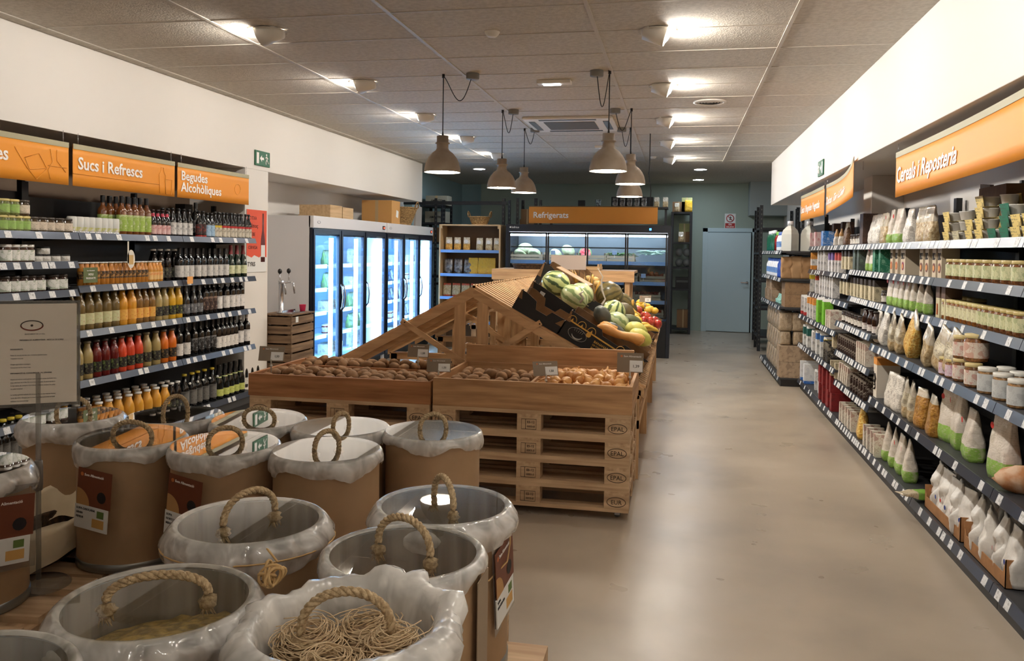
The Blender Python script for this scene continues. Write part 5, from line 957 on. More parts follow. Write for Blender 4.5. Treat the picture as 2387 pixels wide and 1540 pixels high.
for i, (x, y, z, r_) in enumerate([(.25, .3, .17, .1), (.4, .26, .1, .085), (.18, .26, .09, .085), (.93, .3, .15, .09), (.74, .3, .08, .09)]):
    tag(MB().ball((r_*1.25, r_, r_*.95), honey, TR(0, 0, 0)@RY(.2*i), 18, 12).build('pale_melon', loc=(-2.62+x, 12.5+y, 1.43+z)), 'pale green melon in the display fridge, '+['topmost of the left heap', 'right one of the left heap', 'left one of the left heap', 'high one in the second crate', 'low one in the second crate'][i], 'melon', 'pale melons in the display fridge')
o = MB().lathe([(0.0001, 0), (.085, 0), (.098, 0), (.102, .01), (.09, .06), (.05, .09), (0, .1)], mat('melon_rind', (120, 160, 96), .4), 24, RX(-pi/2), caps=False).build('cut_watermelon', loc=(-2.62+1.2, 12.5+.24, 1.43+.11), rot=(0, 0, 0)); tag(o, 'halved watermelon showing red flesh in the display fridge', 'watermelon')
MB().lathe([(.0001, -.001), (.088, -.001)], mat('melon_flesh', (214, 60, 76), .35, col2=(240, 150, 150), nscale=25), 24, RX(-pi/2), caps=False).build('red_flesh', o)
def veg(name, cat_, key, r_, m, spots, lab, grp, zr=1.0, xr=1.0, seed=0, lump=.12):
    rg = random.Random(seed+11); mes = [MB().ball((r_*xr, r_, r_*zr), m, None, 12, 8, lump, k).me(name) for k in range(3)]; out = []
    for i, p in enumerate(spots):
        o = bpy.data.objects.new(name, mes[i % 3]); COL.objects.link(o); o.location = p; o.rotation_euler = (rg.uniform(-.5, .5), rg.uniform(-.5, .5), rg.uniform(0, 6.28)); s = rg.uniform(.85, 1.15); o.scale = (s, s, s)
        tag(o, lab, cat_, grp); out.append(o)
    return out
def heap(x0, x1, y0, y1, z, nx, ny, j, seed=1, h=.0):
    rg = random.Random(seed); return [(x0+(i+.5)*(x1-x0)/nx+rg.uniform(-j, j), y0+(k+.5)*(y1-y0)/ny+rg.uniform(-j, j), z+rg.uniform(0, .02)+h*sin(pi*(k+.5)/ny)) for i in range(nx) for k in range(ny)]
on_m = mat('onion_red', (150, 74, 52), .4); gr_m = mat('greens', (60, 90, 50), .6, col2=(110, 150, 90), nscale=30, bump=.6); gr_d = mat('greens_dark', (30, 44, 30), .6, col2=(60, 80, 50), nscale=30, bump=.6); tom = mat('tomato', (190, 50, 34), .3)
veg('onion', 'onion', 'o', .035, on_m, heap(-.62, -.22, 12.68, 12.98, 1.12+.08, 6, 3, .01, 3)+[(-.4, 12.72, 1.25), (-.33, 12.75, 1.25)], 'brown red onion in the rightmost crate of the second fridge shelf', 'onions in the display fridge')
veg('red_root', 'vegetable', 'o', .024, mat('root_red', (110, 44, 34), .5), heap(-.66, -.28, 12.68, 12.95, .84+.1, 8, 3, .008, 4), 'small dark red root in the third-shelf crate of the display fridge', 'red roots in the display fridge')
veg('tomato', 'tomato', 'o', .032, tom, heap(-.6, -.24, 12.68, 12.95, .57+.1, 5, 3, .008, 5), 'red tomato on the lowest display fridge shelf', 'tomatoes in the display fridge', .85)
veg('courgette', 'courgette', 'o', .028, mat('courgette', (110, 150, 110), .4), heap(-1.4, -1.02, 12.66, 12.9, 1.12+.09, 4, 2, .008, 6), 'pale green courgette on the second display fridge shelf', 'courgettes in the display fridge', 1, 2.6)
veg('beetroot', 'beetroot', 'o', .035, mat('beet', (52, 40, 42), .5), heap(-2.5, -2.05, 12.68, 12.95, 1.12+.09, 6, 2, .008, 8), 'dark root vegetable in the leftmost second-shelf crate of the display fridge', 'roots in the display fridge')
def leafpile(x0, x1, y, z, m, label, n=70, ln=.14, seed=2, flat=.5):
    rg = random.Random(seed); q = MB()
    for i in range(n):
        x = rg.uniform(x0, x1); yy = y+rg.uniform(-.1, .1); a = rg.uniform(0, 6.3); zz = z+rg.uniform(0, .05); l = ln*rg.uniform(.6, 1)
        q.tube([(x, yy, zz), (x+l*.5*cos(a), yy+l*.3*sin(a), zz+.02), (x+l*cos(a), yy+l*.6*sin(a), zz+rg.uniform(-.01, .02))], [.006, .008, .003], m, 5)
    o = q.build('leafy_greens'); tag(o, label, 'vegetables', kind='stuff'); return o
leafpile(-1.05, -.72, 12.78, 1.43+.06, gr_m, 'pile of green beans on the upper display fridge shelf')
leafpile(-.95, -.65, 12.78, 1.12+.07, gr_d, 'pile of dark greens on the second display fridge shelf', seed=3)
leafpile(-1.9, -1.5, 12.78, 1.12+.07, gr_d, 'pile of dark leaves in the left part of the display fridge', seed=4)
leafpile(-.5, -.3, 12.75, 1.43+.1, mat('leek', (190, 220, 200), .5), 'bundle of pale leeks at the right of the upper fridge shelf', n=40, ln=.24, seed=5)
for i, (x, z) in enumerate([(.72, 1.52), (1.66, 1.53), (1.78, 1.21), (2.1, 1.19), (.92, 1.24), (.15, 1.24)]):
    tag(MB().box(-.035, .035, -.002, .002, 0, .06, mat('card_blue', (190, 206, 236), .5), T=RX(.2)).box(-.002, .002, -.001, .001, -.05, 0, white).build('price_card', loc=(-2.62+x, 12.62, z)), 'small pale price card inside the display fridge, '+ORD[i]+' of six', 'price card', 'price cards in the display fridge')
# ---------------------------------------------------------------- wooden pasta shelf
wr = empty('wooden_shelf', (-3.69, 12.5, 0), label='light wooden shelf unit of pasta, snacks and rusks beside the display fridge', cat='shelf'); P_ = pine
MB().box(0, .025, 0, .4, 0, 1.965, P_['z']).box(.96, .985, 0, .4, 0, 1.965, P_['z']).box(.025, .96, 0, .4, 1.945, 1.965, P_['x']).box(.025, .96, .38, .4, 0, 1.945, mat('backboard', (110, 84, 60), .8)).box(.025, .05, .0, .02, 1.9, 1.945, P_['z']).box(.935, .96, .0, .02, 1.9, 1.945, P_['z']).build('frame', wr, .002)
for z in (1.56, 1.19, .83, .45):
    s = MB().box(.025, .96, .02, .38, z-.02, z, P_['x']).build('shelf', wr); MB().box(.025, .96, .0, .02, z-.035, z+.01, mat('rail_sky', (120, 160, 214), .25)).build('price_rail', s)
def back(key, xs, z, wh, sc=1, **k):
    for x in xs: spawn(key, (-3.69+x, 12.65, z+.001), -pi/2, wh, '', sc=sc, **k)
back('pasta', [.12, .26, .41], 1.56, 'on the upper wooden shelf', .82); back('pastap', [.62, .77, .9], 1.56, 'on the upper wooden shelf', .82)
back('silv', [.12, .28, .44], 1.19, 'on the middle wooden shelf', .95); back('yell', [.52, .68, .8], 1.19, 'on the middle wooden shelf', .95)
back('redb', [.1, .25, .4, .55, .7, .85], .83, 'on the lower wooden shelf', .95)
b_ = basket((-3.09, 12.7, 1.966), .12, .165, .12, 'round two-handled wicker basket on the wooden shelf unit')
# ---------------------------------------------------------------- beer tap on fruit crates
def stackcrate(x0, x1, y0, y1, z, h, label):
    r = empty('slatted_crate', ((x0+x1)/2, (y0+y1)/2, z), label=label, cat='crate', group='stacked old fruit crates'); a, b = (x1-x0)/2, (y1-y0)/2; m, mx = oldw['y'], oldw['x']
    for k in range(3):
        lo, hi = .004+k*h/3, (k+1)*h/3-.014
        MB().box(a-.012, a, -b, b, lo, hi, m).box(-a, -a+.012, -b, b, lo, hi, m).box(-a+.012, a-.012, -b, -b+.012, lo, hi, mx).box(-a+.012, a-.012, b-.012, b, lo, hi, mx).build('slat', r)
    q = MB()
    for sx in (-1, 1):
        for sy in (-1, 1): q.box(sx*(a-.03)-.018, sx*(a-.03)+.018, sy*(b-.03)-.018, sy*(b-.03)+.018, 0, h, oldw['z'])
    q.build('corner_posts', r); MB().box(-a+.012, a-.012, -b+.012, b-.012, 0, .01, m).build('bottom', r)
for k in range(3): stackcrate(-4.22, -3.9, 7.9, 8.42, k*.288, .287, 'old dark slatted fruit crate under the beer tap, '+['bottom', 'middle', 'top'][k]+' of the stack')
tag(MB().box(-.17, .17, -.27, .27, 0, .014, oldw['y']).build('wooden_board', loc=(-4.06, 8.16, .865)), 'dark board covering the top fruit crate', 'board')
t_ = empty('beer_tap', (-4.08, 8.02, .88), label='chrome beer tap tower with two black knobs on the stacked crates', cat='beer tap')
MB().lathe([(.045, 0), (.045, .01), (.026, .03), (.026, .3), (.03, .305), (.03, .34), (0, .35)], chrome, 20).build('tower', t_)
for s, yy in ((0, -.03), (1, .17)):
    q = MB().tube([(0, 0, .32), (.0, yy, .32), (.05, yy, .32), (.07, yy, .2)], .01, chrome, 8).tube([(.0, yy, .32), (.0, yy, .42)], .006, chrome, 6); fa = q.build('faucet', t_)
    MB().ball((.022, .022, .028), blackp, TR(0, yy, .44)).build('knob', fa)
MB().box(.04, .15, -.05, .25, .0, .012, chrome).box(.035, .04, -.05, .25, 0, .03, chrome).build('drip_tray', t_)
tag(MB().lathe([(.026, 0), (.036, .075), (.038, .077), (.034, .077), (.024, .004)], mat('cup_pink', (214, 40, 84), .5), 18).build('pink_cup', loc=(-3.97, 8.3, .88)), 'small bright pink cup beside the beer tap', 'cup')
tag(MB().box(0, .001, -.03, .03, -.03, .03, paper).build('paper_note', loc=(-3.898, 8.02, .82)), 'small white note taped to the top fruit crate', 'note')
# ---------------------------------------------------------------- pallets
def pallet(x0, y0, z, label, L_=1.2, D2=.8, marks=True, top='EPAL', rz=0):
    r = empty('wooden_pallet', (x0, y0, z), label=label, cat='pallet', group='stacked transport pallets'); r.rotation_euler[2] = rz; m = pal
    bl = [(0, .145), (L_/2-.0725, L_/2+.0725), (L_-.145, L_)]
    rows_ = [(0, .1), (D2/2-.05, D2/2+.05), (D2-.1, D2)]
    # bottom skids run along x ; blocks ; stringers across; deck along x
    for a, b in rows_:
        MB().box(0, L_, a, b, 0, .022, m['x']).build('bottom_board', r)
        for c, d in bl: MB().box(c, d, a, b, .022, .1, m['x']).build('block', r)
    for c, d in bl: MB().box(c, d, 0, D2, .1, .122, m['y']).build('cross_board', r)
    for k, (a, b) in enumerate([(0, .14), (.165, .265), (.33, .47), (.535, .635), (.66, .8)]): MB().box(0, L_, a, b, .122, .144, m['x']).build('deck_board', r)
    if marks:
        mk = mat('burn_mark', (52, 36, 24), .8)
        T = frame((L_-.0725, -.0012, .061), (1, 0, 0), (0, 0, 1))
        q = MB().tube([(.055*cos(2*pi*k/28), .028*sin(2*pi*k/28), 0) for k in range(28)], .0016, mk, 4, T=T, closed=True); q.build('stamp_ring', r)
        text(top, .036, T@TR(0, -.013, 0), mk, r, align='CENTER', bold=.0, name='stamp_lettering')
        T = frame((L_/2, -.0012, .061), (1, 0, 0), (0, 0, 1))
        MB().tube([(-.045, -.03, 0), (.045, -.03, 0), (.045, .03, 0), (-.045, .03, 0)], .0014, mk, 4, T=T, closed=True).tube([(-.02, -.03, 0), (-.02, .03, 0)], .0014, mk, 4, T=T).build('stamp_box', r)
        text('ES-12', .02, T@TR(.012, .006, 0), mk, r, align='CENTER', bold=0, name='stamp_lettering'); text('0053-0', .017, T@TR(.012, -.02, 0), mk, r, align='CENTER', bold=0, name='stamp_lettering')
        T = frame((.0725, -.0012, .061), (1, 0, 0), (0, 0, 1))
        MB().tube([(.055*cos(2*pi*k/28), .028*sin(2*pi*k/28), 0) for k in range(28)], .0016, mk, 4, T=T, closed=True).build('stamp_ring', r); text('EPAL', .036, T@TR(0, -.013, 0), mk, r, align='CENTER', bold=0, name='stamp_lettering')
    return r
PY = 4.85
for s, x0 in ((0, -1.46), (1, -2.68)):
    for k in range(4): pallet(x0, PY, .048+k*.144, 'pallet under the '+['onion', 'potato'][s]+' crate, '+['bottom', 'second', 'third', 'topmost'][k]+' of its stack', top='EUR' if k == 0 else 'EPAL')
for s, (x, y) in enumerate([(-.33, 4.93), (-1.38, 4.93), (-.33, 5.57), (-2.6, 4.93)]):
    c_ = empty('caster', (x, y, 0), label='small swivel caster under the '+['onion crate pallets, front right', 'onion crate pallets, front left', 'onion crate pallets, rear right', 'potato crate pallets'][s], cat='caster')
    MB().lathe([(0, -.012), (.018, -.012), (.021, -.008), (.021, .008), (.018, .012), (0, .012)], mat('wheel_grey', (90, 88, 86), .5), 18, TR(0, 0, .0212)@RX(pi/2)).build('wheel', c_)
    MB().box(-.016, .016, -.017, -.013, .015, .046, chrome).box(-.016, .016, .013, .017, .015, .046, chrome).box(-.028, .028, -.028, .028, .042, .0475, chrome).build('fork', c_)
# crates with potatoes and onions
ZB = .624
def bin_(x0, x1, y0, y1, z0, z1, label, divs=(), m=None):
    r = empty('produce_crate', ((x0+x1)/2, (y0+y1)/2, z0), label=label, cat='crate'); a, b, h = (x1-x0)/2, (y1-y0)/2, z1-z0; t = .02; m = m or crate
    MB().box(-a, a, -b, -b+t, 0, h, m['x']).build('front_board', r, .002); MB().box(-a, a, b-t, b, 0, h, m['x']).build('back_board', r, .002)
    MB().box(-a, -a+t, -b+t, b-t, 0, h, m['y']).build('side_board', r, .002); MB().box(a-t, a, -b+t, b-t, 0, h, m['y']).build('side_board', r, .002)
    MB().box(-a+t, a-t, -b+t, b-t, 0, .012, m['x']).build('bottom_board', r)
    for d, ax in divs:
        if ax == 'x': MB().box(-a+t, a-t, d-.008, d+.008, .012, h-.005, m['x']).build('divider', r)
        else: MB().box(d-.008, d+.008, -b+t, b-t, .012, h-.005, m['y']).build('divider', r)
    return r
bin_(-1.46, -.25, 4.85, 5.65, ZB, .792, 'wooden crate on pallets with onions and a few potatoes', ((.0, 'y'),))
bin_(-2.69, -1.475, 4.85, 5.65, ZB, .765, 'reddish wooden crate on pallets full of potatoes', ((0.1, 'x'),), redw)
bb = empty('back_board', (-.87, 5.67, .765), label='weathered plank standing upright behind the onion crate', cat='board'); MB().box(-.59, .585, -.012, .012, 0, .145, crate['x']).box(-.55, -.5, .012, .03, -.14, .13, crate['z']).box(.5, .55, .012, .03, -.14, .13, crate['z']).build('plank', bb, .004)
pot_m = mat('potato', (156, 116, 78), .75, col2=(126, 92, 60), nscale=14, bump=.15); oni = mat('onion_gold', (222, 168, 100), .45, col2=(190, 128, 66), nscale=9, nvec=(2, 2, .6), bump=.1)
potb = MB().box(-2.67, -1.495, 4.87, 5.63, ZB+.013, .68, mat('fill_dark', (70, 50, 36), .9)); 
g1 = 'potatoes in the left crate'
veg('potato', 'potato', 'p', .036, pot_m, heap(-2.64, -1.52, 4.91, 5.31, .71, 14, 5, .018, 21, .03), 'brown potato in the left crate, front compartment', 'potatoes in the front compartment of the left crate', .82, 1.4)
veg('potato', 'potato', 'p', .036, pot_m, heap(-2.62, -1.52, 5.41, 5.59, .735, 12, 3, .014, 22, .025), 'brown potato in the left crate, rear compartment', 'potatoes in the rear compartment of the left crate', .82, 1.35)
veg('potato', 'potato', 'p', .036, pot_m, heap(-1.41, -.9, 4.95, 5.58, .72, 6, 6, .018, 23, .025), 'brown potato in the left half of the onion crate', 'potatoes in the left half of the onion crate', .85, 1.3)
def onions(spots, lab, grp, seed=0):
    rg = random.Random(seed); r_ = .034
    me_s = []
    for k in range(3):
        q = MB().lathe([(0, -r_*.9), (r_*.5, -r_*.82), (r_*.95, -r_*.3), (r_, .05*r_), (r_*.85, r_*.5), (r_*.4, r_*.9), (r_*.18, r_*1.15), (r_*.1, r_*1.5)], oni, 14); me_s.append(q.me('onion'))
    for i, p in enumerate(spots):
        o = bpy.data.objects.new('onion', me_s[i % 3]); COL.objects.link(o); o.location = p; o.rotation_euler = (rg.uniform(-1.2, 1.2), rg.uniform(-1.2, 1.2), rg.uniform(0, 6)); s = rg.uniform(.85, 1.25); o.scale = (s,)*3; tag(o, lab, 'onion', grp)
onions(heap(-.82, -.3, 4.9, 5.55, .745, 8, 7, .016, 31, .03), 'golden brown onion in the right half of the onion crate', 'golden onions in the right half of the onion crate', 31)
def fillb(x0, x1, y0, y1, z0, z1, m, label):
    o = MB().box(x0, x1, y0, y1, z0, z1, m).build('produce_underlayer'); tag(o, label, 'vegetables', kind='stuff')
fillb(-2.668, -1.497, 4.872, 5.341, ZB+.0125, .685, pot_m, 'lower layers of potatoes in the left crate front')
fillb(-2.668, -1.497, 5.359, 5.628, ZB+.0125, .70, pot_m, 'lower layers of potatoes in the left crate rear')
fillb(-1.438, -.865, 4.872, 5.628, ZB+.0125, .70, pot_m, 'lower layers of potatoes under the onion crate heap')
fillb(-.845, -.272, 4.872, 5.628, ZB+.0125, .715, oni, 'lower layers of golden onions in the crate')
def pricecard(x, y, z, w_, h_, tilt, rz, label, price='1,50', yaw=0):
    r = empty('price_sign', (x, y, z), rz, label=label, cat='price sign', group='price signs on the produce crates')
    T = RX(tilt); tc_ = mat('card_taupe', (128, 112, 92), .5)
    MB().box(-w_/2, w_/2, -.0015, .0015, 0, h_, tc_, T=T).build('holder_card', r)
    MB().box(-w_*.02, w_*.47, -.0028, -.0016, h_*.05, h_*.62, paper, T=T).build('price_slip', r)
    F = T@frame((w_*.22, -.0032, h_*.26), (1, 0, 0), (0, 0, 1)); text(price, h_*.2, F, dk, r, align='CENTER', bold=.01)
    text('Som Alimentació', h_*.13, T@frame((-w_*.25, -.0022, h_*.78), (1, 0, 0), (0, 0, 1)), sign_white, r, bold=0)
    MB().lathe([(.0001, 0), (h_*.06, 0)], mat('logo_orange', (196, 110, 60), .5), 10, T@TR(-w_*.33, -.0022, h_*.82)@RX(pi/2), caps=False).build('logo', r)
    MB().tube([(0, .004, -.075), (0, .002, 0), (0, .0, .012)], .005, mat('clear_clip', (190, 186, 176), .2), 8).ball(.01, MC['clear_clip'], TR(0, .004, -.03), 8, 6).build('clip', r)
pricecard(-2.56, 4.9, .842, .17, .095, -.25, R(5), 'price sign clipped at the left corner of the potato crate')
pricecard(-1.46, 4.97, .81, .15, .085, -.3, R(10), 'price sign between the two produce crates')
pricecard(-.78, 4.98, .815, .16, .09, -.35, R(28), 'tilted price sign in front of the onions')
pricecard(-.28, 5.1, .84, .16, .12, -.1, R(0), 'price sign at the right corner of the onion crate', '1,39')
pricecard(-1.74, 5.42, .835, .15, .09, -.2, R(0), 'pale price sign behind the potatoes, middle of the crates')
# ---------------------------------------------------------------- slatted A-frame produce stand
AX, AZ = -1.446, 1.319; SL = .543; th = math.atan(SL)
rise = pine
stand_m = {k: wood('stand_wood', (222, 182, 136), (180, 140, 98), k) for k in 'xyz'}
def aframe(y0, y1, label, front=True, xr=-.22, xl=-2.62):
    r = empty('slatted_stand', (AX, y0, 0), label=label, cat='produce stand', group='slatted produce stands in a row'); D2 = y1-y0; m = stand_m
    def slope(s, t0, t1, h0, h1): # points in local x,z along slope side s between run t0..t1, heights below surface
        return [(s*t0, AZ-SL*t0-h0), (s*t1, AZ-SL*t1-h0), (s*t1, AZ-SL*t1-h1), (s*t0, AZ-SL*t0-h1)]
    LR, RR = AX-xl, xr-AX
    for s, ln in ((-1, LR), (1, RR)):
        for ya in (0, D2-.03): MB().prism(slope(s, 0, ln, .02, .085), (ya, ya+.03), m['x']).build('rafter', r)
        MB().prism(slope(s, 0, ln, .02, .08), (D2/2, D2/2+.03), m['x']).build('rafter', r)
        n = int(D2/.088)
        for k in range(n):
            yy = (k+.5)*D2/n; a = MB().prism(slope(s, -.01, ln+.01, -.0, .0195), (yy-.025, yy+.025), m['x']); a.build('slat', r)
    for ya in (0, D2-.03):
        q = MB().box(-.14, -.06, ya+.001, ya+.029, .3, AZ-.12, m['z']).box(.03, .11, ya+.001, ya+.029, .3, AZ-.12, m['z']); q.build('king_post', r)
        for s, a, b in ((-1, (-.52, 1.04), (-.06, .76)), (1, (.48, 1.06), (.03, .76))):
            d = (V((b[0], 0, b[1]))-V((a[0], 0, a[1]))); l = d.length; ang = math.atan2(d.z, d.x)
            MB().box(-.02, l, -.012, 0, -.02, .02, m['x'], T=TR(a[0], ya-.001, a[1])@RY(-ang)).lathe([(0, 0), (.006, 0), (.006, .003), (0, .003)], black, 8, TR(a[0]+.01, ya-.012, a[1])@RX(pi/2), caps=False).build('brace', r)
        MB().box(-LR+.02, RR-.02, ya, ya+.03, .62-.06, .62, m['x']).build('tie_beam', r)
        for xx in (-LR+.06, RR-.06): MB().box(xx-.03, xx+.03, ya, ya+.04, 0, AZ-SL*(abs(xx)+.03)-.086, m['z']).build('leg', r)
    for xx in (-LR+.03, RR-.05): MB().box(xx, xx+.02, .0, D2, .35, .41, m['y']).build('side_rail', r)
    for k in range(6):
        xx = -.55+k*.24; MB().box(xx, xx+.06, D2-.06, D2-.035, .3, AZ-SL*abs(xx+.03)-.13, m['z']).build('rear_slat', r)
    return r
aframe(5.78, 7.28, 'slatted wooden A-shaped produce stand, nearest section behind the pallets')
aframe(7.3, 8.8, 'slatted wooden A-shaped produce stand, middle section')
aframe(8.82, 10.3, 'slatted wooden A-shaped produce stand, farthest section')
# frame on the right-hand slope: s runs down the slope, n is normal
O = V((AX, 0, AZ)); sd = V((cos(th), 0, -sin(th))); nd = V((sin(th), 0, cos(th)))
def SP(s, y, n=0): return O+sd*s+V((0, y, 0))+nd*n
def AT(u, v, Y):
    d = fw+rr*((u-1193.5)/F_PX)-uu*((v-CY)/F_PX); return V((0, 0, CAMH))+d*(Y/d.y)
TS = Matrix(((sd.x, 0, nd.x, AX), (0, 1, 0, 0), (sd.z, 0, nd.z, AZ), (0, 0, 0, 1)))
blk = mat('carton_black', (20, 19, 19), .6); brn = mat('carton_inner', (128, 96, 64), .8, col2=(116, 86, 56), nscale=10)
def carton_tray(s0, s1, y0, y1, h, label, outer, hs=None, notch=True, gold=False):
    """open carton lying on the slope"""
    r = empty('produce_carton', label=label, cat='box', group='cartons on the slatted produce stand'); r.matrix_world = TS@TR(s0, y0, .002); L_, W2 = s1-s0, y1-y0; t = .004
    def wall(p, ax, pos, inner):
        q = MB()
        if ax == 'y': q.prism(p, (pos, pos+t*.5), outer).prism(p, (pos+t*.5, pos+t), inner)
        else:
            Tm = Matrix(((0, 1, 0, 0), (1, 0, 0, 0), (0, 0, 1, 0), (0, 0, 0, 1))); q.prism(p, (pos, pos+t*.5), outer, T=Tm).prism(p, (pos+t*.5, pos+t), inner, T=Tm)
        return q
    hl = hs or h
    pf = [(0, 0), (L_, 0), (L_, hl*.78)]+([(L_*.72, hl*.78), (L_*.66, hl*.5), (L_*.42, hl*.5), (L_*.36, hl*.86)] if notch else [])+[(L_*.12, hl), (0, hl)]
    if notch == 'banana': pf = [(0, 0), (L_, 0), (L_, h*.8), (L_*.7, h*.88), (L_*.66, h*.72), (L_*.44, h*.76), (L_*.4, h*.94), (0, h)]
    q = wall(pf, 'y', 0, brn); q.build('front_wall', r)
    MB().prism(pf, (W2-t, W2-t*.5), brn).prism(pf, (W2-t*.5, W2), outer).build('back_wall', r)
    pe = [(0, 0), (W2, 0), (W2, h), (W2*.8, h), (W2*.7, h*.6), (W2*.3, h*.6), (W2*.2, h), (0, h)]
    wall(pe, 'x', 0, brn).build('end_wall', r)
    Tm = Matrix(((0, 1, 0, 0), (1, 0, 0, 0), (0, 0, 1, 0), (0, 0, 0, 1)))
    pe2 = [(a, min(b, h*.7)) for a, b in pe]
    MB().prism(pe2, (L_-t, L_-t*.5), brn, T=Tm).prism(pe2, (L_-t*.5, L_), outer, T=Tm).build('end_wall', r)
    MB().box(t, L_-t, t, W2-t, 0, t, brn).build('bottom', r)
    for cx, cy in ((0, 0), (0, W2), (L_, 0), (L_, W2)): MB().prism([(0, h*.6), (.035, h*.6), (.01, h*.98), (0.0, h*.98)] if cx == 0 else [(0, h*.4), (-.05, h*.4), (-.01, h*.74), (0, h*.74)], (cy-.0025 if cy == 0 else cy-.0025, cy+.0025), brn, T=TR(cx, 0, 0)).build('corner_gusset', r)
    return r
c1_ = carton_tray(.32, .695, 5.79, 6.19, .15, 'plain black open carton, empty, at the front of the stand', blk)
c2_ = carton_tray(.70, 1.335, 5.79, 6.2, .2, 'black banana carton with gold arches holding squash and melons', blk, notch='banana')
gold = mat('print_gold', (206, 160, 70), .5); silv = mat('print_silver', (150, 146, 138), .5)
q = MB(); L_ = .635
for k in range(8):
    cx = .04+k*.079
    if .27 < cx < .43: continue
    zz = .165-.05*cx
    q.tube([(cx+.03*cos(pi*j/10), -.001, zz-.022+.034*sin(pi*j/10)) for j in range(11)], .0024, gold, 4).prism([(cx-.008, zz-.026), (cx+.008, zz-.026), (cx, zz-.004)], (-.002, -.0005), gold)
q.prism([(.0, .14), (L_, .108), (L_, .098), (0, .13)], (-.0015, -.0005), gold)
q.build('gold_print', c2_)
q = MB().tube([(.12+.07*cos(2*pi*k/26), -.001, .07+.042*sin(2*pi*k/26)) for k in range(26)], .0018, silv, 4, closed=True).tube([(.12+.045*cos(a), -.001, .085-.05*sin(a)) for a in [.4+.24*j for j in range(10)]], [.002, .004, .006, .008, .009, .009, .008, .006, .004, .002], silv, 5)
for k in range(5): q.tube([(.09+k*.014, -.001, .085), (.085+k*.017, -.001, .103)], .0014, silv, 4)
q.lathe([(.0001, 0), (.018, 0)], gold, 12, TR(.19, -.001, .108)@RX(pi/2), caps=False)
q.build('banana_logo', c2_)
MB().add([(x, -.0012, z) for x, z in [(.40, .01), (.49, .005), (.515, .035), (.505, .075), (.46, .09), (.42, .075), (.39, .045)]], [(0, 1, 2, 3, 4, 5, 6)], mat('torn_paper', (176, 166, 156), .8)).build('torn_label_patch', c2_)
text('BANANAS', .024, frame((.245, -.0015, .08), (1, 0, -.0), (0, 0, 1)), gold, c2_); text('DE CANARIAS', .017, frame((.245, -.0015, .058), (1, 0, 0), (0, 0, 1)), gold, c2_); text('BIO', .02, frame((.245, -.0015, .034), (1, 0, 0), (0, 0, 1)), gold, c2_)
c3_ = carton_tray(.30, .84, 6.24, 6.8, .19, 'black carton holding striped watermelons behind the empty one', blk, notch=False)
MB().box(.09, .13, -.0012, -.0005, .12, .155, paper).build('price_sticker', c3_)
c4_ = carton_tray(.22, .82, 6.86, 7.4, .3, 'tall black carton with brown inside at the top of the slope', blk)
c5_ = carton_tray(.86, 1.335, 6.24, 6.8, .16, 'black carton of round watermelons low on the slope', blk, notch=False)
c6_ = carton_tray(.86, 1.335, 6.86, 7.4, .17, 'brown carton of bananas low on the slope', kraft_d)
c7_ = carton_tray(.25, .8, 7.46, 8.0, .26, 'brown carton of leafy corn on the middle stand', kraft_d)
c8_ = carton_tray(.85, 1.335, 7.46, 8.0, .17, 'black carton of red apples on the middle stand', blk)
c9_ = carton_tray(.3, .85, 8.06, 8.6, .25, 'brown carton of squash on the middle stand, farther one', kraft_d)
c10 = carton_tray(.9, 1.36, 8.06, 8.6, .2, 'black carton of tan fruit on the middle stand', blk)
c11 = carton_tray(.85, 1.36, 8.9, 9.4, .22, 'brown carton of lemons on the farthest stand', kraft_d)
c12 = carton_tray(.3, .8, 8.9, 9.4, .25, 'brown carton high on the farthest stand', kraft_d)
def wm_mat(name, a, b, sc):
    if name in MC: return MC[name]
    m = mat(name, a, .35, coat=.3); nt = m.node_tree; N = nt.nodes; L = nt.links; b_ = N['Principled BSDF']
    tc = N.new('ShaderNodeTexCoord'); sp = N.new('ShaderNodeSeparateXYZ'); L.new(tc.outputs['Object'], sp.inputs[0])
    at = N.new('ShaderNodeMath'); at.operation = 'ARCTAN2'; L.new(sp.outputs[1], at.inputs[0]); L.new(sp.outputs[2], at.inputs[1])
    nz = N.new('ShaderNodeTexNoise'); nz.inputs['Scale'].default_value = 16; nz.inputs['Detail'].default_value = 4; L.new(tc.outputs['Object'], nz.inputs['Vector'])
    ad = N.new('ShaderNodeMath'); ad.operation = 'MULTIPLY_ADD'; ad.inputs[1].default_value = sc; L.new(at.outputs[0], ad.inputs[0])
    m2 = N.new('ShaderNodeMath'); m2.operation = 'MULTIPLY'; m2.inputs[1].default_value = 5.5; L.new(nz.outputs['Fac'], m2.inputs[0]); L.new(m2.outputs[0], ad.inputs[2])
    sn = N.new('ShaderNodeMath'); sn.operation = 'SINE'; L.new(ad.outputs[0], sn.inputs[0])
    rp = N.new('ShaderNodeValToRGB'); rp.color_ramp.elements[0].position = .58; rp.color_ramp.elements[1].position = .8; rp.color_ramp.elements[0].color = lin(a); rp.color_ramp.elements[1].color = lin(b)
    mr = N.new('ShaderNodeMapRange'); mr.inputs[1].default_value = -1; L.new(sn.outputs[0], mr.inputs[0]); L.new(mr.outputs[0], rp.inputs[0]); L.new(rp.outputs[0], b_.inputs['Base Color'])
    return m
wm = wm_mat('watermelon_rind', (196, 206, 140), (74, 96, 60), 9); wm2 = wm_mat('watermelon_pale', (200, 208, 160), (130, 150, 100), 8); sqm = wm_mat('squash_green', (120, 106, 62), (84, 78, 48), 12)
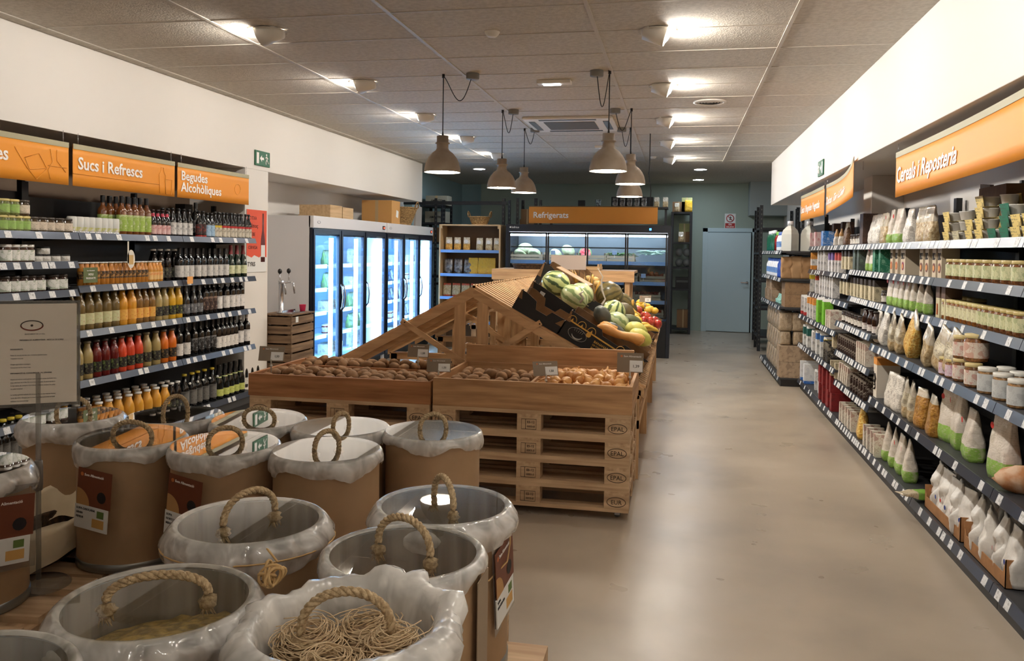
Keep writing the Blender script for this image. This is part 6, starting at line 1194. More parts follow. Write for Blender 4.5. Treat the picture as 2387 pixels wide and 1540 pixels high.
ye = mat('melon_yellow', (214, 206, 110), .4, col2=(196, 196, 96), nscale=12); bn = mat('butternut', (226, 166, 92), .45, col2=(214, 150, 78), nscale=9); dkg = mat('squash_dark', (62, 66, 60), .4, col2=(90, 92, 84), nscale=10); red_a = mat('apple_red', (186, 40, 34), .3, col2=(206, 90, 60), nscale=12, coat=.4); yl = mat('lemon', (232, 186, 70), .45, bump=.1, bscale=90); bnn = mat('banana', (226, 188, 80), .5, col2=(200, 160, 60), nscale=10)
def fruit(name, s, y, n, r_, m, rot, label, cat_, stem_=True, grp=None):
    o = MB().ball(r_, m, None, 24, 16, .05, int(s*50)).build(name); o.location = SP(s, y, n); o.rotation_euler = rot; tag(o, label, cat_, grp)
    if stem_: MB().tube([(r_[0]*.98, 0, 0), (r_[0]+.012, .002, .003), (r_[0]+.02, .006, .004)], .004, mat('stem', (110, 96, 60), .8), 6).build('stem', o)
    return o
def fr2(name, u, v, Y, r_, m, rot, label, cat_):
    o = fruit(name, 0, 0, 0, r_, m, rot, label, cat_); o.location = AT(u, v, Y); return o
fr2('watermelon', 1296, 662, 6.55, (.118, .1, .108), wm, (.2, .5, .4), 'large striped watermelon highest in the black carton', 'watermelon')
fr2('watermelon', 1339, 692, 6.47, (.118, .09, .095), wm2, (.1, .55, -.3), 'pale mottled watermelon lower in the black carton', 'watermelon')
fr2('watermelon', 1357, 684, 6.72, (.1, .08, .085), wm2, (.1, .6, .2), 'watermelon half hidden behind the pale one', 'watermelon')
fr2('watermelon', 1430, 727, 6.7, (.098, .092, .098), wm, (0, -1.2, .3), 'round striped watermelon beside the big green squash', 'watermelon')
fr2('watermelon', 1440, 752, 6.4, (.098, .075, .08), wm2, (.1, .6, .1), 'striped watermelon resting over the squash', 'watermelon')
fr2('green_squash', 1421, 690, 7.3, (.12, .105, .135), sqm, (.2, -.5, .2), 'large brownish green ribbed squash standing in the tall carton', 'squash')
fr2('green_squash', 1452, 708, 7.55, (.15, .08, .09), sqm, (.2, .6, .3), 'long brown green squash below the large ribbed one', 'squash')
fr2('brown_melon', 1456, 727, 7.0, (.075, .075, .09), mat('melon_brown', (112, 92, 56), .5, col2=(84, 74, 46), nscale=10), (0, -1, 0), 'dark brown round melon beside the striped watermelon', 'melon')
fr2('dark_squash', 1404, 735, 6.15, (.06, .06, .08), dkg, (0, -.6, .4), 'dark grey green squash inside the banana carton', 'squash')
fr2('dark_squash', 1432, 768, 6.1, (.09, .06, .045), dkg, (.1, .5, .2), 'flat dark squash behind the butternut', 'squash')
fr2('yellow_melon', 1484, 772, 6.25, (.09, .075, .07), ye, (.1, .5, .4), 'pale yellow green melon in the banana carton, upper one', 'melon')
fr2('yellow_melon', 1493, 786, 6.08, (.088, .065, .058), ye, (.1, .5, .2), 'pale yellow melon right of the butternut squash', 'melon')
fr2('green_melon', 1473, 748, 6.75, (.085, .05, .05), mat('melon_dkgreen', (86, 92, 56), .5), (.1, .4, .2), 'small dark green melon between watermelon and bananas', 'melon')
o = MB()
way = [(1392, 760), (1400, 762), (1409, 764), (1418, 768), (1428, 773), (1438, 778), (1449, 781), (1460, 783), (1471, 785), (1481, 788), (1490, 792), (1496, 796), (1499, 799)]
rs = [.01, .026, .034, .036, .033, .03, .029, .03, .034, .04, .044, .04, .018]
o.tube([AT(u, v, 5.97) for u, v in way], rs, bn, 18); o = o.build('butternut_squash'); tag(o, 'long orange butternut squash lying along the banana carton', 'squash')
o = MB().tube([AT(1398+k*6.5, 755+k*2.2, 6.07) for k in range(8)], [.01, .03, .036, .034, .03, .03, .026, .008], bn, 16).build('butternut_squash'); tag(o, 'short butternut squash behind the long one', 'squash')
for i, (u, v, Y) in enumerate([(1487, 722, 7.7), (1506, 737, 7.68), (1494, 737, 7.8), (1515, 749, 7.65), (1525, 748, 7.8), (1500, 748, 7.6), (1532, 755, 7.72), (1478, 728, 7.9)]):
    o = MB().lathe([(0, -.026), (.02, -.036), (.039, -.015), (.043, .008), (.033, .032), (.013, .036), (.0, .026)], red_a, 18).build('apple'); o.location = AT(u, v, Y); o.rotation_euler = (.3*i, .5, .2*i); tag(o, 'shiny red apple in the black fruit carton, '+['highest', 'second from the top', 'middle of the heap', 'right of the middle', 'low front', 'low inner', 'rightmost', 'far upper'][i], 'apple', 'red apples')
    MB().tube([(0, 0, .024), (.003, 0, .045)], .0016, MC['stem'], 5).build('stem', o)
def banana(p, yaw, lab):
    q = MB(); pts = []; 
    for k in range(9):
        a = -.7+1.4*k/8; pts.append(V((.1*sin(a)*cos(yaw), .1*sin(a)*sin(yaw), .1*cos(a)-.075)))
    o = q.tube(pts, [.005, .013, .017, .018, .018, .018, .016, .011, .005], bnn, 8).build('banana', loc=p); tag(o, lab, 'banana', 'yellow bananas')
for i, (s, y, n, yw) in enumerate([(1500, 762, 6.9, .3), (1508, 768, 6.88, .35), (1518, 773, 6.9, .4), (1478, 737, 7.2, .5)]): banana(AT(s, y, n), yw, 'yellow banana beside the red apples, '+['leftmost of the hand', 'middle of the hand', 'rightmost of the hand', 'single one above'][i])
for i, (s, y, n) in enumerate([(1492, 705, 9.0), (1500, 712, 9.0), (1508, 714, 9.1), (1516, 720, 9.0), (1526, 724, 9.0), (1486, 714, 8.95), (1510, 722, 8.95), (1474, 731, 7.2), (1480, 740, 7.15), (1486, 747, 7.1), (1470, 726, 7.25)]):
    o = MB().ball((.042, .036, .036), yl, None, 14, 10, .1, i).build('lemon'); o.location = AT(s, y, n); tag(o, 'yellow lemon in the farthest carton' if i < 7 else 'yellow pear-shaped fruit between the bananas and the apples', 'lemon', 'lemons in the farthest carton' if i < 7 else 'yellow fruit beside the apples')
for i, (s, y, n) in enumerate([(1.1, 8.2, .19), (1.2, 8.22, .19), (1.3, 8.25, .18), (1.15, 8.4, .2), (1.28, 8.4, .2)]):
    o = MB().ball((.038, .036, .036), yl, None, 14, 10, .1, i).build('orange'); o.location = SP(s, y, n); tag(o, 'pale orange fruit in the black carton on the middle stand', 'orange', 'pale oranges on the middle stand')
for i, (s, y, n) in enumerate([(.5, 8.3, .25), (.6, 8.3, .25), (.7, 8.25, .24), (.55, 8.45, .26), (.68, 8.42, .24)]):
    o = MB().ball((.045, .04, .035), mat('fruit_tan', (196, 160, 96), .5), None, 14, 10, .1, i).build('tan_fruit'); o.location = SP(s, y, n); tag(o, 'small tan fruit in the farther brown carton of the middle stand', 'fruit', 'tan fruit on the middle stand')
husk = mat('husk', (190, 160, 104), .8, col2=(150, 120, 70), nscale=20); husk2 = mat('husk_grey', (150, 136, 116), .8)
rg = random.Random(9)
for i in range(7):
    s, y = .35+.11*i, 7.55+.1*(i % 3); p = SP(s, y, .24); o = MB()
    a = rg.uniform(0, 6.28); o.tube([V((0, 0, -.02)), V((.04*cos(a), .04*sin(a), .05)), V((.06*cos(a), .06*sin(a), .1))], [.02, .024, .008], mat('corn_cob', (226, 176, 80), .5), 10)
    for k in range(4):
        b = a+k*1.5; o.add([(.02*cos(b), .02*sin(b), -.02), (.03*cos(b+.6), .03*sin(b+.6), .03), (.05*cos(b+.3), .05*sin(b+.3), .14), (.03*cos(b), .03*sin(b), .04)], [(0, 1, 2, 3)], husk if k % 2 else husk2)
    o = o.build('corn_cob', loc=p); tag(o, 'dry corn cob with papery husk, '+ORD[i]+' down the slope', 'corn', 'corn cobs on the middle stand')
def ribbon(pts, w_, m, label, name='plastic_wrap'):
    q = MB().tube(pts, w_, m, 6); o = q.build(name); tag(o, label, 'wrapping')
cw = mat('cling', (190, 180, 166), .15, coat=1)
ribbon([AT(1398, 718, 7.05), AT(1411, 697, 7.1), AT(1403, 675, 7.1), AT(1402, 655, 7.1), AT(1405, 645, 7.1), AT(1393, 624, 7.1)], [.016, .008, .01, .008, .007, .003], cw, 'twisted clear plastic wrap standing up between the cartons')
ribbon([AT(1352, 705, 6.3), AT(1360, 695, 6.3), AT(1352, 685, 6.3), AT(1360, 678, 6.3)], [.012, .01, .012, .006], cw, 'crumpled clear plastic strip beside the pale watermelon')
tag(MB().box(-.16, .16, -.004, .004, 0, .13, mat('board_pink', (214, 198, 190), .6)).build('paper_sheet', loc=AT(1325, 628, 7.5)), 'blank pale sheet standing behind the corn', 'paper')
tag(MB().box(-.16, .16, 0, .3, -.003, .003, mat('flap', (196, 164, 132), .7), T=RY(th)).build('carton_flap', loc=SP(.48, 6.95, .31)), 'light brown carton flap on top of the tall carton', 'cardboard')
pricecard(*SP(1.1, 8.7, .3), .12, .07, -.3, R(0), 'small price sign on the middle stand', '2,90')
tag(MB().box(-.09, .09, 0, .05, 0, .03, mat('paper_grey', (140, 120, 100), .8), T=RY(0)).ball((.05, .03, .03), MC['paper_grey'], TR(.02, .02, .03)).build('crumpled_paper', loc=(AX+.12, 8.6, AZ-.03)), 'crumpled brown paper on the slats near the ridge', 'paper')
# left slope: dark tray and price sign
o = MB().box(-.35, .35, 0, .45, 0, .05, blackp, T=RY(-th)).box(-.36, -.33, 0, .45, 0, .08, blackp, T=RY(-th)).build('black_tray', loc=(AX-.66, 8.6, AZ-.66*SL+.01)); tag(o, 'dark plastic tray on the left slope of the stand', 'tray')
o = MB().box(-.3, .3, 0, .45, 0, .06, blackp, T=RY(-th)).build('black_tray', loc=(AX-.66, 7.6, AZ-.66*SL+.005)); tag(o, 'low dark tray on the left slope, nearer one', 'tray')
pricecard(AX-.62, 8.45, 1.12, .14, .1, -.3, R(-18), 'grey price sign on the left slope before the far fridge')
# crates behind the stand
for i, (x, z, l) in enumerate([(-1.15, 1.0, 'light wooden crate beyond the stand, beneath the dark wicker tray, right part'), (-1.85, 1.0, 'light wooden crate beyond the stand, beneath the dark wicker tray, left part')]):
    pass
tb = empty('wooden_table', (-1.5, 10.6, 0), label='light wooden display table beyond the slatted stand', cat='table')
MB().box(-.9, .95, 0, .8, 1.3, 1.33, stand_m['x']).build('tabletop', tb); MB().box(-.9, .95, -.02, 0, 1.19, 1.33, stand_m['x']).build('front_board', tb)
for a, b in ((-.86, .02), (.86, .02), (-.86, .72), (.86, .72)): MB().box(a-.03, a+.03, b, b+.06, 0, 1.3, stand_m['z']).build('leg', tb)
MB().box(-.86, .86, .03, .77, .6, .625, stand_m['x']).build('lower_shelf', tb)
MB().box(-.86, .86, .03, .05, .3, .36, stand_m['x']).build('stretcher', tb)
dw = mat('wicker_dark', (84, 62, 42), .8, col2=(52, 38, 26), nscale=50, bump=.8)
basket((-1.95, 10.85, 1.331), .2, .23, .06, 'dark flat wicker tray on the far display table', sy=.8, handles=False, m=dw)
woodcrate(-1.3, 10.9, 1.331, .6, .4, .05, 'shallow light crate on the far display table', pine['x'], slats=1)
for i, (x, z, w_, h_) in enumerate([(-2.2, .626, .2, .25), (-1.85, .626, .22, .22), (-1.45, .626, .14, .2), (-1.2, .626, .12, .22), (-.95, .626, .13, .2)]):
    tag(MB().box(-w_/2, w_/2, -.1, .1, 0, h_, print_mat('bag_pale', (206, 200, 186), (190, 150, 100), 24, .55)).build('white_pack', loc=(x, 10.8, z)), 'pale pack on the lower shelf of the far table, '+['leftmost', 'second from left', 'middle', 'second from right', 'rightmost'][i], 'pack', 'pale packs under the far table')
tag(MB().box(-.5, .1, -.25, .25, 0, .5, mat('bin_dark', (36, 38, 42), .6)).build('dark_bin', loc=(-1.9, 8.2, .0)), 'dark storage bin under the stand', 'bin')
# ---------------------------------------------------------------- drums of bulk food on pallets
for j, (x0, y0, ns, rz) in enumerate([(-1.55, 1.55, 'second row', 0), (-1.55, .72, 'nearest row', 0), (-1.84, 2.42, 'rear middle', 0), (-3.06, 1.72, 'left', R(6)), (-3.05, 2.58, 'rear left', 0), (-.9, 2.45, 'rear right', 0)]):
    for k in range(3):
        if j == 5: continue
        pallet(x0, y0, k*.1445, f'pallet under the fibre drums, {ns} stack, {["bottom", "middle", "top"][k]} layer', marks=False, rz=rz, D2=.8)
ZP = .434
ring_m = mat('steel_ring', (150, 152, 150), .3, metal=.7); lidm = clear_mat('drum_lid', (240, 240, 237), 1.5, .015, boost=.85)
bagm = clear_mat('bag_plastic', (244, 244, 242), 1.75, .14, haze=.62, hazecol=(252, 250, 247), bump=1.0, bscale=17, zs=.75); bagw = clear_mat('bag_white', (235, 235, 232), 1.5, .22, haze=.97, hazecol=(250, 247, 242), bump=.7, bscale=16)
liner = clear_mat('bag_liner', (230, 230, 226), 1.3, .25, haze=.55, hazecol=(214, 206, 194), bump=.8, bscale=16, zs=.1)
dbody = mat('drum_fibre', (168, 136, 102), .6, col2=(158, 127, 94), nscale=5, bump=.02); dins = mat('drum_inside', (140, 116, 92), .8)
string = mat('string', (206, 170, 116), .8)
def rope_handle(r, h0, wdt, hgt, yaw, z, thick=.0085, twist=True, knots=True):
    pts = [V((wdt*cos(pi*t/20), 0, hgt*sin(pi*t/20)**.85)) for t in range(21)]; T = TR(0, 0, z)@RZ(yaw); q = MB()
    if twist:
        fine = [V((wdt*cos(pi*t/60), 0, hgt*max(0, sin(pi*t/60))**.85)) for t in range(61)]
        for s in range(3):
            pp = []
            for i, p in enumerate(fine):
                a = i*.62+s*2.094; tn = (fine[min(60, i+1)]-fine[max(0, i-1)]).normalized(); e = V((0, 1, 0)); n = tn.cross(e); pp.append(p+(e*cos(a)+n*sin(a))*thick*.55)
            q.tube(pp, thick*.62, rope_m, 6, T=T)
    else: q.tube(pts, thick, rope_m, 8, T=T)
    if knots:
        for s in (-1, 1):
            K = T@TR(s*wdt, 0, -.018); q.ball((.02, .017, .014), rope_m, K, 10, 7, .5, s+5)
            for k in range(16):
                a = k*2.4+s; g_ = .6+.4*sin(k*3.1); q.tube([(0, 0, 0), (.014*g_*cos(a), .014*g_*sin(a), -.012), (.022*g_*cos(a+.5), .022*g_*sin(a+.5), -.018-.012*g_)], [.0035, .0022, .0006], rope_m, 4, T=K)
    return q.build('rope_handle', r)
def drum(x, y, label, rad=.183, h=.43, bag=1, yaw=0, tilt=0, fz=.14, fill=None, hw=.075, hh=.075, seed=0, lid=True, knots=True, zb=ZP, open_bag=False, bm=None, strg=False, lz=0):
    r = empty('fibre_drum', (x, y, zb), label=label, cat='drum', group='fibre drums of bulk food'); rs = seed*7.3
    MB().lathe([(rad, .03), (rad, h-.01)], dbody, 48, caps=False).lathe([(rad-.006, h), (rad-.006, .05)], dins, 40, caps=False).build('body', r)
    MB().lathe([(0, .004), (rad-.004, .0), (rad+.003, .004), (rad+.003, .03), (rad-.001, .034)], ring_m, 48, caps=False).build('bottom_rim', r)
    MB().lathe([(rad-.006, h-.02), (rad+.003, h-.02), (rad+.005, h-.008), (rad+.003, h+.001), (rad-.004, h+.003), (rad-.008, h-.004), (rad-.007, h-.02)], ring_m, 48, caps=False).build('top_rim', r)
    MB().lathe([(rad-.009, h-.002), (rad-.012, h-.1), (rad-.014, .07), (0, .06)], liner, 40, caps=False).build('liner', r)
    if fill: MB().lathe([(0, fz)]+[((rad-.016)*t/8, fz-.002*t) for t in range(1, 9)], fill, 40, caps=False, wob=lambda q_, z_, a: (q_, z_+.04*q_/rad*cos(a+.7)+.012*NZ.noise(V((q_*cos(a)*30, q_*sin(a)*30, seed))))).build('food', r)
    n = 7; prof = []
    ln = .046 if bag == 1 else .07
    bulge = (.006 if bag == 1 else .018)
    for i in range(15):
        t = i/14
        if t < .2: prof.append((rad-.012+.02*t/.2, h+.0055*sin(pi*t/.2)+.003))
        else:
            u = (t-.2)/.8; prof.append((rad+.009+bulge*sin(pi*u*.9), h+.003-ln*u))
    def wob(q_, z_, a):
        dn = max(0, (h-z_)/ln); f = NZ.noise(V((3.2*cos(a)+rs, 3.2*sin(a), 2)))*1.0+.45*NZ.noise(V((9*cos(a)+rs, 9*sin(a), z_*30)))
        g_ = NZ.noise(V((1.4*cos(a), 1.4*sin(a)+rs, 7)))
        fold = abs(math.sin(a*17+6*f+z_*9))**.5*1.2-.6+.5*NZ.noise(V((20*cos(a), 20*sin(a)+rs, z_*40)))
        return max(rad+.004 if dn > .08 else 0, q_+(f*.012+fold*.008)*dn*(1+bulge*25)*(.5 if bag == 1 else .9)), z_+(g_*.04+f*.012)*dn
    if bag: MB().lathe(prof, bm or bagm, 110, caps=False, wob=wob).build('bag_edge', r)
    if strg:
        MB().tube([((rad+.012+bulge)*cos(2*pi*k/40), (rad+.012+bulge)*sin(2*pi*k/40), h-.045+.01*sin(2*pi*k/40+seed)) for k in range(40)], .0022, string, 5, closed=True).build('tie_string', r)
    if lid:
        L2 = MB().lathe([(0.0001, h+.009+lz), (rad+.001, h+.009+lz)], lidm, 48, caps=False, smooth=False).build('clear_lid', r)
        rope_handle(L2, h, hw, hh, yaw, h+.01+lz, knots=knots)
        if tilt:
            ax = V((-y, x, 0)).normalized(); P0 = TR(0, 0, h+.012); L2.matrix_local = P0@Matrix.Rotation(tilt, 4, V((y, -x, 0)).normalized())@P0.inverted()
    return r
past = mat('pasta_fill', (206, 176, 104), .5, col2=(150, 130, 80), nscale=40, bump=.9); grain = mat('grain_fill', (190, 160, 120), .7, col2=(140, 112, 80), nscale=60, bump=.8)
drum(-2.44, 2.98, 'drum at the far left of the back row, behind the notice stand', yaw=.2, hw=.07, hh=.07, seed=1, bag=2)
drum(-2.05, 3.1, 'back-row drum with a dark reflecting lid and narrow handle', yaw=.9, hw=.05, hh=.075, seed=2)
drum(-1.67, 3.1, 'back-row drum whose lid mirrors the exit sign', yaw=.1, hw=.065, hh=.045, seed=3, tilt=.05)
drum(-1.3, 3.07, 'back-row drum with a white reflecting lid before the potato crate', yaw=1.1, hw=.04, hh=.05, seed=4, bag=1)
drum(-.93, 3.1, 'back-row drum with a tilted clear lid before the onion pallets', yaw=.5, hw=.052, hh=.06, seed=5, bag=1, strg=False)
dF = drum(-1.955, 2.69, 'middle-row drum mirroring the orange sign, with a price card', yaw=.1, hw=.075, hh=.055, seed=6, tilt=.05)
dG = drum(-1.58, 2.69, 'middle-row drum with orange reflection and card, right of the other carded drum', yaw=.6, hw=.058, hh=.055, seed=7, tilt=.022)
drum(-1.2, 2.71, 'middle-row drum with a bright white lid and upright rope ring', yaw=1.0, hw=.05, hh=.06, seed=8)
drum(-1.08, 1.96, 'drum with crumpled bag tied by string, left of centre', rad=.187, yaw=1.15, hw=.08, hh=.07, seed=9, bag=2, strg=True, fill=grain)
dJ = drum(-.63, 2.21, 'rightmost rear drum with loose string hanging down its side', yaw=-.9, hw=.07, hh=.07, seed=10, bag=2, fill=grain)
drum(-.62, 1.84, 'drum with a shiny dark clear lid and bag of crumbs inside', yaw=-.35, hw=.078, hh=.075, seed=11, bag=1, fill=grain, fz=.35)
drum(-1.01, 1.47, 'large front drum of pasta with long rope handle, left one', rad=.186, yaw=.45, hw=.095, hh=.045, seed=12, bag=2, fill=past, fz=.372, knots=True)
drum(-1.14, 1.11, 'brown-topped drum cut by the lower left corner', rad=.183, yaw=.2, hw=.08, hh=.06, seed=13, bag=1, fill=grain, zb=.434)
drum(-.585, 1.06, 'drum cut by the bottom edge with a shiny lid', rad=.183, yaw=.4, hw=.08, hh=.05, seed=14, bag=1)
drum(-2.2, 2.2, 'drum at the left picture edge with a crumpled bag and card', yaw=.2, hw=.06, hh=.06, seed=15, bag=2)
# drum with nests: bag thrown wide open
dm_ = drum(-.6, 1.45, 'front drum of noodle nests with a white bag spread wide over its rim', rad=.186, yaw=.25, hw=.085, hh=.075, seed=16, bag=0, lid=False, knots=False)
def wobM(q_, z_, a):
    f = NZ.noise(V((2.2*cos(a), 2.2*sin(a)+4, z_*5)))+.5*NZ.noise(V((6*cos(a), 6*sin(a), z_*12))); d = max(0, (q_-.155)/.07)
    f2 = NZ.noise(V((12*cos(a)+3, 12*sin(a), z_*20)))
    return q_+f*.03*d+f2*.006, z_+.03*f*d+f2*.005+.02*cos(a-.5)*d
MB().lathe([(.15, .33), (.158, .39), (.163, .425), (.178, .452), (.2, .455), (.222, .44), (.228, .41), (.215, .375), (.2, .345), (.192, .31), (.189, .28)], bagw, 120, caps=False, wob=wobM).build('spread_bag', dm_)
rope_handle(dm_, 0, .085, .08, .25, .42, knots=True)
nest_m = mat('noodle', (222, 196, 158), .7)
rg = random.Random(4)
MB().lathe([(.0001, .3), (.15, .3)], mat('nest_bed', (120, 94, 66), .9), 24, caps=False).build('food_bed', dm_)
for i, (x, y, z, lb) in enumerate([(-.682, 1.46, .375, 'left'), (-.515, 1.465, .38, 'right'), (-.6, 1.545, .365, 'far'), (-.6, 1.37, .378, 'near'), (-.5, 1.37, .35, 'near right')]):
    q = MB()
    for k in range(110):
        a0 = rg.uniform(0, 6.28); rr_ = rg.uniform(.02, .066); tz = rg.uniform(-.022, .02)*(1.3-rr_*8); sw = rg.uniform(1.4, 3.6); tilt = rg.uniform(-.3, .3); fl = rg.uniform(0, 1)**5*.03
        pts = []
        for j in range(9):
            a = a0+sw*j/8; r2 = rr_*(1+.1*sin(3*a+k))+fl*(j/8)**3; pts.append((r2*cos(a), r2*sin(a), tz+.012+.035*(1-(rr_/.07)**2)+tilt*r2*sin(a-a0)+.006*sin(a*2+k)+fl*.5*(j/8)**2))
        q.tube(pts, .0012, nest_m, 4)
    q.ball((.062, .062, .036), mat('noodle_core', (160, 130, 96), .8, col2=(110, 84, 58), nscale=60), None, 14, 8, .3, i)
    o = q.build('noodle_nest', loc=(x, y, z+ZP-.012)); tag(o, 'dried noodle nest in the open drum, '+lb+' one', 'noodle nest', 'noodle nests in the front drum')
# price cards on two drums, and clear sleeves
def drumcard(x, y, ang, z, lines, label, tiltx=.1, clear=False):
    r = empty('product_card', (x, y, z), label=label, cat='card'); F = Matrix(((-sin(ang), 0, cos(ang), 0), (cos(ang), 0, sin(ang), 0), (0, 1, 0, 0), (0, 0, 0, 1)))@RZ(tiltx)
    w_, h_ = .15, .21; cb = mat('card_brown', (112, 58, 34), .5)
    MB().box(-w_/2, w_/2, .082-.0, h_, -.001, .001, cb, T=F).build('printed_photo', r)
    MB().lathe([(.0001, 0), (.058, 0)], mat('card_tan', (186, 140, 88), .6), 12, F@TR(-w_/2+.0, .082, .0016), caps=False, a0=0, a1=pi/2).build('bread_picture', r); MB().lathe([(.0001, 0), (.02, 0)], mat('card_black', (20, 16, 20), .6), 12, F@TR(.035, .12, .0016), caps=False).build('dark_picture', r)
    MB().box(-w_/2-.005, w_/2-.008, 0, .082, -.0018, .0018, paper, T=F).build('info_slip', r)
    MB().box(.02, .05, .048, .072, .0019, .0024, mat('organic_green', (96, 120, 60), .6), T=F).box(-.0, .052, .012, .042, .0019, .0024, mat('card_gold', (206, 160, 90), .6), T=F).build('badge', r)
    for i, s in enumerate(lines): text(s, .0105, F@TR(-w_/2+.002, .066-.015*i, .002), dk, r, bold=.004)
    text('Som Alimentació', .0125, F@TR(-.045, .185, .0016), sign_white, r, bold=.01); MB().lathe([(.0001, 0), (.007, 0)], mat('logo_orange'), 10, F@TR(-.056, .189, .0016), caps=False).build('logo', r)
    if clear: MB().box(-w_/2-.012, w_/2+.012, -.02, h_+.03, -.004, -.0035, clear_mat('sleeve', (238, 238, 238), 1.4, .05, haze=.08), T=F).build('clear_sleeve', r)
    return r
a = R(-92)
drumcard(-1.955+.196*cos(a)-.0, 2.69+.196*sin(a)-.01, a-.12, ZP+.16, ['SOPA CASOLANA', 'GRAN', 'FIDEUS'], 'brown product card with white slip on the middle-row drum, left one', -.08)
drumcard(-1.58+.196*cos(a)-.035, 2.69+.196*sin(a)-.008, a-.2, ZP+.16, ['SOPA', 'HORTOLANA', 'MENJAMIA'], 'brown product card with white slip on the middle-row drum, right one', -.1)
drumcard(-.445, 2.2, R(-6), ZP+.15, ['SOPA', 'MUNTANYA'], 'product card in a clear sleeve sticking out from the rightmost drum', .15, True)
drumcard(-2.2+.2, 2.2-.05, R(-30), ZP+.16, ['ARRÒS'], 'product card in a clear sleeve on the left edge drum', -.05, True)
o = MB().box(-.001, .001, -.05, .05, -.2, .03, mat('card_back', (150, 130, 108), .6)).build('hanging_card', loc=(-.428, 1.84, .8)); tag(o, 'plain grey-brown card hanging edge-on from the shiny-lidded drum', 'card')
# tangle of twine and its loop near the two front drums
q = MB(); rg = random.Random(12); c0 = V((-.83, 1.6, .885))
for k in range(7):
    n_ = V((rg.uniform(-1, 1), rg.uniform(-1, 1), rg.uniform(-.4, 1))).normalized(); e = n_.orthogonal().normalized(); f_ = n_.cross(e); r_ = rg.uniform(.016, .03)
    jo = V((rg.uniform(-.01, .01), rg.uniform(-.01, .01), 0)); q.tube([c0+jo+(e*cos(2*pi*j/14)+f_*sin(2*pi*j/14)*.8)*r_ for j in range(15)], .0032, string, 6)
q.tube([c0+V((0, 0, .01))+V((.012*cos(a), 0, .02+.026*(1-cos(a))*.5+.0)) for a in [2*pi*j/14 for j in range(15)]], .0024, string, 5); tag(q.build('twine_knot'), 'knotted ball of twine between the two large front drums', 'twine')
q = MB().tube([(-.44+.0, 2.21, .83), (-.437, 2.2, .78), (-.44, 2.18, .735), (-.47, 2.09, .715), (-.54, 2.03, .715), (-.6, 2.018, .72)], .0022, string, 5); tag(q.build('loose_string'), 'loose string hanging down the rightmost drum', 'string')
# notice stand
st = empty('notice_stand', (-2.082, 2.38, ZP), label='grey framed notice on a thin clear pole among the drums', cat='notice stand'); YW = R(33)
F = TR(0, 0, 0)@RZ(YW); nt_ = mat('notice_paper', (232, 222, 208), .6); frg = clear_mat('acrylic', (225, 225, 222), 1.4, .08, haze=.3, hazecol=(170, 165, 158))
pw, z0_, z1_ = .114, .612, .944
MB().box(-pw-.008, pw+.008, .0, .004, z0_-.01, z1_+.008, frg, T=F).box(-pw-.01, -pw-.004, -.004, .008, z0_-.012, z1_+.01, frg, T=F).box(pw+.004, pw+.01, -.004, .008, z0_-.012, z1_+.01, frg, T=F).box(-pw-.01, pw+.01, -.004, .008, z1_+.004, z1_+.01, frg, T=F).build('frame', st)
MB().box(-pw, pw, -.002, .0, z0_, z1_, nt_, T=F).build('notice_sheet', st)
MB().prism([(-.08, z0_-.01), (.08, z0_-.01), (.02, z0_-.04), (-.02, z0_-.04)], (0, .004), frg, T=F).tube([(0, .002, .02), (0, .002, z0_+.1)], .0085, frg, 10, T=F).lathe([(.012, .32), (.014, .34), (.014, .4), (.012, .42)], mat('collar', (120, 112, 104), .4), 12, F@TR(0, .002, 0)).build('pole', st)
MB().lathe([(0, .012), (.09, .01), (.1, .003), (.1, 0)], frg, 28, caps=False).build('foot_plate', st)
ink2 = mat('ink_soft', (72, 62, 54), .8); inkr = mat('ink_red', (130, 70, 54), .8)
q = MB()
q.tube([(-.018+.032*cos(a), -.0025, .872+.016*sin(a)) for a in [pi*k/14 for k in range(15)]], .0016, ink2, 4, T=F).tube([(-.018+.032*cos(a), -.0025, .872+.016*sin(a)) for a in [pi+pi*k/14 for k in range(15)]], .0022, inkr, 4, T=F).ball((.004, .0005, .004), ink2, F@TR(-.018, -.0028, .872), 8, 6); q.build('crest', st)
def tl(s, x, z, size, m=ink2, bold=.005): text(s, size*.87, F@frame((x*.87, -.0026, z), (1, 0, 0), (0, 0, 1)), m, st, bold=bold, ex=.0002)
tl('AJUNTAMENT DE LA VALL', -.045, .842, .0058); tl('INFORMACIÓ ALIMENTÀRIA - MESCLA DE SOPES', -.062, .822, .0068, bold=.02)
z = .792
for kind, lines in ((1, ['INGREDIENTS:']), (0, ['Pasta de sèmola de blat dur, verdures deshidratades', 'i espècies naturals']), (0, ['Origen agricultura ecològica', 'Conservar en lloc fresc i sec']), (1, ['INFORMACIÓ AL CONSUMIDOR I AL·LÈRGENS']), (0, ['Aquest producte conté gluten i pot contenir traces de fruita seca,', 'soja i derivats de la llet. Es recomana consultar al personal de la', 'botiga abans de comprar el producte. Utilitzeu sempre les pales', 'de cada recipient']), (0, ['La venda a granel redueix els envasos. Porteu les vostres bosses', 'i pots de vidre. Gràcies per la vostra col·laboració amb el medi', 'ambient i la nostra botiga']), (1, ['MODE DE PREPARACIÓ:']), (0, ['Bullir deu minuts en aigua abundant amb sal i servir ben calent', 'amb una mica d’oli. Quantitat recomanada seixanta grams', 'per persona'])):
    for s in lines: tl(s, -.092, z, .0058 if not kind else .0066, bold=.02 if kind else .002); z -= .0105
    z -= .009
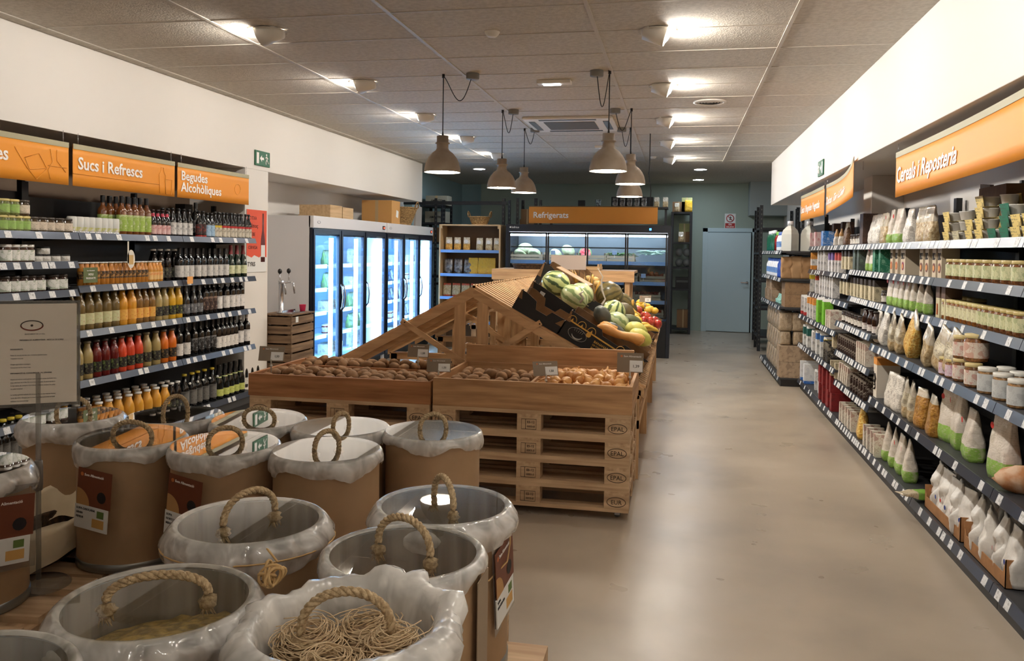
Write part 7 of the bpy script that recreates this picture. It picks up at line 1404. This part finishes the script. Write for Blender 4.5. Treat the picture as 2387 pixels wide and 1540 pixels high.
# bread basket with cloth
bk = basket((-2.27, 2.6, ZP), .23, .25, .1, 'dark long wicker basket lined with a cream cloth beside the drums', sy=.42, handles=False, m=dw)
bk.rotation_euler[2] = R(97)
clo = mat('cloth_cream', (232, 216, 186), .85, col2=(222, 204, 172), nscale=10, bump=.2)
def wobc(q_, z_, a): f = NZ.noise(V((2.5*cos(a), 2.5*sin(a), z_*6))); return q_*(1+.05*f), z_+.02*f+.03*cos(a)
MB().lathe([(.2, .05), (.235, .1), (.255, .15), (.275, .165), (.297, .15), (.3, .11), (.293, .06), (.285, .05)], clo, 72, Matrix.Diagonal((1, .56, 1, 1)), caps=False, wob=wobc).lathe([(.0001, .06), (.22, .06)], clo, 40, Matrix.Diagonal((1, .52, 1, 1)), caps=False).build('cloth_lining', bk)
MB().tube([(-.29, .02, .06), (-.305, .03, .03), (-.295, .035, .005)], .005, clo, 6).build('tie', bk)
# swing tag and green shelf card on the left wall
o = MB().box(-.001, .001, -.07, .07, -.05, .055, mat('card_green', (92, 104, 62), .6)).build('shelf_card', loc=(-3.975, 5.02, 1.36)); tag(o, 'olive green card reading nou producte on the second left shelf', 'card')
text('NOU', .022, frame((.0025, 0, .0), (0, 1, 0), (0, 0, 1)), sign_white, o, align='CENTER'); text('PRODUCTE', .018, frame((.0025, 0, -.025), (0, 1, 0), (0, 0, 1)), sign_white, o, align='CENTER'); text('Som Alimentació', .011, frame((.0025, 0, .03), (0, 1, 0), (0, 0, 1)), sign_white, o, align='CENTER', bold=0)
hz = MB().lathe([(.0001, 0), (.055, 0)], mat('tag_white', (226, 220, 206), .6), 20, TR(.001, 0, -.13)@RY(pi/2)@Matrix.Diagonal((1.25, .8, 1, 1)), caps=False).box(-.001, .001, -.04, -.025, -.16, 0, MC['tag_white']).box(.0015, .002, -.025, .025, -.17, -.1, mat('tag_pic', (206, 170, 110), .6)).build('wobbler_tag', loc=(-3.975, 5.45, 1.60)); tag(hz, 'round white tag dangling below the top left shelf', 'tag')
o = MB().box(0, .002, -.04, .04, 0, .06, lab_o).build('shelf_card', loc=(-3.965, 6.19, 1.26)); tag(o, 'small orange card on the shelf edge below the wines', 'card')
finish_labels()
bpy.context.view_layer.update()
